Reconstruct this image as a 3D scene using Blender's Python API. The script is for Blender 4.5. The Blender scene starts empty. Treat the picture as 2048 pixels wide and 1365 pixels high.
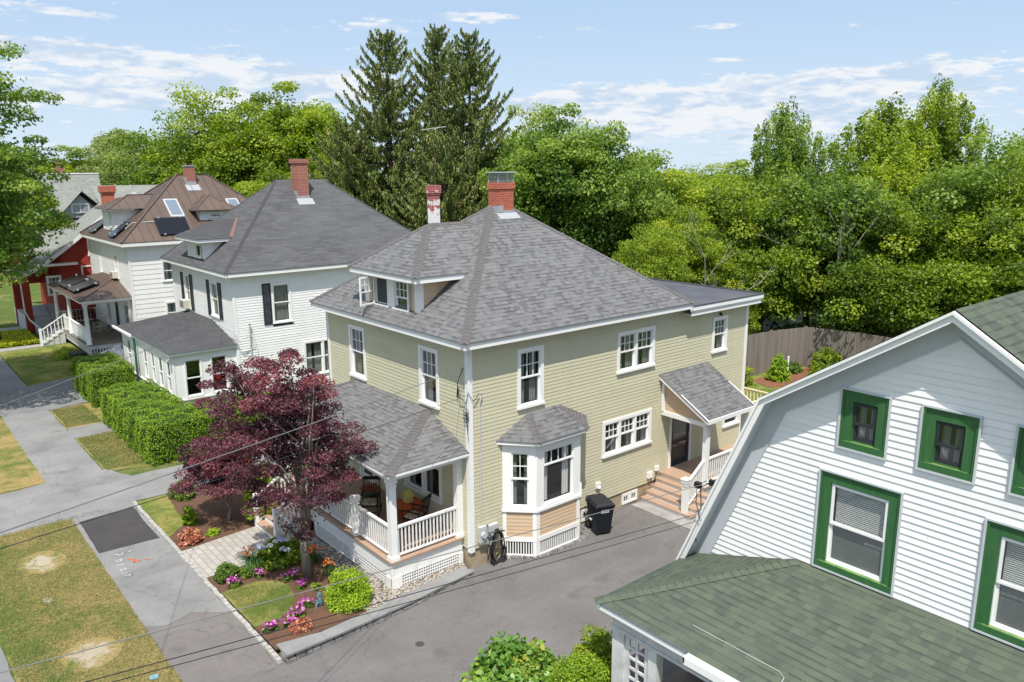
import bpy, math, random
import numpy as np
from mathutils import Vector, Matrix
random.seed(7)
RNG = np.random.default_rng(11)
sc = bpy.context.scene
COL = sc.collection
R = math.radians
# ------------------------------------------------------------------ camera
cam_d = bpy.data.cameras.new('camera'); cam = bpy.data.objects.new('camera', cam_d); COL.objects.link(cam)
YAW, PIT, ROL = R(49.985), R(12.392), R(-0.27)
fw = Vector((math.cos(YAW)*math.cos(PIT), math.sin(YAW)*math.cos(PIT), -math.sin(PIT)))
rt = fw.cross(Vector((0, 0, 1))).normalized(); up = rt.cross(fw)
rt2 = rt*math.cos(ROL)+up*math.sin(ROL); up2 = -rt*math.sin(ROL)+up*math.cos(ROL)
mt = Matrix((rt2, up2, -fw)).transposed().to_4x4(); mt.translation = Vector((-12.39, -16.61, 11.24))
cam.matrix_world = mt
cam_d.sensor_width = 36; cam_d.lens = 27.78; cam_d.clip_end = 6000; cam_d.clip_start = 0.1
sc.camera = cam
# ------------------------------------------------------------------ sky and sun
SUNV = Vector((-0.35, -0.40, 1.02)).normalized()
w = bpy.data.worlds.new('World'); sc.world = w; w.use_nodes = True
nt = w.node_tree; N = nt.nodes; L = nt.links
for n in list(N): N.remove(n)
def nd(nt_, typ, **kw):
    n = nt_.nodes.new(typ)
    for k, v in kw.items():
        if k == 'inp':
            for a, b in v.items(): n.inputs[a].default_value = b
        else: setattr(n, k, v)
    return n
def mth(nt_, op, a, b=None, c=None, clamp=False):
    n = nt_.nodes.new('ShaderNodeMath'); n.operation = op; n.use_clamp = clamp
    for i, v in enumerate((a, b, c)):
        if v is None: continue
        if hasattr(v, 'links'): nt_.links.new(v, n.inputs[i])
        else: n.inputs[i].default_value = v
    return n.outputs[0]
out = nd(nt, 'ShaderNodeOutputWorld'); bg = nd(nt, 'ShaderNodeBackground')
sky = nd(nt, 'ShaderNodeTexSky'); sky.sky_type = 'NISHITA'; sky.sun_disc = False
sky.sun_elevation = math.asin(SUNV.z); sky.sun_rotation = math.atan2(SUNV.x, SUNV.y)
sky.air_density = 1.1; sky.dust_density = 0.4; sky.ozone_density = 2.2; sky.altitude = 0
tc = nd(nt, 'ShaderNodeTexCoord'); sp = nd(nt, 'ShaderNodeSeparateXYZ'); L.new(tc.outputs['Generated'], sp.inputs[0])
az = mth(nt, 'ARCTAN2', sp.outputs['Y'], sp.outputs['X'])          # radians, 0.87 = view centre
azd = mth(nt, 'MULTIPLY', mth(nt, 'SUBTRACT', az, YAW), -57.3)     # degrees to the right of the view
eld = mth(nt, 'MULTIPLY', mth(nt, 'ARCSINE', sp.outputs['Z']), 57.3)
def cloudnoise(kx, ky, scale, det, rough, off):
    cb = nd(nt, 'ShaderNodeCombineXYZ')
    L.new(mth(nt, 'MULTIPLY', azd, kx), cb.inputs[0]); L.new(mth(nt, 'MULTIPLY', eld, ky), cb.inputs[1]); cb.inputs[2].default_value = off
    n = nd(nt, 'ShaderNodeTexNoise', inp={'Scale': scale, 'Detail': det, 'Roughness': rough, 'Distortion': 0.3}); L.new(cb.outputs[0], n.inputs['Vector'])
    return n.outputs[0]
def blob(a0, sa, e0, se, amp, tilt=0.0):
    da = mth(nt, 'DIVIDE', mth(nt, 'SUBTRACT', azd, a0), sa)
    ee = mth(nt, 'ADD', e0, mth(nt, 'MULTIPLY', mth(nt, 'SUBTRACT', azd, a0), tilt))
    de = mth(nt, 'DIVIDE', mth(nt, 'SUBTRACT', eld, ee), se)
    q = mth(nt, 'ADD', mth(nt, 'POWER', mth(nt, 'ABSOLUTE', da), 2.0), mth(nt, 'POWER', mth(nt, 'ABSOLUTE', de), 2.0))
    return mth(nt, 'MULTIPLY', mth(nt, 'EXPONENT', mth(nt, 'MULTIPLY', q, -1.0)), amp)
env = None
for a in [(-21, 11, 6.4, 0.7, .85, -.08), (-24, 9, 4.6, 1.0, .66, -.03), (-12, 5, 5.5, .9, .46), (17, 12, 4.1, 1.5, .90, .04), (5, 5, 4.1, 1.2, .68), (25, 7, 5.6, .55, .36, .02), (-28, 2.2, 9.2, .3, .36, -.05), (-9.5, 2.2, 9.3, .5, .26), (-2, 3.2, 9.9, .5, .28, .06), (-18.3, 1.3, 8.7, .2, .30), (14.5, 2.6, 9.0, .25, .34), (5.5, 1.3, 9.0, .3, .25), (15, 2.2, 6.9, .22, .30), (22, 2.0, 8.6, .2, .18), (-10.5, 1.6, 7.8, .3, .3), (0, 60, 1.5, 1.4, .16), (-80, 40, 10, 5, .3), (90, 40, 12, 6, .3), (180, 50, 10, 6, .3)]:
    b = blob(*a); env = b if env is None else mth(nt, 'ADD', env, b)
n1 = cloudnoise(.55, 2.2, 1.1, 11, .66, 3.1)
n2 = cloudnoise(.16, .9, .9, 6, .6, 8.7)
nn = mth(nt, 'SUBTRACT', mth(nt, 'ADD', mth(nt, 'MULTIPLY', n1, .95), mth(nt, 'MULTIPLY', n2, .75)), .35)
m = mth(nt, 'ADD', nn, env)
mr = nd(nt, 'ShaderNodeMapRange', interpolation_type='SMOOTHSTEP', inp={'From Min': .68, 'From Max': .84, 'To Min': 0., 'To Max': .95}); L.new(m, mr.inputs[0])
shade = nd(nt, 'ShaderNodeMapRange', inp={'From Min': .42, 'From Max': .56, 'To Min': 0.25, 'To Max': 1.0}); L.new(cloudnoise(.35, 1.3, 1.0, 9, .6, 5.5), shade.inputs[0])
ccol = nd(nt, 'ShaderNodeMix', data_type='RGBA'); L.new(shade.outputs[0], ccol.inputs[0])
ccol.inputs[6].default_value = (2.1, 2.85, 3.8, 1); ccol.inputs[7].default_value = (3.95, 4.07, 4.22, 1)
hz = nd(nt, 'ShaderNodeMapRange', inp={'From Min': 0., 'From Max': 13., 'To Min': 0., 'To Max': 1.}); L.new(eld, hz.inputs[0])
low = nd(nt, 'ShaderNodeMix', data_type='RGBA'); L.new(hz.outputs[0], low.inputs[0]); low.inputs[6].default_value = (2.60, 3.25, 3.85, 1); low.inputs[7].default_value = (1.58, 2.42, 3.65, 1)
lf = nd(nt, 'ShaderNodeMapRange', interpolation_type='SMOOTHSTEP', inp={'From Min': 15., 'From Max': 50., 'To Min': .92, 'To Max': 0.25}); L.new(eld, lf.inputs[0])
mx = nd(nt, 'ShaderNodeMix', data_type='RGBA'); L.new(mr.outputs[0], mx.inputs[0])
hs = nd(nt, 'ShaderNodeHueSaturation', inp={'Hue': .497, 'Saturation': .35, 'Value': 1.3}); L.new(sky.outputs[0], hs.inputs['Color'])
lm = nd(nt, 'ShaderNodeMix', data_type='RGBA'); L.new(lf.outputs[0], lm.inputs[0]); L.new(hs.outputs[0], lm.inputs[6]); L.new(low.outputs[2], lm.inputs[7]); L.new(lm.outputs[2], mx.inputs[6]); L.new(ccol.outputs[2], mx.inputs[7])
L.new(mx.outputs[2], bg.inputs[0]); bg.inputs[1].default_value = 0.15; L.new(bg.outputs[0], out.inputs[0])
sd = bpy.data.lights.new('sun', 'SUN'); sd.energy = 3.85; sd.angle = R(0.5); sd.color = (1.0, .955, .88)
so = bpy.data.objects.new('sun', sd); COL.objects.link(so); so.rotation_euler = SUNV.to_track_quat('Z', 'Y').to_euler(); so.location = (0, 0, 60)
sc.view_settings.view_transform = 'Standard'; sc.view_settings.look = 'None'; sc.view_settings.gamma = 1; sc.view_settings.exposure = 0.60
sc.cycles.max_bounces = 8; sc.cycles.transparent_max_bounces = 16
# ------------------------------------------------------------------ helpers
ORI = {}
class MB:
    def __init__(s): s.v = []; s.f = []; s.m = []; s.uv = []
    def face(s, pts, m=0, uv=None):
        b = len(s.v); s.v += [tuple(p) for p in pts]; s.f.append(tuple(range(b, b+len(pts)))); s.m.append(m)
        s.uv.append(uv if uv else [(0, 0)]*len(pts))
    def hexa(s, c, m=0):            # 8 corners: 4 bottom (ccw), 4 top
        for q in ((3, 2, 1, 0), (4, 5, 6, 7), (0, 1, 5, 4), (1, 2, 6, 5), (2, 3, 7, 6), (3, 0, 4, 7)): s.face([c[i] for i in q], m)
    def box(s, x0, x1, y0, y1, z0, z1, m=0):
        s.hexa([(x0, y0, z0), (x1, y0, z0), (x1, y1, z0), (x0, y1, z0), (x0, y0, z1), (x1, y0, z1), (x1, y1, z1), (x0, y1, z1)], m)
    def lbox(s, fr, u0, u1, z0, z1, n0, n1, m=0):   # box in a wall frame
        s.hexa([fr(u0, z0, n0), fr(u1, z0, n0), fr(u1, z0, n1), fr(u0, z0, n1), fr(u0, z1, n0), fr(u1, z1, n0), fr(u1, z1, n1), fr(u0, z1, n1)], m)
    def beam(s, p, q, w_, h_, m=0, upv=(0, 0, 1)):
        p = Vector(p); q = Vector(q); d = (q-p).normalized(); a = d.cross(Vector(upv)); 
        if a.length < 1e-4: a = d.cross(Vector((1, 0, 0)))
        a.normalize(); b = a.cross(d); a *= w_/2; b *= h_/2
        s.hexa([p-a-b, p+a-b, q+a-b, q-a-b, p-a+b, p+a+b, q+a+b, q-a+b], m)
    def extr(s, poly, vec, m=0):
        vec = Vector(vec); P = [Vector(p) for p in poly]; Q = [p+vec for p in P]; n = len(P)
        s.face(P[::-1], m); s.face(Q, m)
        for i in range(n): s.face([P[i], P[(i+1) % n], Q[(i+1) % n], Q[i]], m)
    def tube(s, pts, rad, n=8, m=0, cap=True):
        pts = [Vector(p) for p in pts]; K = len(pts); rad = rad if hasattr(rad, '__len__') else [rad]*K
        rings = []; ref = Vector((0.31, 0.17, 0.93))
        for i, p in enumerate(pts):
            d = (pts[min(i+1, K-1)]-pts[max(i-1, 0)]); d = d.normalized() if d.length > 1e-9 else Vector((0, 0, 1))
            a = d.cross(ref)
            if a.length < .1: a = d.cross(Vector((1, 0, 0)))
            a.normalize(); b = d.cross(a)
            base = len(s.v)
            for k in range(n):
                t = 2*math.pi*k/n; s.v.append(tuple(p+(a*math.cos(t)+b*math.sin(t))*rad[i]))
            rings.append(base)
        for i in range(K-1):
            for k in range(n):
                a, b = rings[i]+k, rings[i]+(k+1) % n; c, d = rings[i+1]+(k+1) % n, rings[i+1]+k
                s.f.append((a, b, c, d)); s.m.append(m); s.uv.append([(0, 0)]*4)
        if cap:
            s.f.append(tuple(rings[0]+k for k in range(n))[::-1]); s.m.append(m); s.uv.append([(0, 0)]*n)
            s.f.append(tuple(rings[-1]+k for k in range(n))); s.m.append(m); s.uv.append([(0, 0)]*n)
    def lathe(s, c, prof, n=16, m=0):
        c = Vector(c); s.tube([c+Vector((0, 0, z)) for r_, z in prof], [max(r_, .0005) for r_, z in prof], n, m)
    def build(s, name, mats, parent=None, smooth=False):
        if not isinstance(mats, (list, tuple)): mats = [mats]
        o = Vector((0, 0, 0)) if parent is None else ORI[parent.name]
        me = bpy.data.meshes.new(name)
        me.from_pydata([(x-o.x, y-o.y, z-o.z) for x, y, z in s.v], [], s.f)
        for m_ in mats: me.materials.append(m_)
        if len(mats) > 1: me.polygons.foreach_set('material_index', s.m)
        ul = me.uv_layers.new(name='UVMap')
        ul.data.foreach_set('uv', [c for u in s.uv for p in u for c in p])
        if smooth: me.polygons.foreach_set('use_smooth', [True]*len(s.f))
        me.update()
        ob = bpy.data.objects.new(name, me); COL.objects.link(ob)
        ORI[ob.name] = o
        if parent is not None: ob.parent = parent
        return ob
def tag(o, label=None, cat=None, group=None, kind=None):
    if label: o['label'] = label
    if cat: o['category'] = cat
    if group: o['group'] = group
    if kind: o['kind'] = kind
    return o
def thing(name, label, cat, loc=(0, 0, 0), group=None):
    o = bpy.data.objects.new(name, None); COL.objects.link(o); o.location = loc; o.empty_display_size = .2
    ORI[o.name] = Vector(loc); return tag(o, label, cat, group)
def copy_tree(o, parent=None):
    c = o.copy(); COL.objects.link(c)
    if parent: c.parent = parent
    for ch in [x for x in bpy.data.objects if x.parent == o]: copy_tree(ch, c)
    return c
def frame(O, U, Nn):
    O = Vector(O); U = Vector(U).normalized(); Nn = Vector(Nn).normalized()
    def fr(u, z, n=0.0): return O+U*u+Vector((0, 0, z))+Nn*n
    return fr
# ------------------------------------------------------------------ materials
def newmat(name):
    m_ = bpy.data.materials.new(name); m_.use_nodes = True; t = m_.node_tree
    b = t.nodes['Principled BSDF']; return m_, t, b
def rgb(c): return (c[0], c[1], c[2], 1)
def mixc(t, f_, a, b_):
    n = t.nodes.new('ShaderNodeMix'); n.data_type = 'RGBA'
    for i, v in ((0, f_), (6, a), (7, b_)):
        if hasattr(v, 'links'): t.links.new(v, n.inputs[i])
        else: n.inputs[i].default_value = v if i == 0 else rgb(v)
    return n.outputs[2]
def noise(t, scale, det=4, rough=.55, vec=None, dist=0.):
    n = nd(t, 'ShaderNodeTexNoise', inp={'Scale': scale, 'Detail': det, 'Roughness': rough, 'Distortion': dist})
    if vec is not None: t.links.new(vec, n.inputs['Vector'])
    return n.outputs[0]
def objco(t, sx=1, sy=1, sz=1):
    c = nd(t, 'ShaderNodeTexCoord'); mp = nd(t, 'ShaderNodeMapping'); mp.inputs['Scale'].default_value = (sx, sy, sz)
    g = nd(t, 'ShaderNodeNewGeometry'); t.links.new(g.outputs['Position'], mp.inputs['Vector']); return mp.outputs[0]
def ramp(t, v, a, b):
    n = nd(t, 'ShaderNodeMapRange', inp={'From Min': a, 'From Max': b}); t.links.new(v, n.inputs[0]); return n.outputs[0]
def bump(t, b, h, strength=.3, dist=.02):
    n = nd(t, 'ShaderNodeBump', inp={'Strength': strength, 'Distance': dist}); t.links.new(h, n.inputs['Height']); t.links.new(n.outputs[0], b.inputs['Normal'])
def paint(name, c, rough=.55, var=.08, scale=1.5, dirt=None, spec=.3, stretch=(1, 1, 1), board=0.):
    m_, t, b = newmat(name); v = objco(t, *stretch)
    dk = tuple(x*(1-var) for x in c) if dirt is None else dirt
    col = mixc(t, ramp(t, noise(t, scale, 6, .6, v), .4, .68), c, dk)
    fine = mixc(t, mth(t, 'MULTIPLY', ramp(t, noise(t, 30, 3, .6, v), .3, .7), .5), col, tuple(x*(1-var*.8) for x in c))
    if board:
        gg = nd(t, 'ShaderNodeNewGeometry'); fine = mixc(t, mth(t, 'MULTIPLY', gg.outputs['Random Per Island'], board), fine, tuple(x*.72 for x in c))
        st_ = noise(t, 1., 5, .7, objco(t, 2.2, 2.2, .25)); fine = mixc(t, mth(t, 'MULTIPLY', ramp(t, st_, .52, .75), .22), fine, tuple(x*.62 for x in c))
    t.links.new(fine, b.inputs['Base Color']); b.inputs['Roughness'].default_value = rough; b.inputs['Specular IOR Level'].default_value = spec
    return m_
M = {}
M['olive'] = paint('olive_siding', (.565, .53, .37), .6, .07, .8, stretch=(1, 1, 6), board=.22)
M['tan'] = paint('tan_siding', (.60, .44, .29), .6, .06, .9, stretch=(1, 1, 5), board=.22)
M['white'] = paint('white_paint', (.80, .79, .76), .5, .06, .9)
M['whites'] = paint('white_siding', (.82, .81, .785), .5, .08, .7, stretch=(1, 1, 7), board=.14)
M['worn'] = paint('worn_white_paint', (.62, .62, .60), .6, .25, 3.0, dirt=(.42, .41, .39))
M['greytrim'] = paint('grey_trim', (.52, .54, .56), .45, .1, 1.2)
M['green'] = paint('green_trim', (.035, .125, .042), .5, .35, 4.0, dirt=(.055, .155, .05), stretch=(3, 3, .6))
M['moss'] = paint('mossy_green', (.20, .30, .08), .8, .4, 6.0, dirt=(.06, .19, .06))
M['black'] = paint('dark_shutter', (.03, .032, .04), .5, .2, 3)
M['darkgreen'] = paint('green_post', (.02, .09, .06), .4, .2, 3)
M['steel'] = paint('weathered_steel', (.45, .46, .47), .4, .2, 5)
M['flash'] = paint('lead_flashing', (.36, .37, .39), .45, .25, 9, dirt=(.33, .34, .36))
M['decking'] = paint('composite_deck', (.40, .27, .19), .6, .12, 2.5, stretch=(1, 8, 1))
M['oldwood'] = paint('grey_deck_boards', (.21, .18, .15), .7, .3, 3, stretch=(1, 10, 1))
M['bark'] = paint('bark', (.13, .10, .075), .9, .45, 7, dirt=(.05, .04, .03), stretch=(2, 2, .5))
M['greybark'] = paint('smooth_grey_bark', (.26, .23, .19), .9, .3, 6, dirt=(.13, .11, .09), stretch=(2, 2, .5))
M['deadwood'] = paint('dead_wood', (.40, .35, .29), .9, .3, 6)
M['curtain'] = paint('curtain_cloth', (.30, .31, .29), .9, .3, 2, stretch=(9, 9, .3))
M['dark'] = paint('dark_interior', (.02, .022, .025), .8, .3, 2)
M['wicker'] = paint('black_chair_paint', (.012, .011, .010), .5, .2, 4)
M['orange'] = paint('orange_table', (.62, .11, .03), .5, .2, 4)
M['yellow'] = paint('yellow_wood', (.65, .55, .16), .6, .15, 8)
M['rubber'] = paint('black_rubber', (.016, .016, .017), .45, .3, 10)
M['bin'] = paint('bin_plastic', (.010, .013, .02), .35, .2, 6)
M['lid'] = paint('bin_lid_plastic', (.022, .023, .026), .5, .3, 8)
M['label'] = paint('label_white', (.75, .75, .75), .5, .05)
M['meter'] = paint('meter_grey', (.50, .51, .51), .45, .15, 6)
M['verdigris'] = paint('verdigris_bronze', (.12, .24, .26), .6, .4, 25, dirt=(.05, .10, .11))
M['wire'] = paint('wire_dark', (.02, .02, .022), .5, .2, 3)
M['wirel'] = paint('wire_light', (.42, .42, .40), .4, .2, 3)
M['wireg'] = paint('wire_grey', (.20, .20, .19), .4, .3, 3)
M['tarp'] = paint('tarp', (.62, .62, .64), .4, .15, 2)
M['benchm'] = paint('bench_green', (.015, .03, .03), .4, .2, 4)
M['beige'] = paint('beige_metal', (.60, .57, .48), .5, .15, 6)
M['acg'] = paint('ac_grille', (.10, .095, .09), .6, .4, 30)
M['cushion_red'] = paint('red_cushion', (.5, .02, .03), .8, .2, 6)
M['cushion_pink'] = paint('pink_cushion', (.42, .13, .17), .9, .6, 14, dirt=(.2, .08, .1))
M['blue'] = paint('blue_cap', (.22, .38, .46), .5, .2, 6)
M['concrete'] = paint('concrete', (.34, .33, .31), .85, .25, 2.5, dirt=(.22, .21, .20))
M['stone'] = paint('wall_stone', (.24, .23, .22), .85, .5, 5, dirt=(.10, .095, .09))
M['bluestone'] = paint('bluestone_cap', (.25, .25, .245), .8, .2, 1.6, dirt=(.19, .185, .18))
M['cobble'] = paint('cobble', (.45, .43, .39), .85, .35, 9, dirt=(.25, .24, .22))
M['foundation'] = paint('foundation_stone', (.42, .34, .23), .9, .4, 2.5, dirt=(.27, .21, .14))
M['redside'] = None
def floral():
    m_, t, b = newmat('floral_cloth'); v = objco(t)
    vo = nd(t, 'ShaderNodeTexVoronoi', inp={'Scale': 14}); t.links.new(v, vo.inputs['Vector'])
    c = mixc(t, ramp(t, vo.outputs['Distance'], .25, .45), (.55, .08, .04), (.62, .56, .40))
    c = mixc(t, ramp(t, noise(t, 22, 2, .5, v), .52, .6), c, (.08, .14, .10))
    t.links.new(c, b.inputs['Base Color']); b.inputs['Roughness'].default_value = .9; return m_
M['floral'] = floral()
def glass():
    m_, t, b = newmat('window_glass'); t.nodes.remove(b); o = t.nodes['Material Output']
    tr = nd(t, 'ShaderNodeBsdfTransparent'); tr.inputs[0].default_value = (.80, .83, .82, 1)
    gl = nd(t, 'ShaderNodeBsdfGlossy'); gl.inputs['Roughness'].default_value = .03; gl.inputs[0].default_value = (.9, .95, 1, 1)
    g_ = nd(t, 'ShaderNodeNewGeometry'); dt = nd(t, 'ShaderNodeVectorMath', operation='DOT_PRODUCT'); t.links.new(g_.outputs['Normal'], dt.inputs[0]); t.links.new(g_.outputs['Incoming'], dt.inputs[1])
    fz = mth(t, 'ADD', .12, mth(t, 'MULTIPLY', .85, mth(t, 'POWER', mth(t, 'SUBTRACT', 1., mth(t, 'ABSOLUTE', dt.outputs['Value'])), 4.5)))
    mxs = nd(t, 'ShaderNodeMixShader'); t.links.new(fz, mxs.inputs[0])
    t.links.new(tr.outputs[0], mxs.inputs[1]); t.links.new(gl.outputs[0], mxs.inputs[2]); t.links.new(mxs.outputs[0], o.inputs[0]); return m_
M['glass'] = glass()
def pv():
    m_, t, b = newmat('solar_cells'); b.inputs['Base Color'].default_value = (.004, .005, .009, 1); b.inputs['Roughness'].default_value = .18; return m_
M['pv'] = pv()
def screen():
    m_, t, b = newmat('insect_screen'); b.inputs['Base Color'].default_value = (.05, .055, .06, 1); b.inputs['Roughness'].default_value = .8; return m_
M['screen'] = screen()
def mesh_alpha(name, c, dens):
    m_, t, b = newmat(name); b.inputs['Base Color'].default_value = rgb(c); b.inputs['Roughness'].default_value = .4; b.inputs['Metallic'].default_value = .6
    g = objco(t); s_ = nd(t, 'ShaderNodeSeparateXYZ'); t.links.new(g, s_.inputs[0])
    a = mth(t, 'LESS_THAN', mth(t, 'FRACT', mth(t, 'MULTIPLY', mth(t, 'ADD', s_.outputs[0], s_.outputs[1]), 22.)), dens)
    c2 = mth(t, 'LESS_THAN', mth(t, 'FRACT', mth(t, 'MULTIPLY', s_.outputs[2], 22.)), dens)
    t.links.new(mth(t, 'MAXIMUM', a, c2), b.inputs['Alpha']); return m_
M['screenlit'] = paint('window_shade', (.25, .25, .25), .8, .2, 2)
M['wiremesh'] = mesh_alpha('cap_wire_mesh', (.35, .36, .36), .3)
def shingles(name, c_light, c_mid, c_dark, row=.145, tab=.30, contrast=1.0, line=.55, streak=0., bmp=.4):
    m_, t, b = newmat(name); uv = nd(t, 'ShaderNodeUVMap'); uv.uv_map = 'UVMap'
    def brick(wd, off, freq, seed, hi=None):
        mp = nd(t, 'ShaderNodeMapping'); mp.inputs['Location'].default_value = (seed, 0, 0); t.links.new(uv.outputs[0], mp.inputs['Vector'])
        bt = nd(t, 'ShaderNodeTexBrick', inp={'Scale': 1., 'Mortar Size': .0, 'Brick Width': wd, 'Row Height': row, 'Bias': 0.}); bt.offset = off; bt.offset_frequency = freq
        bt.squash = .72; bt.squash_frequency = 3
        bt.inputs['Color1'].default_value = (0, 0, 0, 1); bt.inputs['Color2'].default_value = (1, 1, 1, 1); t.links.new(mp.outputs[0], bt.inputs['Vector']); return bt.outputs['Color']
    a = brick(tab, .37, 2, 3.3); a2 = brick(tab*.57, .23, 3, 17.7); a3 = brick(tab*.95, .61, 2, 41.2)
    s_ = nd(t, 'ShaderNodeSeparateXYZ'); t.links.new(uv.outputs[0], s_.inputs[0])
    fr = mth(t, 'FRACT', mth(t, 'DIVIDE', s_.outputs[1], row))
    v1 = mth(t, 'ADD', mth(t, 'MULTIPLY', a, .5), mth(t, 'MULTIPLY', a2, .5))
    c = mixc(t, ramp(t, v1, .25, .9), c_mid, c_light)
    c = mixc(t, mth(t, 'MULTIPLY', mth(t, 'LESS_THAN', a2, .20), .5*contrast), c, c_dark)
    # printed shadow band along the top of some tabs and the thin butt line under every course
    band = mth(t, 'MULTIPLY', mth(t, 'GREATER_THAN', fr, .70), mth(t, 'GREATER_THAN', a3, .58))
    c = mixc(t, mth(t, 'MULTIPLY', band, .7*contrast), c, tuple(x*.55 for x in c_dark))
    ln = mth(t, 'GREATER_THAN', fr, .90)
    c = mixc(t, mth(t, 'MULTIPLY', ln, line), c, tuple(x*.45 for x in c_dark))
    co = objco(t)
    gr = noise(t, 55, 3, .7, co); c = mixc(t, mth(t, 'MULTIPLY', ramp(t, gr, .35, .75), .35), c, tuple(x*.55 for x in c_dark))
    big = noise(t, .45, 4, .6, co); c = mixc(t, mth(t, 'MULTIPLY', ramp(t, big, .45, .75), .3+streak), c, c_light)
    t.links.new(c, b.inputs['Base Color']); b.inputs['Roughness'].default_value = .9; b.inputs['Specular IOR Level'].default_value = .2
    h = mth(t, 'ADD', mth(t, 'SUBTRACT', 1., fr), mth(t, 'MULTIPLY', v1, .4)); bump(t, b, h, bmp, .012)
    return m_
M['roof1'] = shingles('architectural_shingles', (.182, .181, .180), (.138, .137, .138), (.082, .081, .083), .145, .27, .9, .45)
M['cap1'] = paint('ridge_cap_shingle', (.135, .125, .125), .9, .4, 5, dirt=(.10, .095, .095))
M['roof2'] = shingles('worn_grey_shingles', (.115, .115, .12), (.085, .085, .09), (.06, .06, .063), .13, .9, .35, .3, .25, .2)
M['roof2d'] = shingles('dark_grey_shingles', (.085, .085, .09), (.066, .066, .07), (.05, .05, .053), .13, .9, .3, .3, .2, .2)
M['roofg'] = shingles('green_shingles', (.105, .128, .088), (.082, .098, .074), (.056, .060, .058), .16, .36, .55, .42)
M['capg'] = paint('green_ridge_cap', (.095, .118, .08), .9, .3, 5, dirt=(.07, .09, .065))
M['roofr'] = shingles('pale_grey_shingles', (.27, .28, .25), (.22, .23, .21), (.15, .16, .15), .15, .5, .4, .35)
M['membrane'] = paint('membrane_roof', (.075, .078, .09), .7, .3, .8, dirt=(.115, .115, .125))
def metalroof():
    m_, t, b = newmat('brown_metal_roof'); v = objco(t)
    c = mixc(t, ramp(t, noise(t, .7, 3, .5, v), .3, .7), (.15, .105, .08), (.115, .082, .065)); t.links.new(c, b.inputs['Base Color'])
    b.inputs['Roughness'].default_value = .42; b.inputs['Metallic'].default_value = .25; return m_
M['metalroof'] = metalroof()
M['seam'] = paint('roof_seam', (.10, .07, .055), .4, .1, 3)
def brickm(name, c1, c2, mort, sc_=1., wear=None):
    m_, t, b = newmat(name); g = nd(t, 'ShaderNodeNewGeometry'); s_ = nd(t, 'ShaderNodeSeparateXYZ'); t.links.new(g.outputs['Position'], s_.inputs[0])
    cb = nd(t, 'ShaderNodeCombineXYZ'); t.links.new(mth(t, 'ADD', s_.outputs[0], s_.outputs[1]), cb.inputs[0]); t.links.new(s_.outputs[2], cb.inputs[1])
    bt = nd(t, 'ShaderNodeTexBrick', inp={'Scale': sc_, 'Mortar Size': .006, 'Brick Width': .21, 'Row Height': .075, 'Color1': rgb(c1), 'Color2': rgb(c2), 'Mortar': rgb(mort)})
    t.links.new(cb.outputs[0], bt.inputs['Vector']); c = bt.outputs['Color']
    if wear: c = mixc(t, ramp(t, mth(t, 'ADD', noise(t, 5, 4, .6, g.outputs['Position']), mth(t, 'MULTIPLY', mth(t, 'SUBTRACT', wear[1], s_.outputs[2]), wear[2])), .50, .58), c, wear[0])
    t.links.new(c, b.inputs['Base Color']); b.inputs['Roughness'].default_value = .85; bump(t, b, bt.outputs['Fac'], -.4, .01); return m_
M['brick'] = brickm('red_brick', (.46, .095, .045), (.34, .065, .035), (.36, .24, .18))
M['brick2'] = brickm('old_brick', (.34, .10, .06), (.24, .065, .045), (.40, .33, .27))
M['brickw'] = brickm('peeling_brick', (.36, .06, .05), (.30, .05, .045), (.45, .35, .32), wear=((.72, .70, .68), 10.1, .28))
M['redshingle'] = shingles('red_wall_shingles', (.40, .065, .042), (.33, .052, .035), (.22, .036, .026), .15, .16, .5, .6)
def asphalt(name, c, d, agg=.25, crack=.0, sc_=.7):
    m_, t, b = newmat(name); v = objco(t)
    col = mixc(t, ramp(t, noise(t, sc_, 6, .62, v, .4), .35, .68), c, d)
    col = mixc(t, mth(t, 'MULTIPLY', ramp(t, noise(t, 70, 2, .8, v), .4, .75), agg), col, tuple(min(1, x*1.9) for x in c))
    col = mixc(t, mth(t, 'MULTIPLY', ramp(t, noise(t, 6, 4, .7, v), .55, .8), .25), col, tuple(x*.6 for x in d))
    st_ = noise(t, 1., 6, .65, objco(t, .22, 1.5, 1.)); col = mixc(t, mth(t, 'MULTIPLY', ramp(t, st_, .48, .72), .45), col, tuple(x*1.28 for x in c))
    bl = noise(t, .9, 3, .5, v); col = mixc(t, mth(t, 'MULTIPLY', ramp(t, bl, .60, .70), .35), col, tuple(x*.55 for x in d))
    col = mixc(t, mth(t, 'MULTIPLY', ramp(t, noise(t, 24, 3, .8, v), .42, .66), .22), col, tuple(x*.6 for x in d))
    if crack:
        vo = nd(t, 'ShaderNodeTexVoronoi', feature='DISTANCE_TO_EDGE', inp={'Scale': .35}); 
        nz = nd(t, 'ShaderNodeTexNoise', inp={'Scale': 1.2, 'Detail': 5}); t.links.new(v, nz.inputs['Vector'])
        va = nd(t, 'ShaderNodeVectorMath', operation='MULTIPLY_ADD'); va.inputs[1].default_value = (1.6, 1.6, 1.6); t.links.new(nz.outputs['Color'], va.inputs[0]); t.links.new(v, va.inputs[2])
        t.links.new(va.outputs[0], vo.inputs['Vector'])
        col = mixc(t, mth(t, 'MULTIPLY', mth(t, 'LESS_THAN', vo.outputs['Distance'], .006), crack), col, tuple(x*.3 for x in d))
    t.links.new(col, b.inputs['Base Color']); b.inputs['Roughness'].default_value = .9; b.inputs['Specular IOR Level'].default_value = .25
    bump(t, b, noise(t, 90, 2, .7, v), .35, .01); return m_
M['drive'] = asphalt('driveway_asphalt', (.150, .140, .135), (.108, .101, .098), .3, .16, .55)
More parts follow.
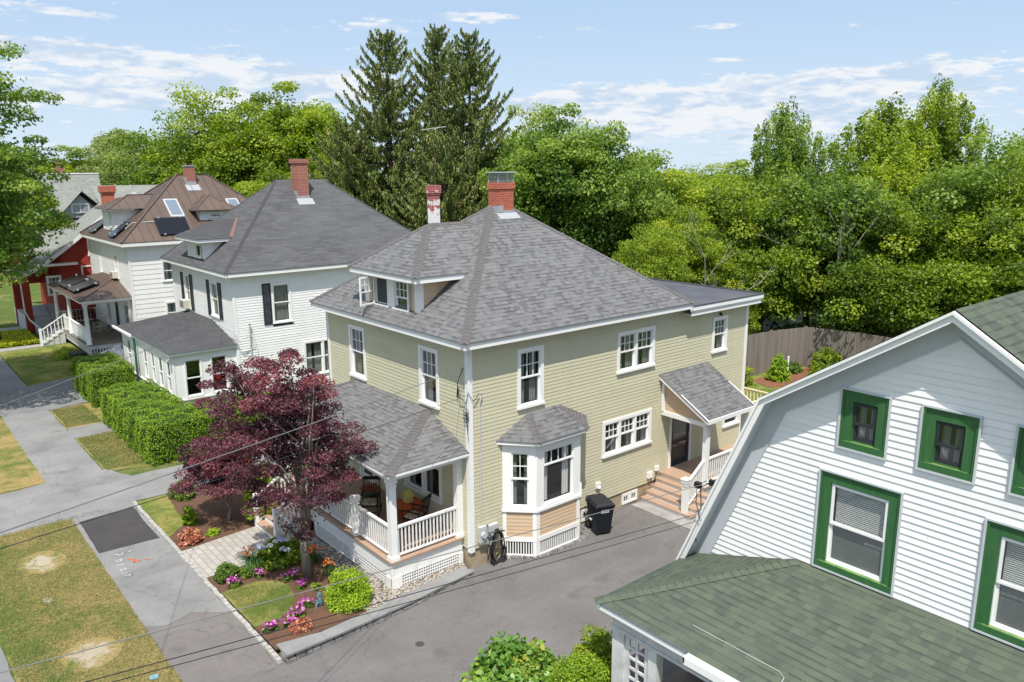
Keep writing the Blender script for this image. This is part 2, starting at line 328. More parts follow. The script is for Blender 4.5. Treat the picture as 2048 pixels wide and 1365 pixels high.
M['walk'] = asphalt('sidewalk_asphalt', (.225, .222, .216), (.155, .152, .148), .25, .30, .6)
M['walkbrown'] = asphalt('brown_asphalt', (.165, .150, .140), (.13, .118, .11), .3, .3, .6)
M['patch'] = asphalt('fresh_asphalt_patch', (.06, .055, .056), (.045, .042, .043), .2, 0, .8)
M['road'] = asphalt('road_asphalt', (.19, .19, .19), (.15, .15, .15), .3, .15, .5)
def grassm(name, g1, g2, dry, dryamt=.5, dirt=None, sc_=.55):
    m_, t, b = newmat(name); v = objco(t)
    c = mixc(t, ramp(t, noise(t, 3.2, 6, .65, v), .35, .65), g1, g2)
    dn = mth(t, 'ADD', noise(t, sc_, 7, .66, v, .5), dryamt-.5)
    if 'verge' in name:
        sx = nd(t, 'ShaderNodeSeparateXYZ'); t.links.new(v, sx.inputs[0]); dn = mth(t, 'SUBTRACT', dn, mth(t, 'MULTIPLY', ramp(t, mth(t, 'MULTIPLY', sx.outputs[0], -1.), 9.9, 10.5), .13))
    c = mixc(t, ramp(t, mth(t, 'ADD', mth(t, 'MULTIPLY', dn, .7), mth(t, 'MULTIPLY', noise(t, 1., 6, .7, objco(t, 1.1, 3.2, 1.), .8), .3)), .44, .56), c, dry)
    c = mixc(t, mth(t, 'MULTIPLY', ramp(t, noise(t, 16, 5, .8, v), .42, .66), .6), c, tuple(x*.45 for x in g2))
    if dirt: 
        for (dx, dy, rx, ry) in dirt[1]:
            s_ = nd(t, 'ShaderNodeSeparateXYZ'); t.links.new(v, s_.inputs[0])
            ex = mth(t, 'POWER', mth(t, 'DIVIDE', mth(t, 'SUBTRACT', s_.outputs[0], dx), rx), 2.); ey = mth(t, 'POWER', mth(t, 'DIVIDE', mth(t, 'SUBTRACT', s_.outputs[1], dy), ry), 2.)
            q = mth(t, 'ADD', mth(t, 'ADD', ex, ey), mth(t, 'MULTIPLY', mth(t, 'SUBTRACT', noise(t, 2.6, 7, .75, v, .6), .5), 7.0))
            c = mixc(t, mth(t, 'SUBTRACT', 1., ramp(t, mth(t, 'ADD', q, mth(t, 'MULTIPLY', mth(t, 'SUBTRACT', noise(t, 28, 3, .7, v), .5), 1.6)), .35, 1.15)), c, dirt[0])
    t.links.new(c, b.inputs['Base Color']); b.inputs['Roughness'].default_value = .95; b.inputs['Specular IOR Level'].default_value = .1
    bump(t, b, noise(t, 40, 4, .8, v), .9, .04); return m_
M['verge'] = grassm('dry_verge_grass', (.17, .20, .045), (.095, .145, .03), (.39, .285, .12), .565, ((.43, .37, .27), [(-9.3, 8.5, .38, .55), (-9.3, 2.65, .45, .5), (-9.6, 6.0, .12, .2)]), .55)
M['lawn'] = grassm('lawn_grass', (.17, .22, .045), (.10, .15, .03), (.32, .28, .09), .48)
M['ground'] = grassm('ground_grass', (.12, .17, .04), (.08, .12, .03), (.25, .23, .09), .42, None, .2)
M['mulch'] = asphalt('bark_mulch', (.115, .062, .038), (.075, .042, .028), .6, 0, 3.)
M['soil'] = asphalt('red_mulch', (.20, .09, .05), (.13, .06, .035), .4, 0, 3.)
def gravelm():
    m_, t, b = newmat('gravel'); v = objco(t); vo = nd(t, 'ShaderNodeTexVoronoi', inp={'Scale': 18}); t.links.new(v, vo.inputs['Vector'])
    s_ = nd(t, 'ShaderNodeSeparateColor'); t.links.new(vo.outputs['Color'], s_.inputs[0])
    c = mixc(t, s_.outputs[0], (.20, .17, .14), (.52, .47, .40)); c = mixc(t, ramp(t, vo.outputs['Distance'], .3, .8), c, (.06, .05, .045))
    t.links.new(c, b.inputs['Base Color']); b.inputs['Roughness'].default_value = .9; bump(t, b, vo.outputs['Distance'], -.8, .03); return m_
M['gravel'] = gravelm()
def paverm():
    m_, t, b = newmat('concrete_pavers'); v = objco(t); s_ = nd(t, 'ShaderNodeSeparateXYZ'); t.links.new(v, s_.inputs[0])
    cb = nd(t, 'ShaderNodeCombineXYZ'); t.links.new(s_.outputs[0], cb.inputs[1]); t.links.new(s_.outputs[1], cb.inputs[0])
    bt = nd(t, 'ShaderNodeTexBrick', inp={'Scale': 1., 'Mortar Size': .008, 'Brick Width': .38, 'Row Height': .19, 'Color1': (.42, .385, .34, 1), 'Color2': (.33, .305, .275, 1), 'Mortar': (.12, .11, .10, 1)})
    t.links.new(cb.outputs[0], bt.inputs['Vector']); c = mixc(t, mth(t, 'MULTIPLY', noise(t, 30, 3, .7, v), .3), bt.outputs['Color'], (.25, .23, .2))
    t.links.new(c, b.inputs['Base Color']); b.inputs['Roughness'].default_value = .9; bump(t, b, bt.outputs['Fac'], -.3, .01); return m_
M['paver'] = paverm()
def fencem():
    m_, t, b = newmat('weathered_fence_board'); g = nd(t, 'ShaderNodeNewGeometry'); v = objco(t, 9, 9, .6)
    c = mixc(t, ramp(t, noise(t, 1., 5, .6, v), .3, .7), (.20, .165, .14), (.12, .10, .088)); 
    c = mixc(t, mth(t, 'MULTIPLY', g.outputs['Random Per Island'], .5), c, (.25, .215, .185))
    t.links.new(c, b.inputs['Base Color']); b.inputs['Roughness'].default_value = .9; return m_
M['fence'] = fencem()
def leafm(name, cols, trans=.42, rough=.5):
    m_, t, b = newmat(name); at = nd(t, 'ShaderNodeAttribute'); at.attribute_name = 'tone'
    cr = nd(t, 'ShaderNodeValToRGB'); e = cr.color_ramp.elements
    while len(e) < len(cols): e.new(.5)
    for i, c in enumerate(cols): e[i].position = i/(len(cols)-1); e[i].color = rgb(c)
    t.links.new(at.outputs['Fac'], cr.inputs[0]); t.links.new(cr.outputs[0], b.inputs['Base Color'])
    b.inputs['Roughness'].default_value = rough; b.inputs['Specular IOR Level'].default_value = .35
    tl = nd(t, 'ShaderNodeBsdfTranslucent'); hs_ = nd(t, 'ShaderNodeHueSaturation', inp={'Saturation': 1.1, 'Value': 1.5}); t.links.new(cr.outputs[0], hs_.inputs['Color']); t.links.new(hs_.outputs[0], tl.inputs[0])
    mx_ = nd(t, 'ShaderNodeMixShader'); mx_.inputs[0].default_value = trans; t.links.new(b.outputs[0], mx_.inputs[1]); t.links.new(tl.outputs[0], mx_.inputs[2])
    t.links.new(mx_.outputs[0], t.nodes['Material Output'].inputs[0]); return m_
M['leaf_mid'] = leafm('leaf_mid_green', [(.06, .105, .012), (.155, .235, .020), (.27, .35, .030), (.40, .45, .06)])
M['leaf_blue'] = leafm('leaf_cool_green', [(.045, .095, .015), (.120, .205, .028), (.23, .325, .048), (.38, .45, .11)])
M['leaf_yel'] = leafm('leaf_yellow_green', [(.09, .15, .014), (.20, .28, .022), (.31, .39, .035), (.43, .47, .06)])
M['leaf_pale'] = leafm('leaf_pale_green', [(.10, .15, .03), (.20, .26, .06), (.32, .36, .12), (.48, .48, .24)])
M['needle'] = leafm('spruce_needles', [(.065, .10, .024), (.125, .165, .036), (.19, .23, .055), (.32, .26, .10)], .12)
M['hedge'] = leafm('yew_needles', [(.05, .11, .008), (.12, .22, .012), (.21, .33, .015), (.30, .42, .03)], .2)
M['red'] = leafm('red_maple_leaf', [(.045, .016, .023), (.108, .034, .047), (.20, .074, .092), (.34, .075, .060)], .25)
M['lime'] = leafm('lime_leaf', [(.10, .20, .012), (.20, .33, .018), (.32, .45, .02), (.42, .52, .04)], .3)
M['big'] = leafm('broad_leaf', [(.06, .15, .02), (.11, .22, .03), (.20, .32, .05), (.42, .36, .05)], .25, .4)
M['coral'] = leafm('coral_leaf', [(.18, .05, .03), (.38, .13, .07), (.52, .24, .14), (.60, .35, .22)], .2)
M['pinkf'] = leafm('magenta_petal', [(.22, .01, .16), (.42, .03, .34), (.60, .12, .45), (.75, .45, .62)], .2)
M['orangef'] = leafm('orange_petal', [(.55, .08, .01), (.75, .15, .02), (.85, .28, .05), (.9, .45, .1)], .2)
M['bluef'] = leafm('hydrangea_petal', [(.35, .40, .70), (.50, .52, .75), (.60, .60, .66), (.72, .75, .66)], .2)
M['yelp'] = leafm('yellow_groundcover', [(.14, .20, .01), (.30, .36, .01), (.50, .52, .02), (.60, .60, .04)], .2)
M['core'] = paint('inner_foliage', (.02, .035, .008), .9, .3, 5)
# ------------------------------------------------------------------ wall pieces
SRN = random.Random(21)
def siding(mb, fr, ext, z0, z1, opens=(), exp_=.11, m=0):
    """clapboard courses; ext(z)->(u0,u1); opens (u0,u1,z0,z1)"""
    n = max(1, int(round((z1-z0)/exp_))); e = (z1-z0)/n; lap = .0135 if exp_ < .12 else .0215
    for k in range(n):
        ra = z0+k*e; rb = ra+e; lv = sorted({ra, rb} | {z for o in opens for z in o[2:4] if ra+.004 < z < rb-.004})
        ju = SRN.uniform(.6, 4.2); o_ = SRN.uniform(-.0012, .0012)
        for a, b in zip(lv[:-1], lv[1:]):
            na = lap-(lap-.004)*(a-ra)/e+(o_ if a == ra else 0); nb = lap-(lap-.004)*(b-ra)/e
            (l0, r0), (l1, r1) = ext(a), ext(b); segs = [(l0, r0, l1, r1)]
            for (ou0, ou1, oz0, oz1) in opens:
                if b <= oz0+1e-4 or a >= oz1-1e-4: continue
                ns = []
                for (p0, q0, p1_, q1) in segs:
                    if ou1 <= p0 or ou0 >= q0: ns.append((p0, q0, p1_, q1)); continue
                    if ou0 > p0: ns.append((p0, ou0, p1_, ou0))
                    if ou1 < q0: ns.append((ou1, q0, ou1, q1))
                segs = ns
            for (p0, q0, p1_, q1) in segs:
                if q0-p0 < .01: continue
                cuts = [p0]; x_ = l0+ju
                while x_ < q0-.4:
                    if x_ > p0+.4: cuts.append(x_)
                    x_ += 2.6+.9*math.sin(k*2.3+x_)
                cuts.append(q0)
                if abs(p0-p1_) > 1e-6 or abs(q0-q1) > 1e-6: cuts = [p0, q0]
                for c0, c1 in zip(cuts[:-1], cuts[1:]):
                    t0, t1 = (p1_ if c0 == p0 else c0), (q1 if c1 == q0 else c1-.003); c1 = c1 if c1 == q0 else c1-.003
                    mb.face([fr(c0, a, na), fr(c1, a, na), fr(t1, b, nb), fr(t0, b, nb)], m)
                    if a == ra: mb.face([fr(c0, a, .001), fr(c1, a, .001), fr(c1, a, na), fr(c0, a, na)], m)
def rect(u0, u1): return lambda z: (u0, u1)
def window(parent, fr, u0, u1, z0, z1, units=1, grid=(3, 2), cw=.11, frame_m='white', sash_m='white', proud=.045, curtain='curtain', blind=False, single=False, split=.48, name='window', depth=.45, sill=True, botgrid=None, cfill=.8):
    a = MB(); lb = a.lbox
    lb(fr, u0, u1, z1-cw, z1, -.10, proud); lb(fr, u0-.02, u1+.02, z0, z0+.07, -.10, proud+.035) if sill else lb(fr, u0, u1, z0, z0+cw, -.10, proud)
    b0 = z0+(.07 if sill else cw)
    lb(fr, u0, u0+cw, b0, z1-cw, -.10, proud-.002); lb(fr, u1-cw, u1, b0, z1-cw, -.10, proud-.002)
    iw = (u1-u0-2*cw); mull = .09 if units > 1 else 0; uw = (iw-mull*(units-1))/units
    # dark room behind
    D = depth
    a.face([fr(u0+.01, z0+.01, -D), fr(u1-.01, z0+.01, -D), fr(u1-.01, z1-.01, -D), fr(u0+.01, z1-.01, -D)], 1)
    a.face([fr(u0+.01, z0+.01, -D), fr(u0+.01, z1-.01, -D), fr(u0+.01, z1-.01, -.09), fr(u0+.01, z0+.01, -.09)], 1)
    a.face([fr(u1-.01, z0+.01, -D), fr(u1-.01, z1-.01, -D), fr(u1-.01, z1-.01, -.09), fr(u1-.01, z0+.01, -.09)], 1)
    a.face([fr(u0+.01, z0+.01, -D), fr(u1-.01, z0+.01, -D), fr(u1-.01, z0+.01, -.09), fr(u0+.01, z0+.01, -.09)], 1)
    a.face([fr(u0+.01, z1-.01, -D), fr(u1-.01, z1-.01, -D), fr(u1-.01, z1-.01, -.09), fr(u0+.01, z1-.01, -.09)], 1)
    for k in range(1, units):
        x = u0+cw+k*uw+(k-.5)*mull; lb(fr, x-mull/2, x+mull/2, b0, z1-cw, -.10, proud-.008)
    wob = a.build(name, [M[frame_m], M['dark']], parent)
    s = MB(); g = MB(); c = MB(); st = .045
    for k in range(units):
        x0 = u0+cw+k*(uw+mull); x1 = x0+uw; zt = z1-cw; zb = b0; zm = zb+(zt-zb)*(1-split)
        def sash(xa, xb, za, zb_, n0, n1, gr):
            s.lbox(fr, xa, xb, za, za+st, n0, n1); s.lbox(fr, xa, xb, zb_-st, zb_, n0, n1)
            s.lbox(fr, xa, xa+st, za+st, zb_-st, n0, n1-.001); s.lbox(fr, xb-st, xb, za+st, zb_-st, n0, n1-.001)
            if gr:
                for i in range(1, gr[0]): xx = xa+st+(xb-xa-2*st)*i/gr[0]; s.lbox(fr, xx-.01, xx+.01, za+st, zb_-st, n0+.008, n1-.004)
                for i in range(1, gr[1]): zz = za+st+(zb_-za-2*st)*i/gr[1]; s.lbox(fr, xa+st, xb-st, zz-.01, zz+.01, n0+.009, n1-.005)
            nn_ = n0+.006; gq = [fr(xa+st*.5, za+st*.5, nn_), fr(xb-st*.5, za+st*.5, nn_), fr(xb-st*.5, zb_-st*.5, nn_), fr(xa+st*.5, zb_-st*.5, nn_)]; gq = gq if (gq[1]-gq[0]).cross(gq[2]-gq[0]).dot(fr(0, 0, 1)-fr(0, 0, 0)) > 0 else gq[::-1]; g.face(gq)
        if single: sash(x0, x1, zb, zt, -.04, -.005, grid)
        else:
            sash(x0, x1, zm-.02, zt, -.035, -.002, grid); sash(x0, x1, zb, zm+.025, -.075, -.04, botgrid)
        if blind:
            zz = zt-.05
            while zz > zt-(zt-zb)*(.52 if blind == .95 else blind): c.lbox(fr, x0+.05, x1-.05, zz, zz+.018, -.13, -.11); zz -= .036
            c.lbox(fr, x0+.05, x1-.05, zz-.01, zz+.03, -.14, -.105)
        if blind == .95: c.face([fr(x0+.04, zb+.04, -.085), fr(x1-.04, zb+.04, -.085), fr(x1-.04, zm-.02, -.085), fr(x0+.04, zm-.02, -.085)], 1)
        elif curtain:
            for (ca, cb_) in ((x0+.03, x0+.03+(x1-x0-.06)*cfill*.5), (x1-.03-(x1-x0-.06)*cfill*.5, x1-.03)):
                nf = max(4, int((cb_-ca)/.03)); pts = [(ca+(cb_-ca)*i/nf, -.16+.018*math.sin(i*1.9)+.008*math.sin(i*.7)) for i in range(nf+1)]
                for i in range(nf): c.face([fr(pts[i][0], zb+.04, pts[i][1]), fr(pts[i+1][0], zb+.04, pts[i+1][1]), fr(pts[i+1][0], zt, pts[i+1][1]), fr(pts[i][0], zt, pts[i][1])])
    s.build('sash', M[sash_m], wob); g.build('pane', M['glass'], wob)
    if c.f: c.build('blind' if blind else 'curtain', [M['white'], M['screenlit']] if blind else M[curtain], wob)
    return wob
def window_flat(parent, fr, *a, **k):     # for windows that already sit two levels deep: one mesh
    hold = window(parent, fr, *a, **k)
    return hold
def roof_uv(p, ud, vd, o): q = Vector(p)-o; return (q.dot(ud), q.dot(vd))
def roofface(mb, pts, m=0, off=0.0):
    """pts[0]->pts[1] is the eave; uv along eave / up the slope"""
    P = [Vector(p) for p in pts]; ud = (P[1]-P[0]).normalized(); n = None
    for i in range(2, len(P)):
        n = ud.cross(P[i]-P[0])
        if n.length > 1e-6: break
    n.normalize(); vd = n.cross(ud)
    if n.z < 0: P = P; vd = -(-vd)
    if vd.z < 0: vd = -vd
    o = P[0]; mb.face(P, m, [((p-o).dot(ud)+off, (p-o).dot(vd)) for p in P])
def hipcaps(mb, p, q, s1, s2, w_=.15, step=.15, lift=.012, m=0):
    """bent cap shingles from p (low) to q (high); s1,s2 unit vectors lying in each roof plane, perpendicular to the hip"""
    p = Vector(p); q = Vector(q); d = q-p; Ln = d.length; d.normalize(); s1 = Vector(s1).normalized(); s2 = Vector(s2).normalized()
    up_ = Vector((0, 0, 1)); n = int(Ln/step)
    for i in range(n):
        a = p+d*(i*step); b = p+d*((i+1)*step+.03); la = lift*1.9; lb_ = lift*.6
        for sv in (s1, s2):
            P4 = [a+up_*la, a+sv*w_+up_*(la*.9), b+sv*w_+up_*(lb_*.9), b+up_*lb_]
            mb.face(P4, m); mb.face([P4[0], P4[1], P4[1]-up_*(la-.001), P4[0]-up_*(la-.001)], m)
def side_vecs(p, q, e1, e2):
    """vectors perpendicular to hip pq inside planes spanned with eave dirs e1,e2"""
    d = (Vector(q)-Vector(p)).normalized(); r = []
    for e in (e1, e2):
        e = Vector(e); v = e-d*e.dot(d); r.append(v.normalized())
    return r
def hip_roof(parent, x0, x1, y0, y1, ze, rx0, rx1, ry0, ry1, zr, mat, cap, name='roof', capw=.15, thick=.03, which='all'):
    mb = MB(); A, B, C_, D = (x0, y0, ze), (x1, y0, ze), (x1, y1, ze), (x0, y1, ze)
    if rx0 != rx1: r1 = (rx0, ry0, zr); r2 = (rx1, ry0, zr)
    else: r1 = (rx0, ry0, zr); r2 = (rx0, ry1, zr)
    if ry0 == ry1:
        roofface(mb, [A, B, r2, r1]); roofface(mb, [B, C_, r2], off=7.3); roofface(mb, [C_, D, r1, r2], off=3.1); roofface(mb, [D, A, r1], off=9.7)
        hips = [(A, r1, (1, 0, 0), (0, 1, 0)), (B, r2, (-1, 0, 0), (0, 1, 0)), (C_, r2, (-1, 0, 0), (0, -1, 0)), (D, r1, (1, 0, 0), (0, -1, 0))]
    else:
        roofface(mb, [A, B, r1]); roofface(mb, [B, C_, r2, r1], off=7.3); roofface(mb, [C_, D, r2], off=3.1); roofface(mb, [D, A, r1, r2], off=9.7)
        hips = [(A, r1, (1, 0, 0), (0, 1, 0)), (B, r1, (-1, 0, 0), (0, 1, 0)), (C_, r2, (-1, 0, 0), (0, -1, 0)), (D, r2, (1, 0, 0), (0, -1, 0))]
    t = thick
    for a, b in ((A, B), (B, C_), (C_, D), (D, A)):
        mb.face([a, b, (b[0], b[1], b[2]-t), (a[0], a[1], a[2]-t)])
    mb.face([(x0, y0, ze-t), (x1, y0, ze-t), (x1, y1, ze-t), (x0, y1, ze-t)])
    o = mb.build(name, mat, parent)
    if cap:
        for a, b, e1, e2 in hips:
            c = MB(); s = side_vecs(a, b, e1, e2); hipcaps(c, a, b, s[0], s[1], capw); c.build('ridge_cap', cap, o)
    return o
def fascia_ring(mb, x0, x1, y0, y1, z0, z1, th=.03, m=0):
    mb.box(x0, x1, y0, y0+th, z0, z1, m); mb.box(x0, x1, y1-th, y1, z0, z1, m); mb.box(x0, x0+th, y0+th, y1-th, z0, z1, m); mb.box(x1-th, x1, y0+th, y1-th, z0, z1, m)
def railing(mb, p, q, h, z_off=.09, sp=.115, bw=.035, rw=.07, rh=.05, m=0):
    p = Vector(p); q = Vector(q); U = Vector((0, 0, 1))
    mb.beam(p+U*(h-rh/2), q+U*(h-rh/2), rw+.015, rh, m); mb.beam(p+U*(h-rh-.02), q+U*(h-rh-.02), rw*.6, .03, m); mb.beam(p+U*z_off, q+U*z_off, rw*.7, .05, m)
    Ln = ((q-p)*Vector((1, 1, 0))).length if False else Vector(((q-p).x, (q-p).y, 0)).length; n = max(1, int(Ln/sp))
    for i in range(n):
        b = p+(q-p)*((i+.5)/n); d = (q-p).normalized()
        mb.beam(b+U*(z_off+.02), b+U*(h-rh-.02), bw, bw, m, upv=(1, 0, 0))
def lattice(mb, fr, u0, u1, z0, z1, pitch=.075, st=.036, m=0):
    n = int((u1-u0)/pitch)
    for i in range(n+1):
        x = u0+(u1-u0)*i/max(1, n); mb.lbox(fr, x-st/2, x+st/2, z0, z1, -.004, .004, m)
    k = max(1, int((z1-z0)/pitch))
    for i in range(k+1):
        z = z0+(z1-z0)*i/k; mb.lbox(fr, u0, u1, z-st/2, z+st/2, .005, .012, m)
def column(mb, x, y, z0, z1, w_=.19, m=0):
    h = w_/2; mb.box(x-h, x+h, y-h, y+h, z0+.10, z1-.10, m); mb.box(x-h-.035, x+h+.035, y-h-.035, y+h+.035, z0, z0+.10, m); mb.box(x-h-.03, x+h+.03, y-h-.03, y+h+.03, z1-.10, z1, m)
    mb.box(x-h-.015, x+h+.015, y-h-.015, y+h+.015, z1-.2, z1-.16, m)
# ------------------------------------------------------------------ foliage
def leaves(name, C3, Nrm, size, tone, mat, parent=None, asp=.6, jit=.9, shape='kite', loc=None):
    """C3 (n,3) leaf centres, Nrm (n,3) preferred normals, size (n,) lengths, tone (n,) 0..1"""
    n = len(C3); nm = Nrm+RNG.normal(0, jit, (n, 3)); nm /= np.linalg.norm(nm, axis=1)[:, None]+1e-9
    t = np.cross(nm, RNG.normal(0, 1, (n, 3))); t /= np.linalg.norm(t, axis=1)[:, None]+1e-9; b = np.cross(nm, t)
    s = size[:, None]
    if shape == 'kite':
        V = np.stack([C3-t*s*.5, C3+b*s*asp*.5-t*s*.05, C3+t*s*.5, C3-b*s*asp*.5-t*s*.05], 1); k = 4
    elif shape == 'leaf':      # folded, six-point leaf
        u = nm*s*.10
        V = np.stack([C3-t*s*.5, C3+b*s*asp*.42-t*s*.18+u, C3+b*s*asp*.36+t*s*.2+u, C3+t*s*.5, C3-b*s*asp*.36+t*s*.2+u, C3-b*s*asp*.42-t*s*.18+u], 1); k = 6
    elif shape == 'strip':     # hanging needle spray: t forced down
        t = np.tile(np.array([0, 0, -1.]), (n, 1))+RNG.normal(0, .33, (n, 3)); t /= np.linalg.norm(t, axis=1)[:, None]
        b = np.cross(nm, t); b /= np.linalg.norm(b, axis=1)[:, None]+1e-9
        V = np.stack([C3-b*s*asp*.5, C3+b*s*asp*.5, C3+t*s*.6+b*s*asp*.4, C3+t*s+b*0, C3+t*s*.55-b*s*asp*.4], 1); k = 5
    V = V.reshape(-1, 3)
    o = np.array(ORI[parent.name]) if parent is not None else (np.array(loc) if loc is not None else np.zeros(3)); V = V-o
    me = bpy.data.meshes.new(name); me.vertices.add(n*k); me.vertices.foreach_set('co', V.astype(np.float32).ravel())
    me.loops.add(n*k); me.loops.foreach_set('vertex_index', np.arange(n*k, dtype=np.int32))
    me.polygons.add(n); me.polygons.foreach_set('loop_start', np.arange(0, n*k, k, dtype=np.int32)); me.polygons.foreach_set('loop_total', np.full(n, k, dtype=np.int32))
    me.materials.append(mat); me.update(calc_edges=True)
    at = me.attributes.new('tone', 'FLOAT', 'FACE'); at.data.foreach_set('value', np.clip(tone, 0, 1).astype(np.float32))
    ob = bpy.data.objects.new(name, me); COL.objects.link(ob)
    if parent is not None: ob.parent = parent
    elif loc is not None: ob.location = loc
    ORI[ob.name] = Vector(o); return ob
def clump_leaves(cc, cr, per, size, flat=.55, tone0=None, up=.8, crown_c=None):
    """cc (k,3) clump centres, cr (k,) radii -> leaf arrays, leaves on the upper/outer skin of each clump"""
    k = len(cc); tot = k*per; d = RNG.normal(0, 1, (tot, 3)); d[:, 2] = np.where(d[:, 2] < 0, d[:, 2]*.5, d[:, 2]); d /= np.linalg.norm(d, axis=1)[:, None]
    idx = np.repeat(np.arange(k), per); r = cr[idx]*RNG.uniform(.35, 1.08, tot)**.6
    P = cc[idx]+d*r[:, None]*np.array([1, 1, flat]); tn = (RNG.uniform(.25, .75, k) if tone0 is None else tone0)[idx]+RNG.normal(0, .14, tot)
    nr = d*.7+np.array([0, 0, up]); sz = size*RNG.uniform(.65, 1.25, tot); return P, nr, sz, tn
def make_tree(name, label, cat, loc, H, Rr, base, mat, bark='bark', nclump=120, per=230, leaf=.21, seed=1, lobes=7, group=None, cr=(.55, 1.15), flat=.6, topness=.0, egg=1.0, trunk_r=.24, asp=.7, toneshift=0., off=(0, 0)):
    global RNG
    RNG = np.random.default_rng(seed); t = thing(name, label, cat, loc, group); L0 = np.array(loc, float)
    zc = base+(H-base)*.5; half = (H-base)/2
    LC = []; 
    for i in range(lobes):
        a = 2*math.pi*i/lobes+RNG.uniform(-.4, .4); q = RNG.uniform(.35, .62); zz = RNG.uniform(-.55, .6)
        w_ = math.sqrt(max(.1, 1-zz*zz))*(1-topness*max(0, zz)); LC.append((math.cos(a)*Rr*q*w_, math.sin(a)*Rr*q*w_, zc+zz*half*.72, Rr*RNG.uniform(.42, .60)))
    LC.append((0, 0, H-half*.42, Rr*(.52-.2*topness))); LC.append((0, 0, zc, Rr*.62))
    LC = np.array(LC); LC[:, 0] += off[0]; LC[:, 1] += off[1]; ch = RNG.integers(0, len(LC), nclump); d = RNG.normal(0, 1, (nclump, 3)); d[:, 2] = d[:, 2]*.8+.25; d /= np.linalg.norm(d, axis=1)[:, None]
    cc = LC[ch, :3]+d*(LC[ch, 3]*RNG.uniform(.68, 1.0, nclump))[:, None]*np.array([1, 1, egg]); cc[:, 2] = np.clip(cc[:, 2], base*.8+.2, H-.2)
    crr = RNG.uniform(cr[0], cr[1], nclump)*Rr/5.
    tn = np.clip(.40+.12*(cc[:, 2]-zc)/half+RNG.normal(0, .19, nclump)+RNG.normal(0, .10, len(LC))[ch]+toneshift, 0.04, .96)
    P, nr, sz, tn2 = clump_leaves(cc+L0, crr, per, leaf, flat, tn)
    # inner, darker leaves so the crown is not hollow
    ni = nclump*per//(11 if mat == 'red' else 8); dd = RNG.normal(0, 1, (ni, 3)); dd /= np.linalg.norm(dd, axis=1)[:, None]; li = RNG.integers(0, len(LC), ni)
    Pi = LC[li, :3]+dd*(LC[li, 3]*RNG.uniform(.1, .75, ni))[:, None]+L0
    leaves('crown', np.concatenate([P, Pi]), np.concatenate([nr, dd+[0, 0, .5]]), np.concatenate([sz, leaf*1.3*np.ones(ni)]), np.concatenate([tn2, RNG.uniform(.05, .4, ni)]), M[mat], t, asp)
    mb = MB(); x, y, z = loc
    pts = [(x, y, z-.1)]; 
    for i in range(1, 6): f_ = i/5; pts.append((x+RNG.normal(0, .12)*f_*2, y+RNG.normal(0, .12)*f_*2, z+(H*.72)*f_))
    mb.tube(pts, [trunk_r*(1.25-.2*0) if i == 0 else trunk_r*(1-.17*i) for i in range(6)], 9)
    for i in RNG.choice(nclump, min(26, nclump), replace=False):
        f_ = RNG.uniform(.25, .85); s_ = Vector(pts[0]).lerp(Vector(pts[-1]), f_); e = Vector((cc+L0)[i])
        if e.z < s_.z-.5: s_.z = max(z+base*.5, e.z-.6)
        md = s_.lerp(e, .5)+Vector((0, 0, .35*Rr/5)); r0 = trunk_r*.45*(1-f_*.5)
        mb.tube([s_, s_.lerp(md, .5)+Vector((RNG.normal(0, .1), RNG.normal(0, .1), 0)), md, e], [r0, r0*.75, r0*.5, r0*.15], 6)
    mb.build('trunk', M[bark], t, True); return t
def tree_copy(src, label, loc, scale, rot, group=None, mat=None, cat=None):
    c = copy_tree(src); c.location = loc; c.scale = (scale[0], scale[0], scale[1]) if hasattr(scale, '__len__') else (scale,)*3; c.rotation_euler = (0, 0, rot)
    c['label'] = label
    if group: c['group'] = group
    if cat: c['category'] = cat
    if mat:
        for ch in [x for x in bpy.data.objects if x.parent == c]:
            if ch.name.startswith('crown'):
                ch.material_slots[0].link = 'OBJECT'; ch.material_slots[0].material = M[mat]
    return c
def bush(name, label, cat, loc, rx, ry, h, mat, n=6000, leaf=.06, shape='kite', group=None, stems=True, lumps=26, asp=.6, seed=3, tone=.5, base=0.0, flat=.8):
    global RNG
    RNG = np.random.default_rng(seed); t = thing(name, label, cat, loc, group)
    d = RNG.normal(0, 1, (lumps, 3)); d[:, 2] = np.abs(d[:, 2])*.9; d /= np.linalg.norm(d, axis=1)[:, None]
    cc = np.array(loc)+np.array([0, 0, base])+d*np.array([rx, ry, h-base])*np.array([.78, .78, .80])*RNG.uniform(.75, 1.0, (lumps, 1)); per = n//lumps
    P, nr, sz, tn = clump_leaves(cc, RNG.uniform(.22, .36, lumps)*min(rx, ry, h)*1.1, per, leaf, flat, np.clip(tone+RNG.normal(0, .13, lumps), 0, 1))
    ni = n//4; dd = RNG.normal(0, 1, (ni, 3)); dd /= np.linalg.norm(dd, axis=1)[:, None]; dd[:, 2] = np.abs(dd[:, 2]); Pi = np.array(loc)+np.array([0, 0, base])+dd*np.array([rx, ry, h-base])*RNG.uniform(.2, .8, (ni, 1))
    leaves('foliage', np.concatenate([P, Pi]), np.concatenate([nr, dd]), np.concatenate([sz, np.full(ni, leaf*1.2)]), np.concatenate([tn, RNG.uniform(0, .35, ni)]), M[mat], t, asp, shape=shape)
    if stems:
        mb = MB(); x, y, z = loc
        for i in range(7):
            e = cc[RNG.integers(0, lumps)]; mb.tube([(x+RNG.normal(0, .04), y+RNG.normal(0, .04), z-.02), (x*.6+e[0]*.4, y*.6+e[1]*.4, z+(e[2]-z)*.5), tuple(e)], [.02, .014, .006], 5)
        mb.build('stem', M['bark'], t)
    return t
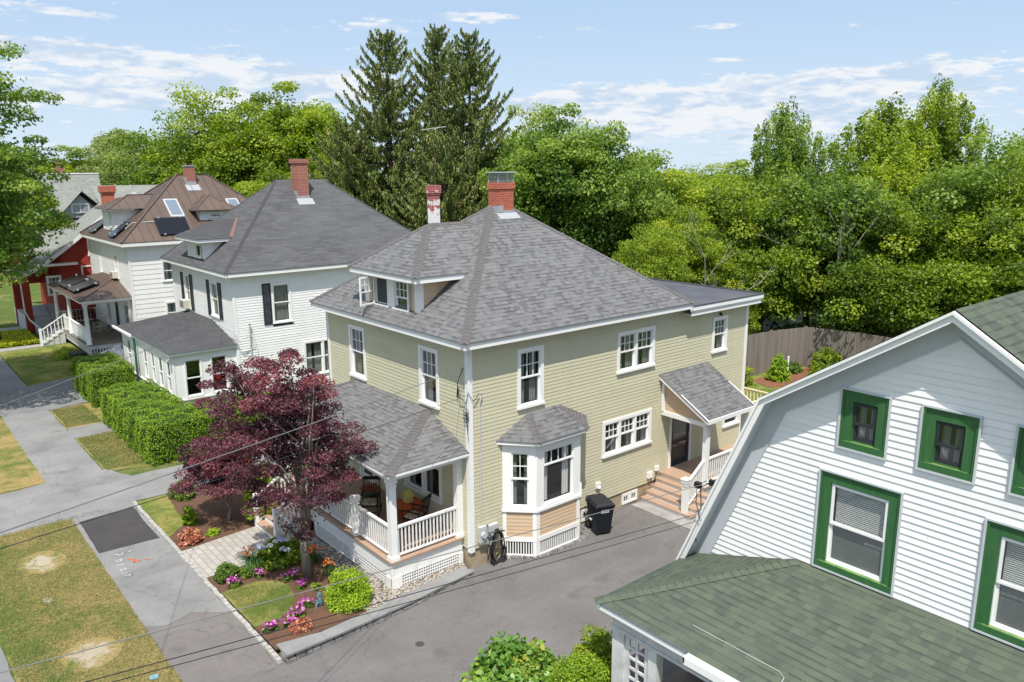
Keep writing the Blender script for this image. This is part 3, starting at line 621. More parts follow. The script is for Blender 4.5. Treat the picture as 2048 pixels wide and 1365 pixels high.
# ================================================================== SETTING
def sheet(name, pts, z, mat, jit=0.0, step=.25, uvs=None):
    P = []; n = len(pts); rn = random.Random(hash(name) % 1000 if False else len(name)*7+int(abs(pts[0][1])*10))
    for i in range(n):
        a = Vector(pts[i][:2]); b = Vector(pts[(i+1) % n][:2]); za = pts[i][2] if len(pts[i]) > 2 else z; zb = pts[(i+1) % n][2] if len(pts[(i+1) % n]) > 2 else z
        k = max(1, int((b-a).length/step)) if jit else 1; nv = Vector((-(b-a).y, (b-a).x)).normalized(); w_ = 0
        for j in range(k):
            f_ = j/k; w_ = w_*.6+rn.uniform(-jit, jit); q = a.lerp(b, f_)+(nv*w_ if j else Vector((0, 0))); P.append((q.x, q.y, za+(zb-za)*f_))
    mb = MB(); mb.face(P); o = mb.build(name, mat); o['kind'] = 'structure'; return o
g = MB(); g.face([(-700, -700, 0), (900, -700, 0), (900, 900, 0), (-700, 900, 0)]); g.build('ground', M['ground'])['kind'] = 'structure'
sheet('street', [(-19, -60), (-10.9, -60), (-10.85, 90), (-19, 90)], .006, M['road'], .03, .5)
sheet('grass_verge', [(-10.85, -.1), (-7.9, .05), (-7.95, 11.3), (-10.85, 11.35)], .012, M['verge'])
sheet('grass_verge', [(-10.85, 15.1), (-7.95, 15.3), (-7.95, 26), (-10.85, 26)], .012, M['verge'])
sheet('grass_verge', [(-10.85, 30.8), (-7.95, 30.8), (-7.95, 60), (-10.85, 60)], .012, M['lawn'])
sheet('sidewalk', [(-8.0, 3.0), (-7.55, 2.72), (-6.9, 2.95), (-6.1, 2.25), (-6.1, 70), (-8.0, 70)], .022, M['walk'], .025, .22)
sheet('sidewalk_patch', [(-8.02, -.2), (-6.1, -.75), (-6.1, 2.4), (-6.9, 3.05), (-7.55, 2.85), (-8.02, 3.15)], .018, M['walkbrown'], .025, .22)
sheet('sidewalk_patch', [(-7.9, 7.98), (-6.2, 7.86), (-6.18, 10.9), (-7.86, 10.75)], .027, M['patch'], .02, .3)
sheet('driveway', [(-10.9, -9), (-10.85, -.05), (-8.0, -.05), (-6.1, -.5), (-5.9, -.55), (-.3, -.2), (-.05, .02), (13.2, .02), (20, -2), (20, -9)], .014, M['drive'], .012, .3)
sheet('driveway', [(-10.9, 11.3), (-7.9, 11.28), (-6.05, 11.35), (14, 10.9), (14, 13.9), (-5.4, 13.9), (-6.0, 15.3), (-7.95, 15.3), (-8.6, 15.15), (-10.9, 15.1)], .016, M['walk'], .03, .25)
sheet('driveway', [(-10.9, 26), (-8.0, 25.8), (-6.05, 25.3), (-4.0, 25.6), (8, 29.3), (12, 29.3), (12, 33.2), (-1, 32.2), (-5.9, 30.9), (-8, 30.9), (-10.9, 30.9)], .026, M['road'], .03, .3)
sheet('footpath', [(-6.15, 20.0), (-3.4, 20.1), (-3.4, 21.5), (-6.05, 21.7)], .018, M['walk'], .03, .2)
sheet('footpath', [(-6.2, 41.3), (-3.3, 41.4), (-3.3, 42.3), (-6.2, 42.4)], .018, M['concrete'])
sheet('footpath', [(-6.2, 48.0), (-3.0, 48.2), (-3.0, 50.2), (-6.2, 50.2)], .018, M['concrete'])
sheet('front_lawn', [(-6.05, 15.1), (-3.6, 14.2), (-3.6, 20.05), (-6.05, 20.0)], .010, M['verge'])
sheet('front_lawn', [(-6.05, 21.6), (-3.6, 21.5), (-3.6, 25.6), (-6.05, 25.3)], .010, M['verge'])
sheet('front_lawn', [(-6.0, 30.9), (-1.5, 32.1), (-1.5, 41.3), (-6.0, 41.3)], .010, M['lawn'])
sheet('front_lawn', [(-5.97, 7.7), (-5.25, 8.4), (-5.0, 11.2), (-5.97, 11.2)], .040, M['lawn'], .02, .2)
# garden beds: the near part falls gently from the wall towards the paved walk
def pz(pts, dz): return [(x, y, .13-.0195*max(y, -2)+dz) for x, y in pts]
sheet('garden_bed', pz([(-5.97, -.25), (-5.0, -.22), (-.1, -.1), (-.1, .5), (-2.3, .5), (-2.3, 4.42), (-5.97, 4.42)], 0), .03, M['mulch'])
sheet('garden_bed', [(-5.97, 6.4), (-2.3, 6.4), (-2.3, 11.2), (-5.97, 11.2)], .034, M['mulch'])
sheet('front_lawn', pz([(-5.96, 1.05), (-5.4, .95), (-4.95, 1.2), (-4.55, 1.8), (-4.42, 2.4), (-4.55, 2.95), (-5.0, 3.25), (-5.96, 3.28)], .006), .08, M['lawn'])
sheet('garden_path', [(-6.0, 4.38), (-2.5, 4.40), (-2.5, 6.75), (-6.0, 6.45)], .056, M['paver'])
sheet('gravel_strip', pz([(-.1, .12), (-2.6, -.2), (-3.5, -.2), (-3.35, 1.2), (-3.0, 2.6), (-2.95, 4.38), (-2.3, 4.38), (-2.3, .45), (-.1, .45)], .007), .09, M['gravel'])
sheet('backyard_lawn', [(13.5, -3), (30, -3), (30, 7), (13.5, 9)], .010, M['lawn'])
sheet('garden_bed', [(23.3, 4.9), (26, 4.2), (29, 3), (29, 6), (23.6, 6.6)], .018, M['soil'], .05, .3)
sheet('driveway', [(-10.85, -30), (-6, -30), (-6, -9), (-10.85, -9)], .010, M['road'])
# worn dirt line, spray paint marks, covers
mb = MB()
def stroke(mb, pts, w_, z):
    for a, b in zip(pts[:-1], pts[1:]):
        a = Vector(a); b = Vector(b); n_ = Vector((-(b-a).y, (b-a).x)).normalized()*w_/2; mb.face([(a.x-n_.x, a.y-n_.y, z), (b.x-n_.x, b.y-n_.y, z), (b.x+n_.x, b.y+n_.y, z), (a.x+n_.x, a.y+n_.y, z)])
rn = random.Random(5); y = 7.75
for (ax, ay, pts) in [(-7.55, 7.6, [(0, 0), (.12, -.2), (.25, -.05)]), (-7.66, 7.15, [(0, 0), (.22, .04), (.14, -.14), (.0, -.08)]), (-7.72, 6.85, [(0, 0), (.2, 0), (.2, -.12), (.02, -.13)]), (-7.7, 6.5, [(0, 0), (.14, .05), (.2, -.06), (.05, -.12), (0, 0)]), (-7.74, 6.2, [(0, 0), (.2, .02)]), (-7.7, 6.05, [(0, 0), (.2, -.02), (.12, -.12)]), (-7.2, 7.5, [(0, 0), (.12, .1)])]:
    stroke(mb, [(ax+p[0]*.85, ay+p[1]*.85) for p in pts], .028, .031)
tag(mb.build('paint_marking', paint('faded_marking_paint', (.55, .55, .54), .8, .3, 12)), 'white spray painted utility squiggles on the sidewalk below the dark patch', 'ground marking')
mb = MB(); stroke(mb, [(-7.36, 7.05), (-7.2, 6.85), (-7.28, 6.7), (-7.05, 6.75)], .05, .031); stroke(mb, [(-6.98, 6.72), (-6.85, 6.6)], .03, .031)
tag(mb.build('paint_marking', M['orange']), 'orange spray painted mark beside the white squiggles on the sidewalk', 'ground marking')
mb = MB(); mb.lathe((-3.15, -2.09, .014), [(.11, 0), (.11, .006)], 20); tag(mb.build('valve_cover', paint('iron_cover', (.07, .065, .06), .7, .3, 20)), 'small round iron valve cover set in the near driveway', 'valve cover')
mb = MB(); mb.lathe((-8.44, .73, .012), [(.10, 0), (.10, .03)], 20); mb.tube([(-8.50, .73, .045), (-8.38, .73, .045)], .008, 5); tag(mb.build('manhole_cover', M['blue']), 'small pale blue round cover in the verge grass at the bottom edge', 'cover')
# kerb of granite cobbles
mb = MB(); rn = random.Random(3); yy = -.62
while yy < 11.25:
    l = rn.uniform(.17, .27); a = rn.uniform(-.012, .012); zz = .055+.03*max(0, 1-yy/3)+rn.uniform(-.008, .008)
    mb.hexa([(-6.10+a, yy, .0), (-5.98+a, yy, .0), (-5.98+a, yy+l-.015, .0), (-6.10+a, yy+l-.015, .0), (-6.095+a, yy+.01, zz), (-5.985+a, yy+.01, zz), (-5.985+a, yy+l-.025, zz), (-6.095+a, yy+l-.025, zz)]); yy += l
for i in range(3):
    x_ = -5.95+i*.22; mb.box(x_, x_+.2, -.66, -.54, 0, .05+.006*i)
tag(mb.build('cobble_edging', M['cobble']), 'pale granite cobble edging between sidewalk and front garden', 'edging')
# low stone retaining wall with bluestone cap
t = thing('retaining_wall', 'low dry stone retaining wall with wide grey slab cap along driveway', 'wall', (-3, -.4, 0))
capE = [(-5.95, -.80, -.22), (-4.9, -.76, -.40), (-3.6, -.70, -.30), (-2.4, -.60, -.16), (-1.1, -.42, .02), (-.15, -.30, .12)]
c = MB(); s_ = MB(); rn = random.Random(9)
for i in range(5):
    (xa, y0, y1), (xb, y2, y3) = capE[i], capE[i+1]; za = .27-.028*i; zb = .27-.028*(i+1)
    c.hexa([(xa+.004, y0, za-.05), (xb-.004, y2, zb-.05), (xb-.004, y3, zb-.05), (xa+.004, y1, za-.05), (xa+.004, y0, za), (xb-.004, y2, zb), (xb-.004, y3, zb), (xa+.004, y1, za)])
    x_ = xa
    while x_ < xb:
        l = rn.uniform(.16, .36)
        for k in range(2):
            f0 = (x_-xa)/(xb-xa); yl = y0+(y2-y0)*f0; zt = (za-.055)*(k+1)/2; z0_ = (za-.055)*k/2; in_ = rn.uniform(.02, .07)-(.03 if k == 0 else 0)
            o_ = rn.uniform(-.03, .03)*k
            s_.hexa([(x_+o_, yl+in_, z0_+.004), (x_+l-.012+o_, yl+in_+.004, z0_+.004), (x_+l-.012+o_, yl+.3, z0_+.004), (x_+o_, yl+.3, z0_+.004), (x_+.01+o_, yl+in_+.008, zt), (x_+l-.02+o_, yl+in_+.008, zt), (x_+l-.02+o_, yl+.3, zt), (x_+.01+o_, yl+.3, zt)])
        x_ += l
s_.build('stone_course', M['stone'], t); c.build('cap_slab', M['bluestone'], t)
# low broken stones under the bay
t2 = MB(); rn = random.Random(4); x_ = .95
while x_ < 4.5:
    l = rn.uniform(.12, .3); yb = -.12-.62*min(1, max(0, (x_-1.0)/.8)) if x_ < 3.6 else -.74+.6*(x_-3.6)
    t2.hexa([(x_, yb-.12, 0), (x_+l-.02, yb-.12, 0), (x_+l-.02, yb+.1, 0), (x_, yb+.1, 0), (x_+.02, yb-.09, .05+rn.uniform(0, .05)), (x_+l-.03, yb-.10, .05+rn.uniform(0, .05)), (x_+l-.02, yb+.1, .08), (x_, yb+.1, .08)]); x_ += l
tag(t2.build('stone_edging', M['stone']), 'row of dark flat stones under the bay window', 'edging')

# ================================================================== HOUSE 1 (olive)
H = thing('olive_house', 'olive clapboard two storey house with grey shingled hip roof and bay window', 'house', (0, 0, 0))
fs = frame((0, 0, 0), (1, 0, 0), (0, -1, 0)); ff = frame((0, 0, 0), (0, 1, 0), (-1, 0, 0))
fb = frame((13.05, 0, 0), (0, 1, 0), (1, 0, 0)); fl = frame((0, 8.07, 0), (1, 0, 0), (0, 1, 0))
side_op = [(1.74, 2.74, 4.42, 6.2), (5.92, 7.73, 4.75, 6.11), (10.92, 11.79, 4.66, 5.97), (5.31, 7.69, 2.05, 3.27), (8.70, 9.92, .85, 3.02), (11.83, 12.86, 1.64, 2.1), (1.2, 4.27, .1, 3.6)]
front_op = [(5.51, 6.54, 4.46, 6.22), (1.38, 2.37, 4.46, 6.22), (1.36, 3.36, 1.55, 3.05), (5.2, 6.2, .95, 3.05)]
mb = MB(); siding(mb, fs, rect(.11, 12.96), .60, 6.58, side_op); mb.build('wall', M['olive'], H)
mb = MB(); siding(mb, ff, rect(.11, 7.96), .60, 6.58, front_op); mb.build('wall', M['olive'], H)
mb = MB(); siding(mb, fb, rect(0, 8.07), .60, 6.4, (), .22); siding(mb, fl, rect(0, 13.05), .60, 6.4, (), .22); mb.build('wall', M['olive'], H)
for bb in (((-.035, .115, -.035, -.001, .52, 6.56), (-.035, -.001, -.001, .115, .52, 6.56)), ((-.035, -.001, 7.96, 8.1, .52, 6.56), (-.035, .1, 8.071, 8.105, .52, 6.56)), ((12.95, 13.09, -.035, -.001, .52, 6.3), (13.051, 13.09, -.001, .12, .52, 6.3))):
    mb = MB(); mb.box(*bb[0]); mb.box(*bb[1]); mb.build('corner_trim', M['white'], H)
mb = MB(); bo = [(6.35, 7.12, .12, .50), (4.42, 4.86, .10, .50)]
def fnd(mb, fr, u0, u1, ops):
    xs = sorted([u0, u1]+[v for o in ops for v in o[:2]])
    for a, b in zip(xs[:-1], xs[1:]):
        o = [q for q in ops if q[0] <= a+.001 and q[1] >= b-.001]
        if o: mb.lbox(fr, a, b, -.1, o[0][2], -.3, -.03); mb.lbox(fr, a, b, o[0][3], .62, -.3, -.03)
        else: mb.lbox(fr, a, b, -.1, .62, -.3, -.03)
fnd(mb, fs, .04, 13.0, bo); mb.lbox(ff, .04, 8.0, -.1, .62, -.3, -.03); mb.lbox(fb, .1, 8.0, -.1, .62, -.3, -.03); mb.lbox(fl, .04, 13.0, -.1, .62, -.3, -.03)
mb.build('foundation', M['foundation'], H)
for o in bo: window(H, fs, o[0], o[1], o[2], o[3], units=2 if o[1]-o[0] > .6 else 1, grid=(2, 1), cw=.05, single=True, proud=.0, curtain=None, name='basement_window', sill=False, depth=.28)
# eaves
mb = MB(); fascia_ring(mb, -.40, 9.20, -.40, 8.47, 6.55, 6.735); mb.box(-.37, 9.17, -.37, 8.44, 6.56, 6.58)
mb.box(9.204, 13.37, -.36, -.33, 6.28, 6.42); mb.box(9.204, 13.40, -.385, -.361, 6.42, 6.50); mb.box(9.10, 13.43, -.41, -.386, 6.47, 6.63)
mb.box(13.34, 13.37, -.33, 8.4, 6.28, 6.42); mb.box(13.371, 13.40, -.36, 8.4, 6.42, 6.50); mb.box(13.401, 13.43, -.385, 8.4, 6.47, 6.63); mb.box(9.21, 13.33, -.32, 8.4, 6.30, 6.33)
mb.box(9.15, 9.19, -.43, -.405, 6.52, 6.70)
mb.build('fascia', M['white'], H)
rf = hip_roof(H, -.44, 9.23, -.44, 8.51, 6.765, 4.05, 4.75, 4.035, 4.035, 10.02, M['roof1'], M['cap1'], capw=.14)
mb = MB(); mb.face([(7.2, -.37, 6.60), (13.40, -.37, 6.60), (13.40, 8.4, 6.60), (7.2, 8.4, 6.60)]); mb.box(13.38, 13.44, -.42, 8.42, 6.60, 6.65); mb.box(9.25, 13.37, -.42, -.37, 6.60, 6.65); mb.build('flat_roof', M['membrane'], H)
# big chimney
ch = MB(); ch.box(4.10, 4.76, 3.70, 4.21, 9.2, 10.55); ch.box(4.07, 4.79, 3.67, 4.24, 10.55, 10.76)
cho = ch.build('chimney', M['brick'], H)
f_ = MB(); f_.box(4.02, 4.84, 3.62, 4.29, 11.07, 11.10); f_.box(4.2, 4.7, 3.8, 4.15, 10.76, 10.80); f_.build('chimney_cap', M['steel'], cho)
f_ = MB()
for (x0, x1, y0, y1) in ((4.11, 4.75, 3.71, 3.715), (4.11, 4.75, 4.195, 4.20), (4.11, 4.115, 3.71, 4.20), (4.745, 4.75, 3.71, 4.20)): f_.box(x0, x1, y0, y1, 10.76, 11.07)
f_.build('cap_mesh', M['wiremesh'], cho)
f_ = MB()
for x_, y_ in ((4.11, 3.71), (4.75, 3.71), (4.11, 4.2), (4.75, 4.2)): f_.box(x_-.012, x_+.012, y_-.012, y_+.012, 10.76, 11.07)
f_.build('cap_post', M['steel'], cho)
f_ = MB()
f_.face([(4.0, 3.44, 9.60), (4.86, 3.44, 9.60), (4.86, 3.69, 9.785), (4.0, 3.69, 9.785)]); f_.box(4.08, 4.78, 3.68, 3.698, 9.68, 9.86); f_.box(4.08, 4.098, 3.699, 4.23, 9.72, 10.0); f_.box(4.08, 4.3, 3.672, 3.679, 9.80, 10.02)
f_.build('flashing', M['flash'], cho)
ch = MB(); ch.box(2.95, 3.25, 5.80, 6.10, 7.8, 10.45); ch.box(2.91, 3.29, 5.76, 6.14, 10.40, 10.66); ch.box(2.93, 3.27, 5.78, 6.12, 10.34, 10.40); ch.build('chimney', M['brickw'], H)['label'] = 'slim chimney with white paint peeling off red brick'
# front dormer
D = MB(); DX = .08
dm = thing_part = MB(); fd = frame((DX, 2.42, 0), (0, 1, 0), (-1, 0, 0))
zr = lambda x: 6.765+.7238*(x+.44)
sd_ = MB(); siding(sd_, fd, rect(0.2, 2.80), 7.05, 8.1, [(.38, 2.62, 7.05, 8.1)]); 
fdn = frame((DX, 2.42, 0), (1, 0, 0), (0, -1, 0)); fdf = frame((DX, 5.42, 0), (1, 0, 0), (0, 1, 0))
siding(sd_, fdn, lambda z: (.0, max(.02, (z-7.02)/.7238)), 7.10, 8.1); siding(sd_, fdf, lambda z: (.0, max(.02, (z-7.02)/.7238)), 7.10, 8.1)
DR = sd_.build('dormer', M['tan'], H)
tr = MB(); tr.box(DX-.04, DX+.14, 2.38, 2.419, 6.95, 8.1); tr.box(DX-.04, DX-.001, 2.419, 2.60, 6.95, 8.1); tr.box(DX-.04, DX-.001, 5.2, 5.44, 7.0, 8.1); tr.box(DX-.04, DX+.12, 5.421, 5.46, 7.0, 8.1)
tr.box(-.30, -.27, 2.02, 5.82, 8.04, 8.20); tr.box(-.27, 1.62, 2.02, 2.05, 8.04, 8.20); tr.box(-.27, 1.62, 5.79, 5.82, 8.04, 8.20); tr.box(-.26, 1.6, 2.06, 5.78, 8.06, 8.08)
tr.lbox(fd, .38, 2.62, 6.99, 7.06, -.02, .05); tr.build('trim', M['white'], DR)
window(DR, fd, .50, 1.36, 7.05, 8.03, cw=.07, name='window', grid=(3, 2), split=.6, curtain=None, depth=.5)
wd = window(DR, fd, 1.62, 2.50, 7.05, 8.03, cw=.07, name='window', single=True, grid=None, curtain=None, depth=.5)
for c_ in bpy.data.objects:
    if c_.parent == wd and c_.name.startswith('pane'): c_.data.materials[0] = M['screen']; c_.name = 'insect_screen'
tr = MB(); tr.lbox(fd, 1.36, 1.62, 7.05, 8.05, -.02, .04)
p0 = fd(2.43, 0, .04); a_ = R(62); ud = Vector((-math.sin(a_), math.cos(a_)*-1*-.35, 0)).normalized(); ud = Vector((-.88, -.28, 0)).normalized(); fo = frame(p0, ud, (ud.y, -ud.x, 0))
for q in ((0, .66, 7.10, 7.15), (0, .66, 7.93, 7.98), (0, .05, 7.15, 7.93), (.61, .66, 7.15, 7.93), (.05, .61, 7.5, 7.53)): tr.lbox(fo, *q, -.02, .02)
for i in (1, 2): tr.lbox(fo, .05+.56*i/3-.01, .05+.56*i/3+.01, 7.53, 7.93, -.01, .01)
tr.lbox(fo, .05, .61, 7.72, 7.74, -.01, .01); tr.build('casement', M['white'], DR)
dr = MB(); e = 8.22; ax, bx = 1.47, 3.42; yc = 3.92
A, B = (-.33, 1.99, e), (-.33, 5.85, e); ap = (ax+.02, yc, 9.55); rg = (bx, yc, 9.55)
vx = -.44+(e-6.765)/.7238
roofface(dr, [B, A, ap]); roofface(dr, [A, (vx+.02, 1.99, e), rg, ap], off=2.2); roofface(dr, [(vx+.02, 5.85, e), B, ap, rg], off=4.4); dr.box(-.33, 1.6, 1.99, 5.85, 8.20, 8.215)
dro = dr.build('dormer_roof', M['roof1'], H)
c = MB(); s = side_vecs(A, ap, (0, 1, 0), (1, 0, 0)); hipcaps(c, A, ap, s[0], s[1], .14); c.build('ridge_cap', M['cap1'], dro)
c = MB(); s = side_vecs(B, ap, (0, -1, 0), (1, 0, 0)); hipcaps(c, B, ap, s[0], s[1], .14); c.build('ridge_cap', M['cap1'], dro)
c = MB(); hipcaps(c, ap, (bx-.25, yc, 9.55), (0, -1, -.72), (0, 1, -.72), .13); c.build('ridge_cap', M['cap1'], dro)
# windows
for o, k in (((1.74, 2.74, 4.42, 6.2), 1), ((5.92, 7.73, 4.75, 6.11), 2), ((10.92, 11.79, 4.66, 5.97), 1), ((5.31, 7.69, 2.05, 3.27), 3)):
    window(H, fs, *o, units=k, grid=(3, 2), cfill=.75 if k < 3 else .5)
window(H, fs, 11.83, 12.86, 1.64, 2.1, cw=.09, single=True, grid=None, curtain=None)
for o in ((5.51, 6.54, 4.46, 6.22), (1.38, 2.37, 4.46, 6.22)): window(H, ff, *o, grid=(3, 2), cfill=.8)
window(H, ff, 1.36, 3.36, 1.55, 3.05, units=2, grid=(4, 1), split=.28, cfill=.5)
def door(parent, fr, u0, u1, z0, z1, mat, name='door', glassy=True, casing='white'):
    a = MB(); a.lbox(fr, u0, u0+.1, z0, z1, -.06, .045); a.lbox(fr, u1-.1, u1, z0, z1, -.06, .045); a.lbox(fr, u0+.1, u1-.1, z1-.12, z1, -.06, .045)
    o = a.build('door_frame', M[casing], parent); d = MB(); x0, x1 = u0+.1, u1-.1
    for q in ((x0, x1, z0, z0+.2), (x0, x1, z1-.26, z1-.12), (x0, x0+.11, z0+.2, z1-.26), (x1-.11, x1, z0+.2, z1-.26), (x0+.11, x1-.11, z0+.85, z0+.93)): d.lbox(fr, *q, -.03, .01)
    d.build('door', M[mat], o); g_ = MB(); gq = [fr(x0+.1, z0+.19, -.01), fr(x1-.1, z0+.19, -.01), fr(x1-.1, z1-.25, -.01), fr(x0+.1, z1-.25, -.01)]; gq = gq if (gq[1]-gq[0]).cross(gq[2]-gq[0]).dot(fr(0, 0, 1)-fr(0, 0, 0)) > 0 else gq[::-1]; g_.face(gq); g_.build('pane', M['glass'], o)
    b_ = MB(); b_.lbox(fr, x0, x1, z0, z1-.12, -.12, -.09); b_.lbox(fr, x0+.14, x1-.14, z0+1.05, z1-.35, -.089, -.08, 1); 
    for i in range(1, 5): xx = x0+.14+(x1-x0-.28)*i/5; b_.lbox(fr, xx-.014, xx+.014, z0+1.05, z1-.35, -.079, -.074, 0)
    b_.build('inner_door', [paint('inner_door_wood', (.14, .085, .06), .5, .3, 3, stretch=(6, 6, .6)), M['dark']], o)
    h = MB(); h.tube([fr(x1-.05, z0+.95, .02), fr(x1-.05, z0+1.08, .04)], .012, 6); h.build('handle', M['steel'], o); return o
door(H, fs, 8.70, 9.92, .85, 3.02, 'black')
door(H, ff, 5.2, 6.2, .95, 3.05, 'white')
# bay window
By = -.70; pL, pA, pB, pR = (1.17, 0), (1.87, By), (3.60, By), (4.30, 0)
def fac(p, q):
    u = Vector((q[0]-p[0], q[1]-p[1], 0)); n_ = Vector((u.y, -u.x, 0)).normalized(); return frame((p[0], p[1], 0), u, n_), u.length
F = [fac(pL, pA), fac(pA, pB), fac(pB, pR)]
BT = MB(); BS = MB(); LT = MB(); DK = MB()
for i, (fr, ln) in enumerate(F):
    BT.lbox(fr, 0, ln, .0, .10, -.03, .03); BT.lbox(fr, 0, ln, .52, .66, -.03, .035); BT.lbox(fr, 0, .10, .10, .52, -.03, .03); BT.lbox(fr, ln-.10, ln, .10, .52, -.03, .03)
    n_ = int((ln-.2)/.075)
    for k in range(n_): x_ = .10+(ln-.2)*(k+.5)/n_; BT.lbox(fr, x_-.017, x_+.017, .10, .52, -.01, .012)
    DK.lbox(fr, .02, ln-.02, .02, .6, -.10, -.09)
    siding(BS, fr, rect(.1, ln-.1), .66, 1.46); BT.lbox(fr, 0, .11, .66, 1.46, -.03, .028); BT.lbox(fr, ln-.11, ln, .66, 1.46, -.03, .028)
    BT.lbox(fr, -.02, ln+.02, 1.46, 1.54, -.03, .07); BT.lbox(fr, 0, ln, 3.30, 3.52, -.03, .03)
wz = (1.58, 3.30)
ops = [(.22, .80), (.22, 1.50), (.22, .80)]
for (fr, ln), (a, b) in zip(F, ops): BT.lbox(fr, 0, a, 1.54, 3.30, -.03, .026); BT.lbox(fr, b, ln, 1.54, 3.30, -.03, .026)
# roof fascia
e = .2; e2 = [(.97, 0), (1.77, By-.2), (3.70, By-.2), (4.52, 0)]
for p, q in zip(e2[:-1], e2[1:]):
    BT.beam((p[0], p[1], 3.60), (q[0], q[1], 3.60), .025, .10)
BT.face([(e2[0][0], 0, 3.545), (e2[1][0], e2[1][1], 3.545), (e2[2][0], e2[2][1], 3.545), (e2[3][0], 0, 3.545)])
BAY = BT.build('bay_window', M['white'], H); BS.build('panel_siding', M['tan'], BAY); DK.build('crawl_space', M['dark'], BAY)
window(BAY, F[0][0], ops[0][0], ops[0][1], 1.56, 3.30, cw=.04, grid=(2, 2), curtain='curtain', depth=.34, proud=.03, sill=False, cfill=.5)
window(BAY, F[1][0], ops[1][0], ops[1][1], 1.56, 3.30, cw=.04, grid=(4, 1), split=.27, curtain='white', depth=.5, proud=.03, sill=False, cfill=.5)
window(BAY, F[2][0], ops[2][0], ops[2][1], 1.56, 3.30, cw=.04, grid=(2, 2), curtain='curtain', depth=.34, proud=.03, sill=False)
br = MB(); Z = 3.665; q0, q1, q2, q3 = (.93, -.0, Z), (1.74, By-.24, Z), (3.74, By-.24, Z), (4.58, -.0, Z); T1, T2 = (2.15, -.0, 4.26), (3.38, -.0, 4.28)
roofface(br, [q0, q1, T1]); roofface(br, [q1, q2, T2, T1], off=3); roofface(br, [q2, q3, T2], off=6); 
for a, b in ((q0, q1), (q1, q2), (q2, q3)): br.face([a, b, (b[0], b[1], Z-.03), (a[0], a[1], Z-.03)])
bro = br.build('bay_roof', M['roof1'], BAY); c = MB()
s = side_vecs(q1, T1, (-.65, .75, 0), (1, 0, 0)); hipcaps(c, q1, T1, s[0], s[1], .12); c.build('roof_cap', M['cap1'], BAY); c = MB(); s = side_vecs(q2, T2, (-1, 0, 0), (.65, .75, 0)); hipcaps(c, q2, T2, s[0], s[1], .12); co_ = c.build('roof_cap', M['cap1'], BAY)
# meters, vents, small boxes on the walls
m_ = MB(); m_.lbox(fs, .22, .46, .78, 1.26, .02, .14); m_.tube([fs(.34, 1.02, .14), fs(.34, 1.02, .22)], .085, 14); m_.lbox(fs, .55, .90, .88, 1.22, .02, .15); m_.tube([fs(.46, 1.2, .08), fs(.50, 1.3, .08), fs(.58, 1.22, .08)], .025, 6)
m_.tube([fs(.34, 1.26, .06), fs(.34, 4.9, .05), fs(.40, 5.15, .08), fs(.36, 5.22, .1)], .017, 6); m_.lbox(fs, .60, .75, .60, .86, .02, .1); m_.build('electric_meter', M['meter'], H)
m_ = MB(); m_.lbox(fs, 5.02, 5.22, 1.10, 1.28, .02, .08); m_.tube([fs(5.12, 1.15, .08), fs(5.12, 1.1, .13)], .04, 8); m_.build('dryer_vent', M['white'], H)
m_ = MB(); m_.lbox(fs, 7.55, 7.78, .78, 1.0, .02, .10); m_.lbox(fs, 7.95, 8.12, .95, 1.12, .02, .10); m_.tube([fs(8.0, .95, .08), fs(7.95, .8, .1), fs(7.85, .7, .12), fs(7.8, .5, .14)], .014, 6, 1); m_.build('outlet_box', [M['white'], M['rubber']], H)
m_ = MB(); m_.lbox(fs, 11.28, 11.36, 6.04, 6.12, .02, .07); m_.tube([fs(11.32, 6.05, .07), fs(11.32, 6.0, .1)], .03, 8); m_.build('security_light', M['rubber'], H)
# ---------- front porch
P_ = MB(); 
P_.box(-2.40, -2.36, .36, 7.9, .44, .86); P_.box(-2.36, -.04, .36, .40, .44, .86); P_.box(-2.36, -.04, 7.86, 7.9, .44, .86)
P_.box(-2.43, -2.35, .33, .36+.02, .05, .87); P_.box(-2.43, -2.10, .325, .355, .03, .44); P_.box(-2.435, -2.405, .355, .62, .03, .44); P_.box(-.18, -.04, .33, .355, .05, .44)
for yy in (2.6, 4.85): P_.box(-2.415, -2.38, yy-.09, yy+.09, .03, .44)
P_.box(-2.41, -.04, .335, .35, .02, .10); P_.box(-2.42, -2.40, .62, 4.9, .02, .09)
PO = P_.build('front_porch', M['white'], H)
d_ = MB(); 
for i in range(18): x_ = -2.45+i*.135; d_.box(x_, x_+.13, .30, 7.95, .862, .92)
d_.box(-2.45, -.05, .28, .30, .865, .915); d_.build('deck', M['decking'], PO)
l_ = MB(); lattice(l_, frame((-2.385, .62, 0), (0, 1, 0), (-1, 0, 0)), 0, 4.2, .09, .44); lattice(l_, frame((-2.1, .345, 0), (1, 0, 0), (0, -1, 0)), 0, 1.92, .10, .44); l_.build('lattice', M['white'], PO)
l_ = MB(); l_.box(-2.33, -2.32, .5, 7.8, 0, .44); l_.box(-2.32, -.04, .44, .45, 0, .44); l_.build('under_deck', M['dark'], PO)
for (x_, y_) in ((-2.28, .44), (-.10, .44), (-2.28, 4.95), (-2.28, 7.75)):
    c_ = MB(); column(c_, x_, y_, .92, 3.22); c_.build('column', M['white'], PO)
c_ = MB(); column(c_, -2.28, 2.45, .92, 2.06, .16); c_.box(-2.40, -2.16, 2.33, 2.57, 2.06, 2.10); c_.build('newel_post', M['white'], PO)
for a, b in (((-2.28, .55), (-2.28, 2.36)), ((-2.28, 2.54), (-2.28, 4.85)), ((-2.17, .44), (-.2, .44)), ((-2.28, 6.75), (-2.28, 7.65))):
    r_ = MB(); railing(r_, (*a, .92), (*b, .92), .93); r_.build('railing', M['white'], PO)
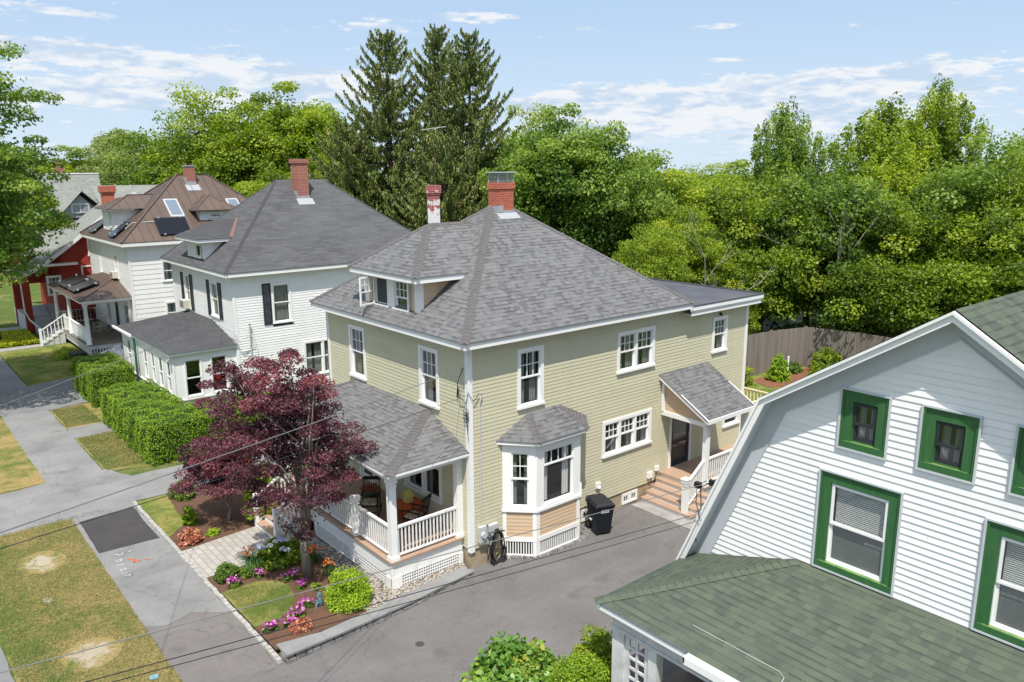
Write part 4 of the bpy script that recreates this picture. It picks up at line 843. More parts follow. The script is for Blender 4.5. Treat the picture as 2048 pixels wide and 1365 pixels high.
b_ = MB(); b_.box(-2.40, -2.16, .32, 7.9, 3.22, 3.42); b_.box(-2.16, -.03, .32, .56, 3.22, 3.42); b_.box(-2.16, -.03, 7.66, 7.9, 3.22, 3.42); b_.box(-2.15, -.03, .57, 7.65, 3.36, 3.40)
fascia_ring(b_, -2.56, -.035, .02, 8.1, 3.40, 3.50, .03); b_.box(-2.62, -2.57, -.02, 8.14, 3.46, 3.535); b_.box(-2.57, -.04, -.03, .018, 3.46, 3.535); b_.box(-2.53, -.04, .06, 8.05, 3.41, 3.43); b_.build('porch_beam', M['white'], PO)
r_ = MB(); A, B, C1, C2 = (-2.63, -.04, 3.555), (-2.63, 8.18, 3.555), (-.025, 1.95, 4.36), (-.025, 6.2, 4.36)
roofface(r_, [B, A, C1, C2]); roofface(r_, [A, (-.025, -.04, 3.555), C1], off=2); roofface(r_, [(-.025, 8.18, 3.555), B, C2], off=4); r_.build('porch_roof', M['roof1'], PO)
c = MB(); s = side_vecs(A, C1, (0, 1, 0), (1, 0, 0)); hipcaps(c, A, C1, s[0], s[1], .15); c.build('porch_cap', M['cap1'], PO); c = MB(); s = side_vecs(B, C2, (0, -1, 0), (1, 0, 0)); hipcaps(c, B, C2, s[0], s[1], .15); c.build('porch_cap', M['cap1'], PO)
st_ = MB(); tr_ = MB()
for i in range(4): st_.box(-2.46-.28*(i+1), -2.46-.28*i, 5.15, 6.65, .0, .89-.18*(i+1)); tr_.box(-2.48-.28*(i+1), -2.46-.28*i, 5.12, 6.68, .89-.18*(i+1), .92-.18*(i+1))
tr_.build('tread', M['decking'], PO)
for y_ in (5.15, 6.65): st_.box(-3.62, -3.5, y_-.06, y_+.06, 0, 1.15); railing(st_, (-3.5, y_, .12), (-2.36, y_, .85), .95)
st_.build('front_steps', M['white'], PO)
# ---------- side porch with steps
S_ = MB(); S_.box(8.25, 13.0, -1.88, -.04, .60, .81); S_.box(8.28, 13.0, -1.84, -.04, .05, .60)
for k in range(1, 5): S_.box(8.25-.25*k+.02, 8.27-.25*(k-1), -2.14, -.05, .02, .85-.165*k-.03)
SP = S_.build('side_porch', M['white'], H)
d_ = MB(); d_.box(8.20, 13.0, -1.95, -.035, .81, .85)
for k in range(1, 5): d_.box(8.25-.25*k-.02, 8.25-.25*(k-1)+.02, -2.18, -.04, .85-.165*k-.03, .85-.165*k)
d_.build('tread', M['decking'], SP)
s_ = MB(); s_.box(6.75, 7.3, -2.55, -.05, .0, .055); s_.build('landing_slab', M['concrete'], SP)
for (x_, y_, z0, z1, w_) in ((8.38, -1.8, .85, 3.08, .17), (10.5, -1.8, .85, 3.08, .17), (12.85, -1.8, .85, 1.95, .15)):
    c_ = MB(); column(c_, x_, y_, z0, z1, w_); c_.build('column', M['white'], SP)
c_ = MB(); column(c_, 7.38, -1.8, .055, 1.32, .17); c_.box(7.25, 7.51, -1.93, -1.67, 1.32, 1.36); c_.build('newel_post', M['white'], SP)
r_ = MB(); railing(r_, (7.47, -1.8, .22), (8.30, -1.8, .80), .98, .12, .10); r_.build('railing', M['white'], SP)
r_ = MB(); railing(r_, (8.48, -1.8, .85), (10.4, -1.8, .85), .93); r_.build('railing', M['white'], SP); r_ = MB(); railing(r_, (10.6, -1.8, .85), (12.77, -1.8, .85), .93); r_.build('railing', M['white'], SP)
r_ = MB(); roofface(r_, [(8.02, -2.05, 3.24), (10.72, -2.05, 3.24), (10.72, -.02, 4.40), (8.02, -.02, 4.40)]); r_.face([(8.02, -2.05, 3.20), (10.72, -2.05, 3.20), (10.72, -.02, 4.36), (8.02, -.02, 4.36)]); r_.build('porch_roof', M['roof1'], SP)
g_ = MB(); g_.extr([(8.04, -2.08, 3.08), (8.04, -2.08, 3.235), (8.04, -.02, 4.39), (8.04, -.02, 4.22)], (.04, 0, 0)); g_.box(8.04, 10.72, -2.10, -2.06, 3.10, 3.235); g_.extr([(10.68, -2.08, 3.08), (10.68, -2.08, 3.235), (10.68, -.02, 4.39), (10.68, -.02, 4.22)], (.04, 0, 0))
g_.box(8.20, 8.36, -1.90, -.03, 2.93, 3.08); g_.box(8.30, 10.6, -1.90, -1.72, 3.08, 3.20); g_.box(8.18, 8.28, -.14, -.03, 3.08, 4.2); g_.build('porch_beam', M['white'], SP)
g_ = MB(); siding(g_, frame((8.26, -.14, 0), (0, -1, 0), (-1, 0, 0)), lambda z: (0, max(.03, 1.72-(z-3.08)*1.72/1.02)), 3.08, 4.05, (), .10); g_.build('gable_siding', M['tan'], SP)
# back deck stairs railing with cream balusters
t = thing('back_deck', 'cream railed back deck beyond the rear corner of the olive house', 'deck', (15, 1.5, 0))
d_ = MB(); d_.box(13.1, 16.6, .6, 3.2, .9, 1.0); 
for x_, y_ in ((13.3, .7), (16.5, .7), (16.5, 3.1)): d_.box(x_-.06, x_+.06, y_-.06, y_+.06, 0, 1.0)
d_.build('deck', M['decking'], t); M['cream'] = paint('cream_paint', (.72, .66, .40), .5)
for a, b in (((13.2, .7, 1.0), (16.42, .7, 1.0)), ((16.5, .75, 1.0), (16.5, 3.1, 1.0))): r_ = MB(); railing(r_, a, b, .9, sp=.16, bw=.05); r_.build('railing', M['cream'], t)

# ================================================================== HOUSE 2 (white, dark shutters)
H2 = thing('white_house', 'white clapboard house with dark shutters, grey hip roof and enclosed sun porch', 'house', (.9, 19.2, 0))
f2s = frame((.9, 19.2, 0), (1, 0, 0), (0, -1, 0)); f2f = frame((.9, 19.2, 0), (0, 1, 0), (-1, 0, 0)); f2b = frame((.9, 27.6, 0), (1, 0, 0), (0, 1, 0)); f2r = frame((12.4, 19.2, 0), (0, 1, 0), (1, 0, 0))
so2 = [(1.83, 2.85, 3.97, 5.94), (3.3, 5.4, 1.1, 2.9), (7.2, 8.2, 3.97, 5.94)]
fo2 = [(5.78, 6.66, 4.11, 5.97), (1.79, 2.85, 4.2, 5.96), (1.0, 7.2, .6, 2.9)]
mb = MB(); siding(mb, f2s, rect(.1, 11.4), .5, 6.45, so2, .125); siding(mb, f2f, rect(.1, 8.3), .5, 6.45, fo2[:2], .125); siding(mb, f2b, rect(.1, 11.4), .5, 6.45, (), .25); siding(mb, f2r, rect(0, 8.4), .5, 6.45, (), .25); mb.build('wall', M['whites'], H2)
for bb in (((.865, 1.0, 19.165, 19.199, .4, 6.45), (.865, .899, 19.199, 19.32, .4, 6.45)), ((.865, .899, 27.5, 27.64, .4, 6.45),), ((12.3, 12.44, 19.165, 19.199, .4, 6.45),)):
    mb = MB(); [mb.box(*b_) for b_ in bb]; mb.build('corner_trim', M['white'], H2)
mb = MB(); mb.lbox(f2s, .03, 11.45, -.1, .5, -.3, -.02); mb.lbox(f2f, .03, 8.35, -.1, .5, -.3, -.02); mb.build('foundation', M['concrete'], H2)
mb = MB(); fascia_ring(mb, .48, 12.82, 18.78, 28.02, 6.42, 6.60); mb.box(.51, 12.79, 18.81, 27.99, 6.43, 6.45); mb.build('fascia', M['white'], H2)
hip_roof(H2, .45, 12.85, 18.75, 28.05, 6.63, 5.2, 7.9, 23.4, 23.4, 10.66, M['roof2'], M['roof2d'], capw=.10)
window(H2, f2s, *so2[0], grid=None, curtain='curtain', cfill=1.0); window(H2, f2s, *so2[1], units=2, grid=None, curtain='curtain'); window(H2, f2s, *so2[2], grid=None)
for o in fo2[:2]: window(H2, f2f, *o, grid=None, curtain='curtain', cfill=.7)
def shutter(parent, fr, u0, u1, z0, z1):
    a = MB(); a.lbox(fr, u0, u0+.05, z0, z1, .02, .055); a.lbox(fr, u1-.05, u1, z0, z1, .02, .055)
    for z in (z0, (z0+z1)/2-.04, z1-.08): a.lbox(fr, u0+.05, u1-.05, z, z+.08, .02, .054)
    n = int((z1-z0)/.06)
    for i in range(n): z = z0+.08+(z1-z0-.16)*i/n; a.lbox(fr, u0+.05, u1-.05, z, z+.035, .022, .044)
    a.build('shutter', M['black'], parent)
shutter(H2, f2s, 1.40, 1.81, 3.97, 5.94); shutter(H2, f2s, 6.77, 7.18, 3.97, 5.94)
for o in fo2[:2]: shutter(H2, f2f, o[0]-.43, o[0]-.02, o[2], o[3]); shutter(H2, f2f, o[1]+.02, o[1]+.43, o[2], o[3])
def air_con(parent, fr, u0, u1, z0, z1):
    a = MB(); a.lbox(fr, u0, u1, z0, z1, -.05, .38); a.lbox(fr, u0+.04, u1-.04, z0+.05, z1-.05, .38, .384, 1)
    for i in range(3): u = u0+.02+(u1-u0-.04)*i/3; a.lbox(fr, u, u+.03, z0+.02, z1-.02, .384, .392)
    a.build('air_conditioner', [M['beige'], M['acg']], parent)
air_con(H2, f2f, 5.9, 6.54, 4.18, 4.6)
ch = MB(); ch.box(5.85, 6.5, 22.3, 22.95, 9.6, 11.5); ch.box(5.80, 6.55, 22.25, 23.0, 11.5, 11.72); cho = ch.build('chimney', M['brick2'], H2); c = MB(); c.face([(5.75, 21.95, 9.42), (6.65, 21.95, 9.42), (6.65, 22.28, 9.72), (5.75, 22.28, 9.72)]); c.box(5.83, 6.52, 22.28, 22.298, 9.55, 9.85); c.box(5.835, 5.848, 22.3, 22.9, 9.6, 10.1); c.build('flashing', M['flash'], cho)
d2 = MB(); fd2 = frame((.85, 22.2, 0), (0, 1, 0), (-1, 0, 0)); k2 = (10.66-6.63)/4.75
siding(d2, fd2, rect(0, 2.4), 6.95, 7.85, [(.35, 1.35, 6.95, 7.65)], .125); siding(d2, frame((.85, 22.2, 0), (1, 0, 0), (0, -1, 0)), lambda z: (0, max(.03, (z-6.95)/k2)), 7.0, 7.85, (), .125); siding(d2, frame((.85, 24.6, 0), (1, 0, 0), (0, 1, 0)), lambda z: (0, max(.03, (z-6.95)/k2)), 7.0, 7.85, (), .125)
d2o = d2.build('dormer', M['whites'], H2); tr = MB(); tr.box(.4, .43, 21.75, 25.05, 7.80, 7.94); tr.box(.43, 2.05, 21.75, 21.78, 7.80, 7.94); tr.box(.43, 2.05, 25.02, 25.05, 7.80, 7.94); tr.box(.44, 2.0, 21.79, 25.0, 7.82, 7.84); tr.box(.81, .84, 22.17, 22.3, 6.9, 7.85); tr.box(.81, .84, 24.5, 24.63, 6.9, 7.85); tr.build('trim', M['white'], d2o)
window(d2o, fd2, .5, 1.4, 6.95, 7.68, cw=.07, single=True, grid=None, curtain='curtain', depth=.4)
dr = MB(); e = 7.96; A, B, ap, rg = (.36, 21.7, e), (.36, 25.1, e), (1.95, 23.4, 8.78), (.45+(8.78-6.63)/k2, 23.4, 8.78); vx = .45+(e-6.63)/k2
roofface(dr, [B, A, ap]); roofface(dr, [A, (vx, 21.7, e), rg, ap]); roofface(dr, [(vx, 25.1, e), B, ap, rg]); dr.build('dormer_roof', M['roof2d'], H2)
v = MB(); v.beam(Vector((vx, 21.72, e+.03)), Vector((rg[0]+.05, 23.35, 8.80)), .22, .03); v.build('valley_flashing', paint('copper_valley', (.20, .10, .085), .6, .2, 4), H2)
# enclosed sun porch
W2 = MB(); wf = frame((-2.05, 19.3, 0), (0, 1, 0), (-1, 0, 0)); ws = frame((-2.05, 19.3, 0), (1, 0, 0), (0, -1, 0)); wb = frame((-2.05, 27.4, 0), (1, 0, 0), (0, 1, 0))
fw_ = [(.20, .80, 1.3, 2.82), (1.36, 2.0, 1.3, 2.82), (2.55, 3.1, 1.3, 2.82), (3.75, 4.35, 1.3, 2.82), (6.5, 7.2, 1.25, 2.82)]
ss_ = [(.52, 1.32, 1.08, 2.86), (1.70, 2.50, 1.08, 2.86)]
def panelwall(mb, fr, L_, z0, z1, ops):
    x = 0
    for (a, b, c, d) in ops: mb.lbox(fr, x, a, z0, z1, -.1, 0); mb.lbox(fr, a, b, z0, c, -.1, 0); mb.lbox(fr, a, b, d, z1, -.1, 0); x = b
    mb.lbox(fr, x, L_, z0, z1, -.1, 0)
panelwall(W2, wf, 8.1, .55, 3.12, fw_); panelwall(W2, ws, 2.92, .55, 3.12, ss_); panelwall(W2, wb, 2.92, .55, 3.12, [])
W2.lbox(wf, -.02, 8.12, 1.10, 1.16, .0, .05); W2.lbox(ws, -.02, 2.94, .98, 1.04, .0, .05); W2.box(-2.2, .86, 19.12, 27.5, 3.12, 3.24); W2.lbox(ws, -.05, .10, .5, 3.12, 0, .03)
W2.lbox(wf, 0, 8.1, -.1, .55, -.2, -.03); W2.lbox(ws, 0, 2.9, -.1, .55, -.2, -.03)
WP = W2.build('sun_porch', M['white'], H2)
for o in fw_: window(WP, wf, *o, grid=None, cw=.05, curtain=None, proud=.02, sill=False, depth=.5, split=.5)
for o in ss_: window(WP, ws, *o, grid=None, cw=.06, curtain=None, proud=.03, sill=False, depth=.75, split=.5)
pr = MB(); A, B, Cc, T1, T2 = (-2.25, 19.05, 3.26), (.88, 19.05, 3.26), (-2.25, 27.7, 3.26), (.88, 22.1, 4.02), (.88, 25.6, 4.02)
roofface(pr, [Cc, A, T1, T2]); roofface(pr, [A, B, T1]); roofface(pr, [(.88, 27.7, 3.26), Cc, T2]); pr.build('porch_roof', M['roof2d'], WP)
g2 = MB(); g2.box(-2.36, -2.26, 24.6, 27.9, 3.18, 3.28); g2.build('gutter', M['white'], WP); g2 = MB(); g2.tube([(-2.2, 24.45, 0), (-2.2, 24.45, 3.15)], .055, 8); g2.build('downpipe', M['darkgreen'], WP)
g2 = MB(); g2.tube([(-2.15, 19.22, 2.98), (-2.3, 19.05, 2.98)], .05, 8); g2.tube([(-2.2, 19.2, 3.0), (-2.3, 19.18, 2.9)], .03, 6); g2.build('flood_light', M['steel'], WP)
mb = MB(); fr = ws; mb.lbox(fr, 1.85, 2.2, 1.62, 1.90, -.30, -.2); tag(mb.build('cushion', M['cushion_red']), 'bright red cushion seen through the sun porch window', 'cushion')
mb = MB(); mb.lbox(fr, 1.76, 2.44, 1.16, 1.60, -.5, -.25); tag(mb.build('sofa_throw', M['cushion_pink']), 'pink patterned sofa throw below the red cushion in the sun porch', 'throw')
# service mast and conduit
mb = MB(); mb.tube([(1.55, 19.12, .8), (1.55, 19.12, 4.0), (1.55, 19.05, 4.2), (1.48, 19.0, 4.15)], .03, 6)
for k in range(3): mb.tube([(1.5, 19.02, 4.1-.05*k), (1.35+.1*k, 18.9, 3.6), (1.0-.1*k, 18.9, 3.3+.1*k), (.7, 19.0, 3.9), (.6, 19.4, 4.3)], .012, 5)
mb.tube([(1.6, 19.08, 4.1), (1.75, 19.0, 3.2), (1.7, 19.05, 2.2), (1.62, 19.1, 1.6)], .01, 5); mb.build('service_conduit', M['meter'], H2)

# ================================================================== HOUSE 3 (white, brown metal roof)
H3 = thing('white_house', 'white house with brown standing seam metal roof, dormers and solar panels', 'house', (.6, 35, 0))
f3s = frame((.6, 35, 0), (1, 0, 0), (0, -1, 0)); f3f = frame((.6, 35, 0), (0, 1, 0), (-1, 0, 0))
so3 = [(1.85, 2.85, 4.35, 5.7), (1.85, 2.75, 1.6, 3.1), (6, 7, 4.2, 5.7)]; fo3 = [(6.6, 7.15, 4.45, 6.05), (2.55, 3.3, 4.45, 6.0), (.6, 2.3, 1.2, 3.0), (3.4, 4.4, .9, 3.0), (5.6, 6.6, 1.3, 2.9)]
mb = MB(); siding(mb, f3s, rect(.1, 11), .4, 6.7, so3, .30); siding(mb, f3f, rect(.1, 9.5), .4, 6.7, fo3, .15); siding(mb, frame((.6, 44.6, 0), (1, 0, 0), (0, 1, 0)), rect(0, 11), .4, 6.7, (), .3); siding(mb, frame((11.6, 35, 0), (0, 1, 0), (1, 0, 0)), rect(0, 9.6), .4, 6.7, (), .3); mb.build('wall', M['whites'], H3)
for bb in (((.56, .7, 34.96, 34.999, .3, 6.7), (.56, .599, 34.999, 35.12, .3, 6.7)), ((.56, .599, 44.5, 44.64, .3, 6.7),)):
    mb = MB(); [mb.box(*b_) for b_ in bb]; mb.build('corner_trim', M['white'], H3)
mb = MB(); fascia_ring(mb, .20, 12.0, 34.6, 45.0, 6.68, 6.90); mb.box(.23, 11.97, 34.63, 44.97, 6.69, 6.71); mb.build('fascia', M['white'], H3)
r3 = hip_roof(H3, .18, 12.02, 34.58, 45.02, 6.93, 5.4, 7.4, 39.8, 39.8, 10.85, M['metalroof'], None)
def seams(mb, pts, sp=.55, h=.04, w_=.03):
    P = [Vector(p) for p in pts]; ud = (P[1]-P[0]).normalized(); n = ud.cross(P[2]-P[0]).normalized()
    if n.z < 0: n = -n
    vd = n.cross(ud); vd = vd if vd.z > 0 else -vd; q = [((p-P[0]).dot(ud), (p-P[0]).dot(vd)) for p in P]; u = min(a for a, b in q)+sp/2; um = max(a for a, b in q)
    while u < um:
        vs = []
        for i in range(len(q)):
            (a, b), (c, d) = q[i], q[(i+1) % len(q)]
            if (a-u)*(c-u) < 0: vs.append(b+(d-b)*(u-a)/(c-a))
        if len(vs) >= 2 and max(vs)-min(vs) > .1:
            a = P[0]+ud*u+vd*min(vs)+n*h*.3; b = P[0]+ud*u+vd*max(vs)+n*h*.3; mb.beam(a, b, w_, h, upv=n)
        u += sp
A, B, C_, D_ = (.18, 34.58, 6.93), (12.02, 34.58, 6.93), (12.02, 45.02, 6.93), (.18, 45.02, 6.93); r1, r2 = (5.4, 39.8, 10.85), (7.4, 39.8, 10.85)
mb = MB(); seams(mb, [A, B, r2, r1]); seams(mb, [D_, A, r1]); seams(mb, [B, C_, r2]); 
for a, b in ((A, r1), (B, r2), (D_, r1), (r1, r2)): mb.beam(Vector(a)+Vector((0, 0, .03)), Vector(b)+Vector((0, 0, .03)), .14, .04)
mb.build('roof_seam', M['seam'], H3)
ch = MB(); ch.box(5.75, 6.35, 38.9, 39.5, 9.9, 11.35); ch.box(5.78, 6.32, 38.93, 39.47, 11.35, 11.43, 1); ch.box(5.70, 6.40, 38.85, 39.55, 11.43, 11.48, 1); cho = ch.build('chimney', [M['brick2'], M['steel']], H3)
c = MB(); c.face([(5.6, 38.4, 9.83), (6.55, 38.4, 9.83), (6.55, 38.92, 10.22), (5.6, 38.92, 10.22)]); c.box(5.73, 6.37, 38.87, 38.895, 10.1, 10.4); c.box(5.72, 5.748, 38.9, 39.5, 10.1, 10.7); c.build('flashing', M['flash'], cho)
k3 = (10.85-6.93)/5.22
def dormer3(y0, y1, xw, ze, zr):
    d = MB(); fd_ = frame((xw, y0, 0), (0, 1, 0), (-1, 0, 0)); zb = 6.93+k3*(xw-.18)
    siding(d, fd_, rect(0, y1-y0), zb-.02, ze, [(.5, 1.05, zb+.15, ze-.12)], .14); siding(d, frame((xw, y0, 0), (1, 0, 0), (0, -1, 0)), lambda z: (0, max(.03, (z-zb)/k3)), zb, ze, (), .14); siding(d, frame((xw, y1, 0), (1, 0, 0), (0, 1, 0)), lambda z: (0, max(.03, (z-zb)/k3)), zb, ze, (), .14)
    o = d.build('dormer', M['whites'], H3); window(o, fd_, .5, 1.05, zb+.15, ze-.12, cw=.06, grid=None, depth=.3)
    t_ = MB(); t_.box(xw-.03, xw-.001, y0-.03, y0+.1, zb-.05, ze); t_.box(xw-.03, xw-.001, y1-.1, y1+.03, zb-.05, ze); t_.box(xw-.38, xw+1.2, y0-.38, y1+.38, ze, ze+.05); t_.build('trim', M['white'], o)
    e = ze+.07; A, B = (xw-.42, y0-.42, e), (xw-.42, y1+.42, e); yc = (y0+y1)/2; hw = (y1-y0)/2+.42; ap = (xw-.42+hw, yc, zr); rg = (.18+(zr-6.93)/k3, yc, zr); vx = .18+(e-6.93)/k3
    r = MB(); roofface(r, [B, A, ap]); roofface(r, [A, (vx, y0-.42, e), rg, ap]); roofface(r, [(vx, y1+.42, e), B, ap, rg]); seams(r, [A, (vx, y0-.42, e), rg, ap]); seams(r, [B, A, ap]); r.beam(Vector(A)+Vector((0, 0, .02)), Vector(ap)+Vector((0, 0, .02)), .1, .04); r.beam(Vector(ap)+Vector((0, 0, .02)), Vector(rg)+Vector((0, 0, .02)), .1, .04); r.build('dormer_roof', M['metalroof'], H3)
dormer3(38.4, 41.0, .85, 8.70, 9.6)
# side dormer on the near slope
d = MB(); yw = 36.0; zb = 6.93+k3*(yw-34.58); fd_ = frame((5.4, yw, 0), (1, 0, 0), (0, -1, 0)); siding(d, fd_, rect(0, 2.1), zb-.05, 8.6, [(.6, 1.5, zb+.1, 8.5)], .14)
siding(d, frame((5.4, yw, 0), (0, 1, 0), (-1, 0, 0)), lambda z: (0, max(.03, (z-zb)/k3)), zb, 8.6, (), .14); siding(d, frame((7.5, yw, 0), (0, 1, 0), (1, 0, 0)), lambda z: (0, max(.03, (z-zb)/k3)), zb, 8.6, (), .14); o = d.build('dormer', M['whites'], H3); window(o, fd_, .6, 1.5, zb+.1, 8.5, grid=None, depth=.3)
e = 8.63; r = MB(); A, B, ap = (5.0, 35.6, e), (7.9, 35.6, e), (6.45, 37.05, 9.55); rg = (6.45, 34.58+(9.55-6.93)/k3, 9.55); vy = 34.58+(e-6.93)/k3
roofface(r, [A, B, ap]); roofface(r, [(5.0, vy, e), A, ap, rg]); roofface(r, [B, (7.9, vy, e), rg, ap]); r.box(5.02, 7.88, 35.62, vy, e-.06, e-.01); seams(r, [A, B, ap]); seams(r, [(5.0, vy, e), A, ap, rg]); r.beam(A, ap, .1, .06); r.beam(B, ap, .1, .06); r.build('dormer_roof', M['metalroof'], H3)
def onroof(x, y, up_=.08): return Vector((x, y, 6.93+k3*(y-34.58)+up_))
for (x0, x1, y0, y1) in ((3.72, 4.6, 36.3, 37.7), (7.75, 8.55, 36.7, 37.6)):
    s_ = MB(); c4 = [onroof(x0, y0), onroof(x1, y0), onroof(x1, y1), onroof(x0, y1)]; lo = [p-Vector((0, 0, .1)) for p in c4]; s_.hexa(lo+c4); so_ = s_.build('skylight', M['steel'], H3)
    g_ = MB(); g_.face([onroof(x0+.1, y0+.1, .085), onroof(x1-.1, y0+.1, .085), onroof(x1-.1, y1-.1, .085), onroof(x0+.1, y1-.1, .085)]); pm = g_.build('pane', paint('skylight_glass', (.16, .20, .25), .03, .1, 1, spec=1.), so_)
def panel(parent, c4, th=.05):
    p = MB(); c4 = [Vector(c) for c in c4]; n = (c4[1]-c4[0]).cross(c4[3]-c4[0]).normalized(); n = n if n.z > 0 else -n; p.hexa([c-n*th for c in c4]+c4); o = p.build('solar_panel', M['pv'], parent)
    b = MB(); 
    for i, j in ((0, 1), (3, 2)):
        for f_ in (.15, .85): q = c4[i].lerp(c4[j], f_); b.box(q.x-.05, q.x+.05, q.y-.05, q.y+.05, q.z-.03, q.z+.06)
    b.build('clamp', M['steel'], o)
panel(H3, [onroof(2.55, 34.85, .16), onroof(4.45, 34.85, .16), onroof(4.45, 35.95, .30), onroof(2.55, 35.95, .30)])
def onfr(x, y, up_): return Vector((x, y, 6.93+k3*(x-.18)+up_))
for (y0, y1) in ((36.7, 37.9), (41.6, 43.0)): panel(H3, [onfr(.25, y0, .2), onfr(1.35, y0, .22), onfr(1.35, y1, .22), onfr(.25, y1, .2)])
mb = MB(); mb.tube([onroof(.9, 36.2, .1)+Vector((0, 0, -.6)), (1.35, 36.2, 8.0), onroof(2.6, 35.9, .12)], .025, 5); mb.build('conduit', M['meter'], H3)
for o in so3: window(H3, f3s, *o, grid=None, curtain='curtain')
for o in fo3[:2]+[fo3[2], fo3[4]]: window(H3, f3f, *o, grid=None if o[3] > 4 else (3, 2), curtain='curtain')
door(H3, f3f, *fo3[3], 'black'); air_con(H3, f3f, 2.6, 3.25, 4.5, 4.9)
# porch of house 3
P3 = MB(); P3.box(-2.1, .58, 35.2, 44.1, .62, .86); P3.box(-2.05, -2.0, 35.25, 44, .3, .62); PO3 = P3.build('front_porch', M['worn'], H3)
d_ = MB(); 
for i in range(19): x_ = -2.15+i*.143; d_.box(x_, x_+.137, 35.15, 44.15, .862, .90)
d_.build('deck', M['oldwood'], PO3)
l_ = MB()
for i in range(16): l_.box(-2.0+i*.16, -1.92+i*.16, 35.22, 35.25, .02, .62)
l_.build('skirt_slats', M['worn'], PO3)
for y_ in (35.35, 39.9, 43.9):
    c_ = MB(); c_.lathe((-2.0, y_, .90), [(.17, 0), (.17, .08), (.13, .1), (.125, 1.0), (.10, 2.3), (.15, 2.34), (.15, 2.46)], 14); c_.build('column', M['white'], PO3, True)
c_ = MB(); c_.lathe((.45, 35.35, .90), [(.13, 0), (.10, 2.3), (.14, 2.46)], 12); c_.build('column', M['white'], PO3, True)
b_ = MB(); b_.box(-2.12, -1.9, 35.2, 44.1, 3.36, 3.50); b_.box(-1.9, .58, 35.2, 35.4, 3.36, 3.50); fascia_ring(b_, -2.3, .57, 35.0, 44.3, 3.48, 3.60); b_.box(-2.2, .55, 35.1, 44.2, 3.49, 3.51); b_.build('porch_beam', M['white'], PO3)
r_ = MB(); A, B, T1, T2 = (-2.36, 34.95, 3.62), (-2.36, 44.35, 3.62), (.57, 38.4, 4.5), (.57, 41.5, 4.5)
roofface(r_, [B, A, T1, T2]); roofface(r_, [A, (.57, 34.95, 3.62), T1]); roofface(r_, [(.57, 44.35, 3.62), B, T2]); seams(r_, [B, A, T1, T2]); seams(r_, [A, (.57, 34.95, 3.62), T1]); r_.beam(Vector(A)+Vector((0, 0, .02)), Vector(T1)+Vector((0, 0, .02)), .12, .05); r_.build('porch_roof', M['metalroof'], PO3)
def onp(x, y, up_): return Vector((x, y, 3.62+(x+2.36)*.30+up_))
for y0, y1 in ((37.4, 39.5), (39.8, 42.6)): panel(H3, [onp(-2.1, y0, .24), onp(-.6, y0, .24), onp(-.6, y1, .24), onp(-2.1, y1, .24)])
r_ = MB(); r_.box(-2.03, -1.98, 35.5, 39.75, 1.10, 1.78); r_.box(-2.06, -1.94, 35.5, 39.78, 1.78, 1.86); r_.box(-2.04, -1.97, 35.5, 39.75, .98, 1.04)
for i in range(9): r_.box(-2.02, -1.99, 35.9+i*.45, 35.95+i*.45, .9, 1.0)
r_.build('solid_railing', M['white'], PO3)
for a, b, h_ in (((-2.0, 40.1, .9), (-2.0, 41.45, .9), .9), ((-3.44, 41.55, .08), (-2.12, 41.55, .9), 1.0), ((-2.0, 43.95, .9), (.5, 43.95, .9), .9)): r_ = MB(); railing(r_, a, b, h_, sp=.2, bw=.05); r_.build('railing', M['white'], PO3)
for bb in ((-3.6, -3.46, 41.48, 41.62, 0, 1.15), (-2.1, -1.96, 41.48, 41.62, .9, 1.95)): r_ = MB(); r_.box(*bb); r_.build('newel_post', M['white'], PO3)
s_ = MB()
for i in range(4): s_.box(-2.15-.33*(i+1), -2.12-.33*i, 41.6, 43.7, 0, .9-.2*(i+1)+.02)
s_.build('front_steps', M['worn'], PO3)
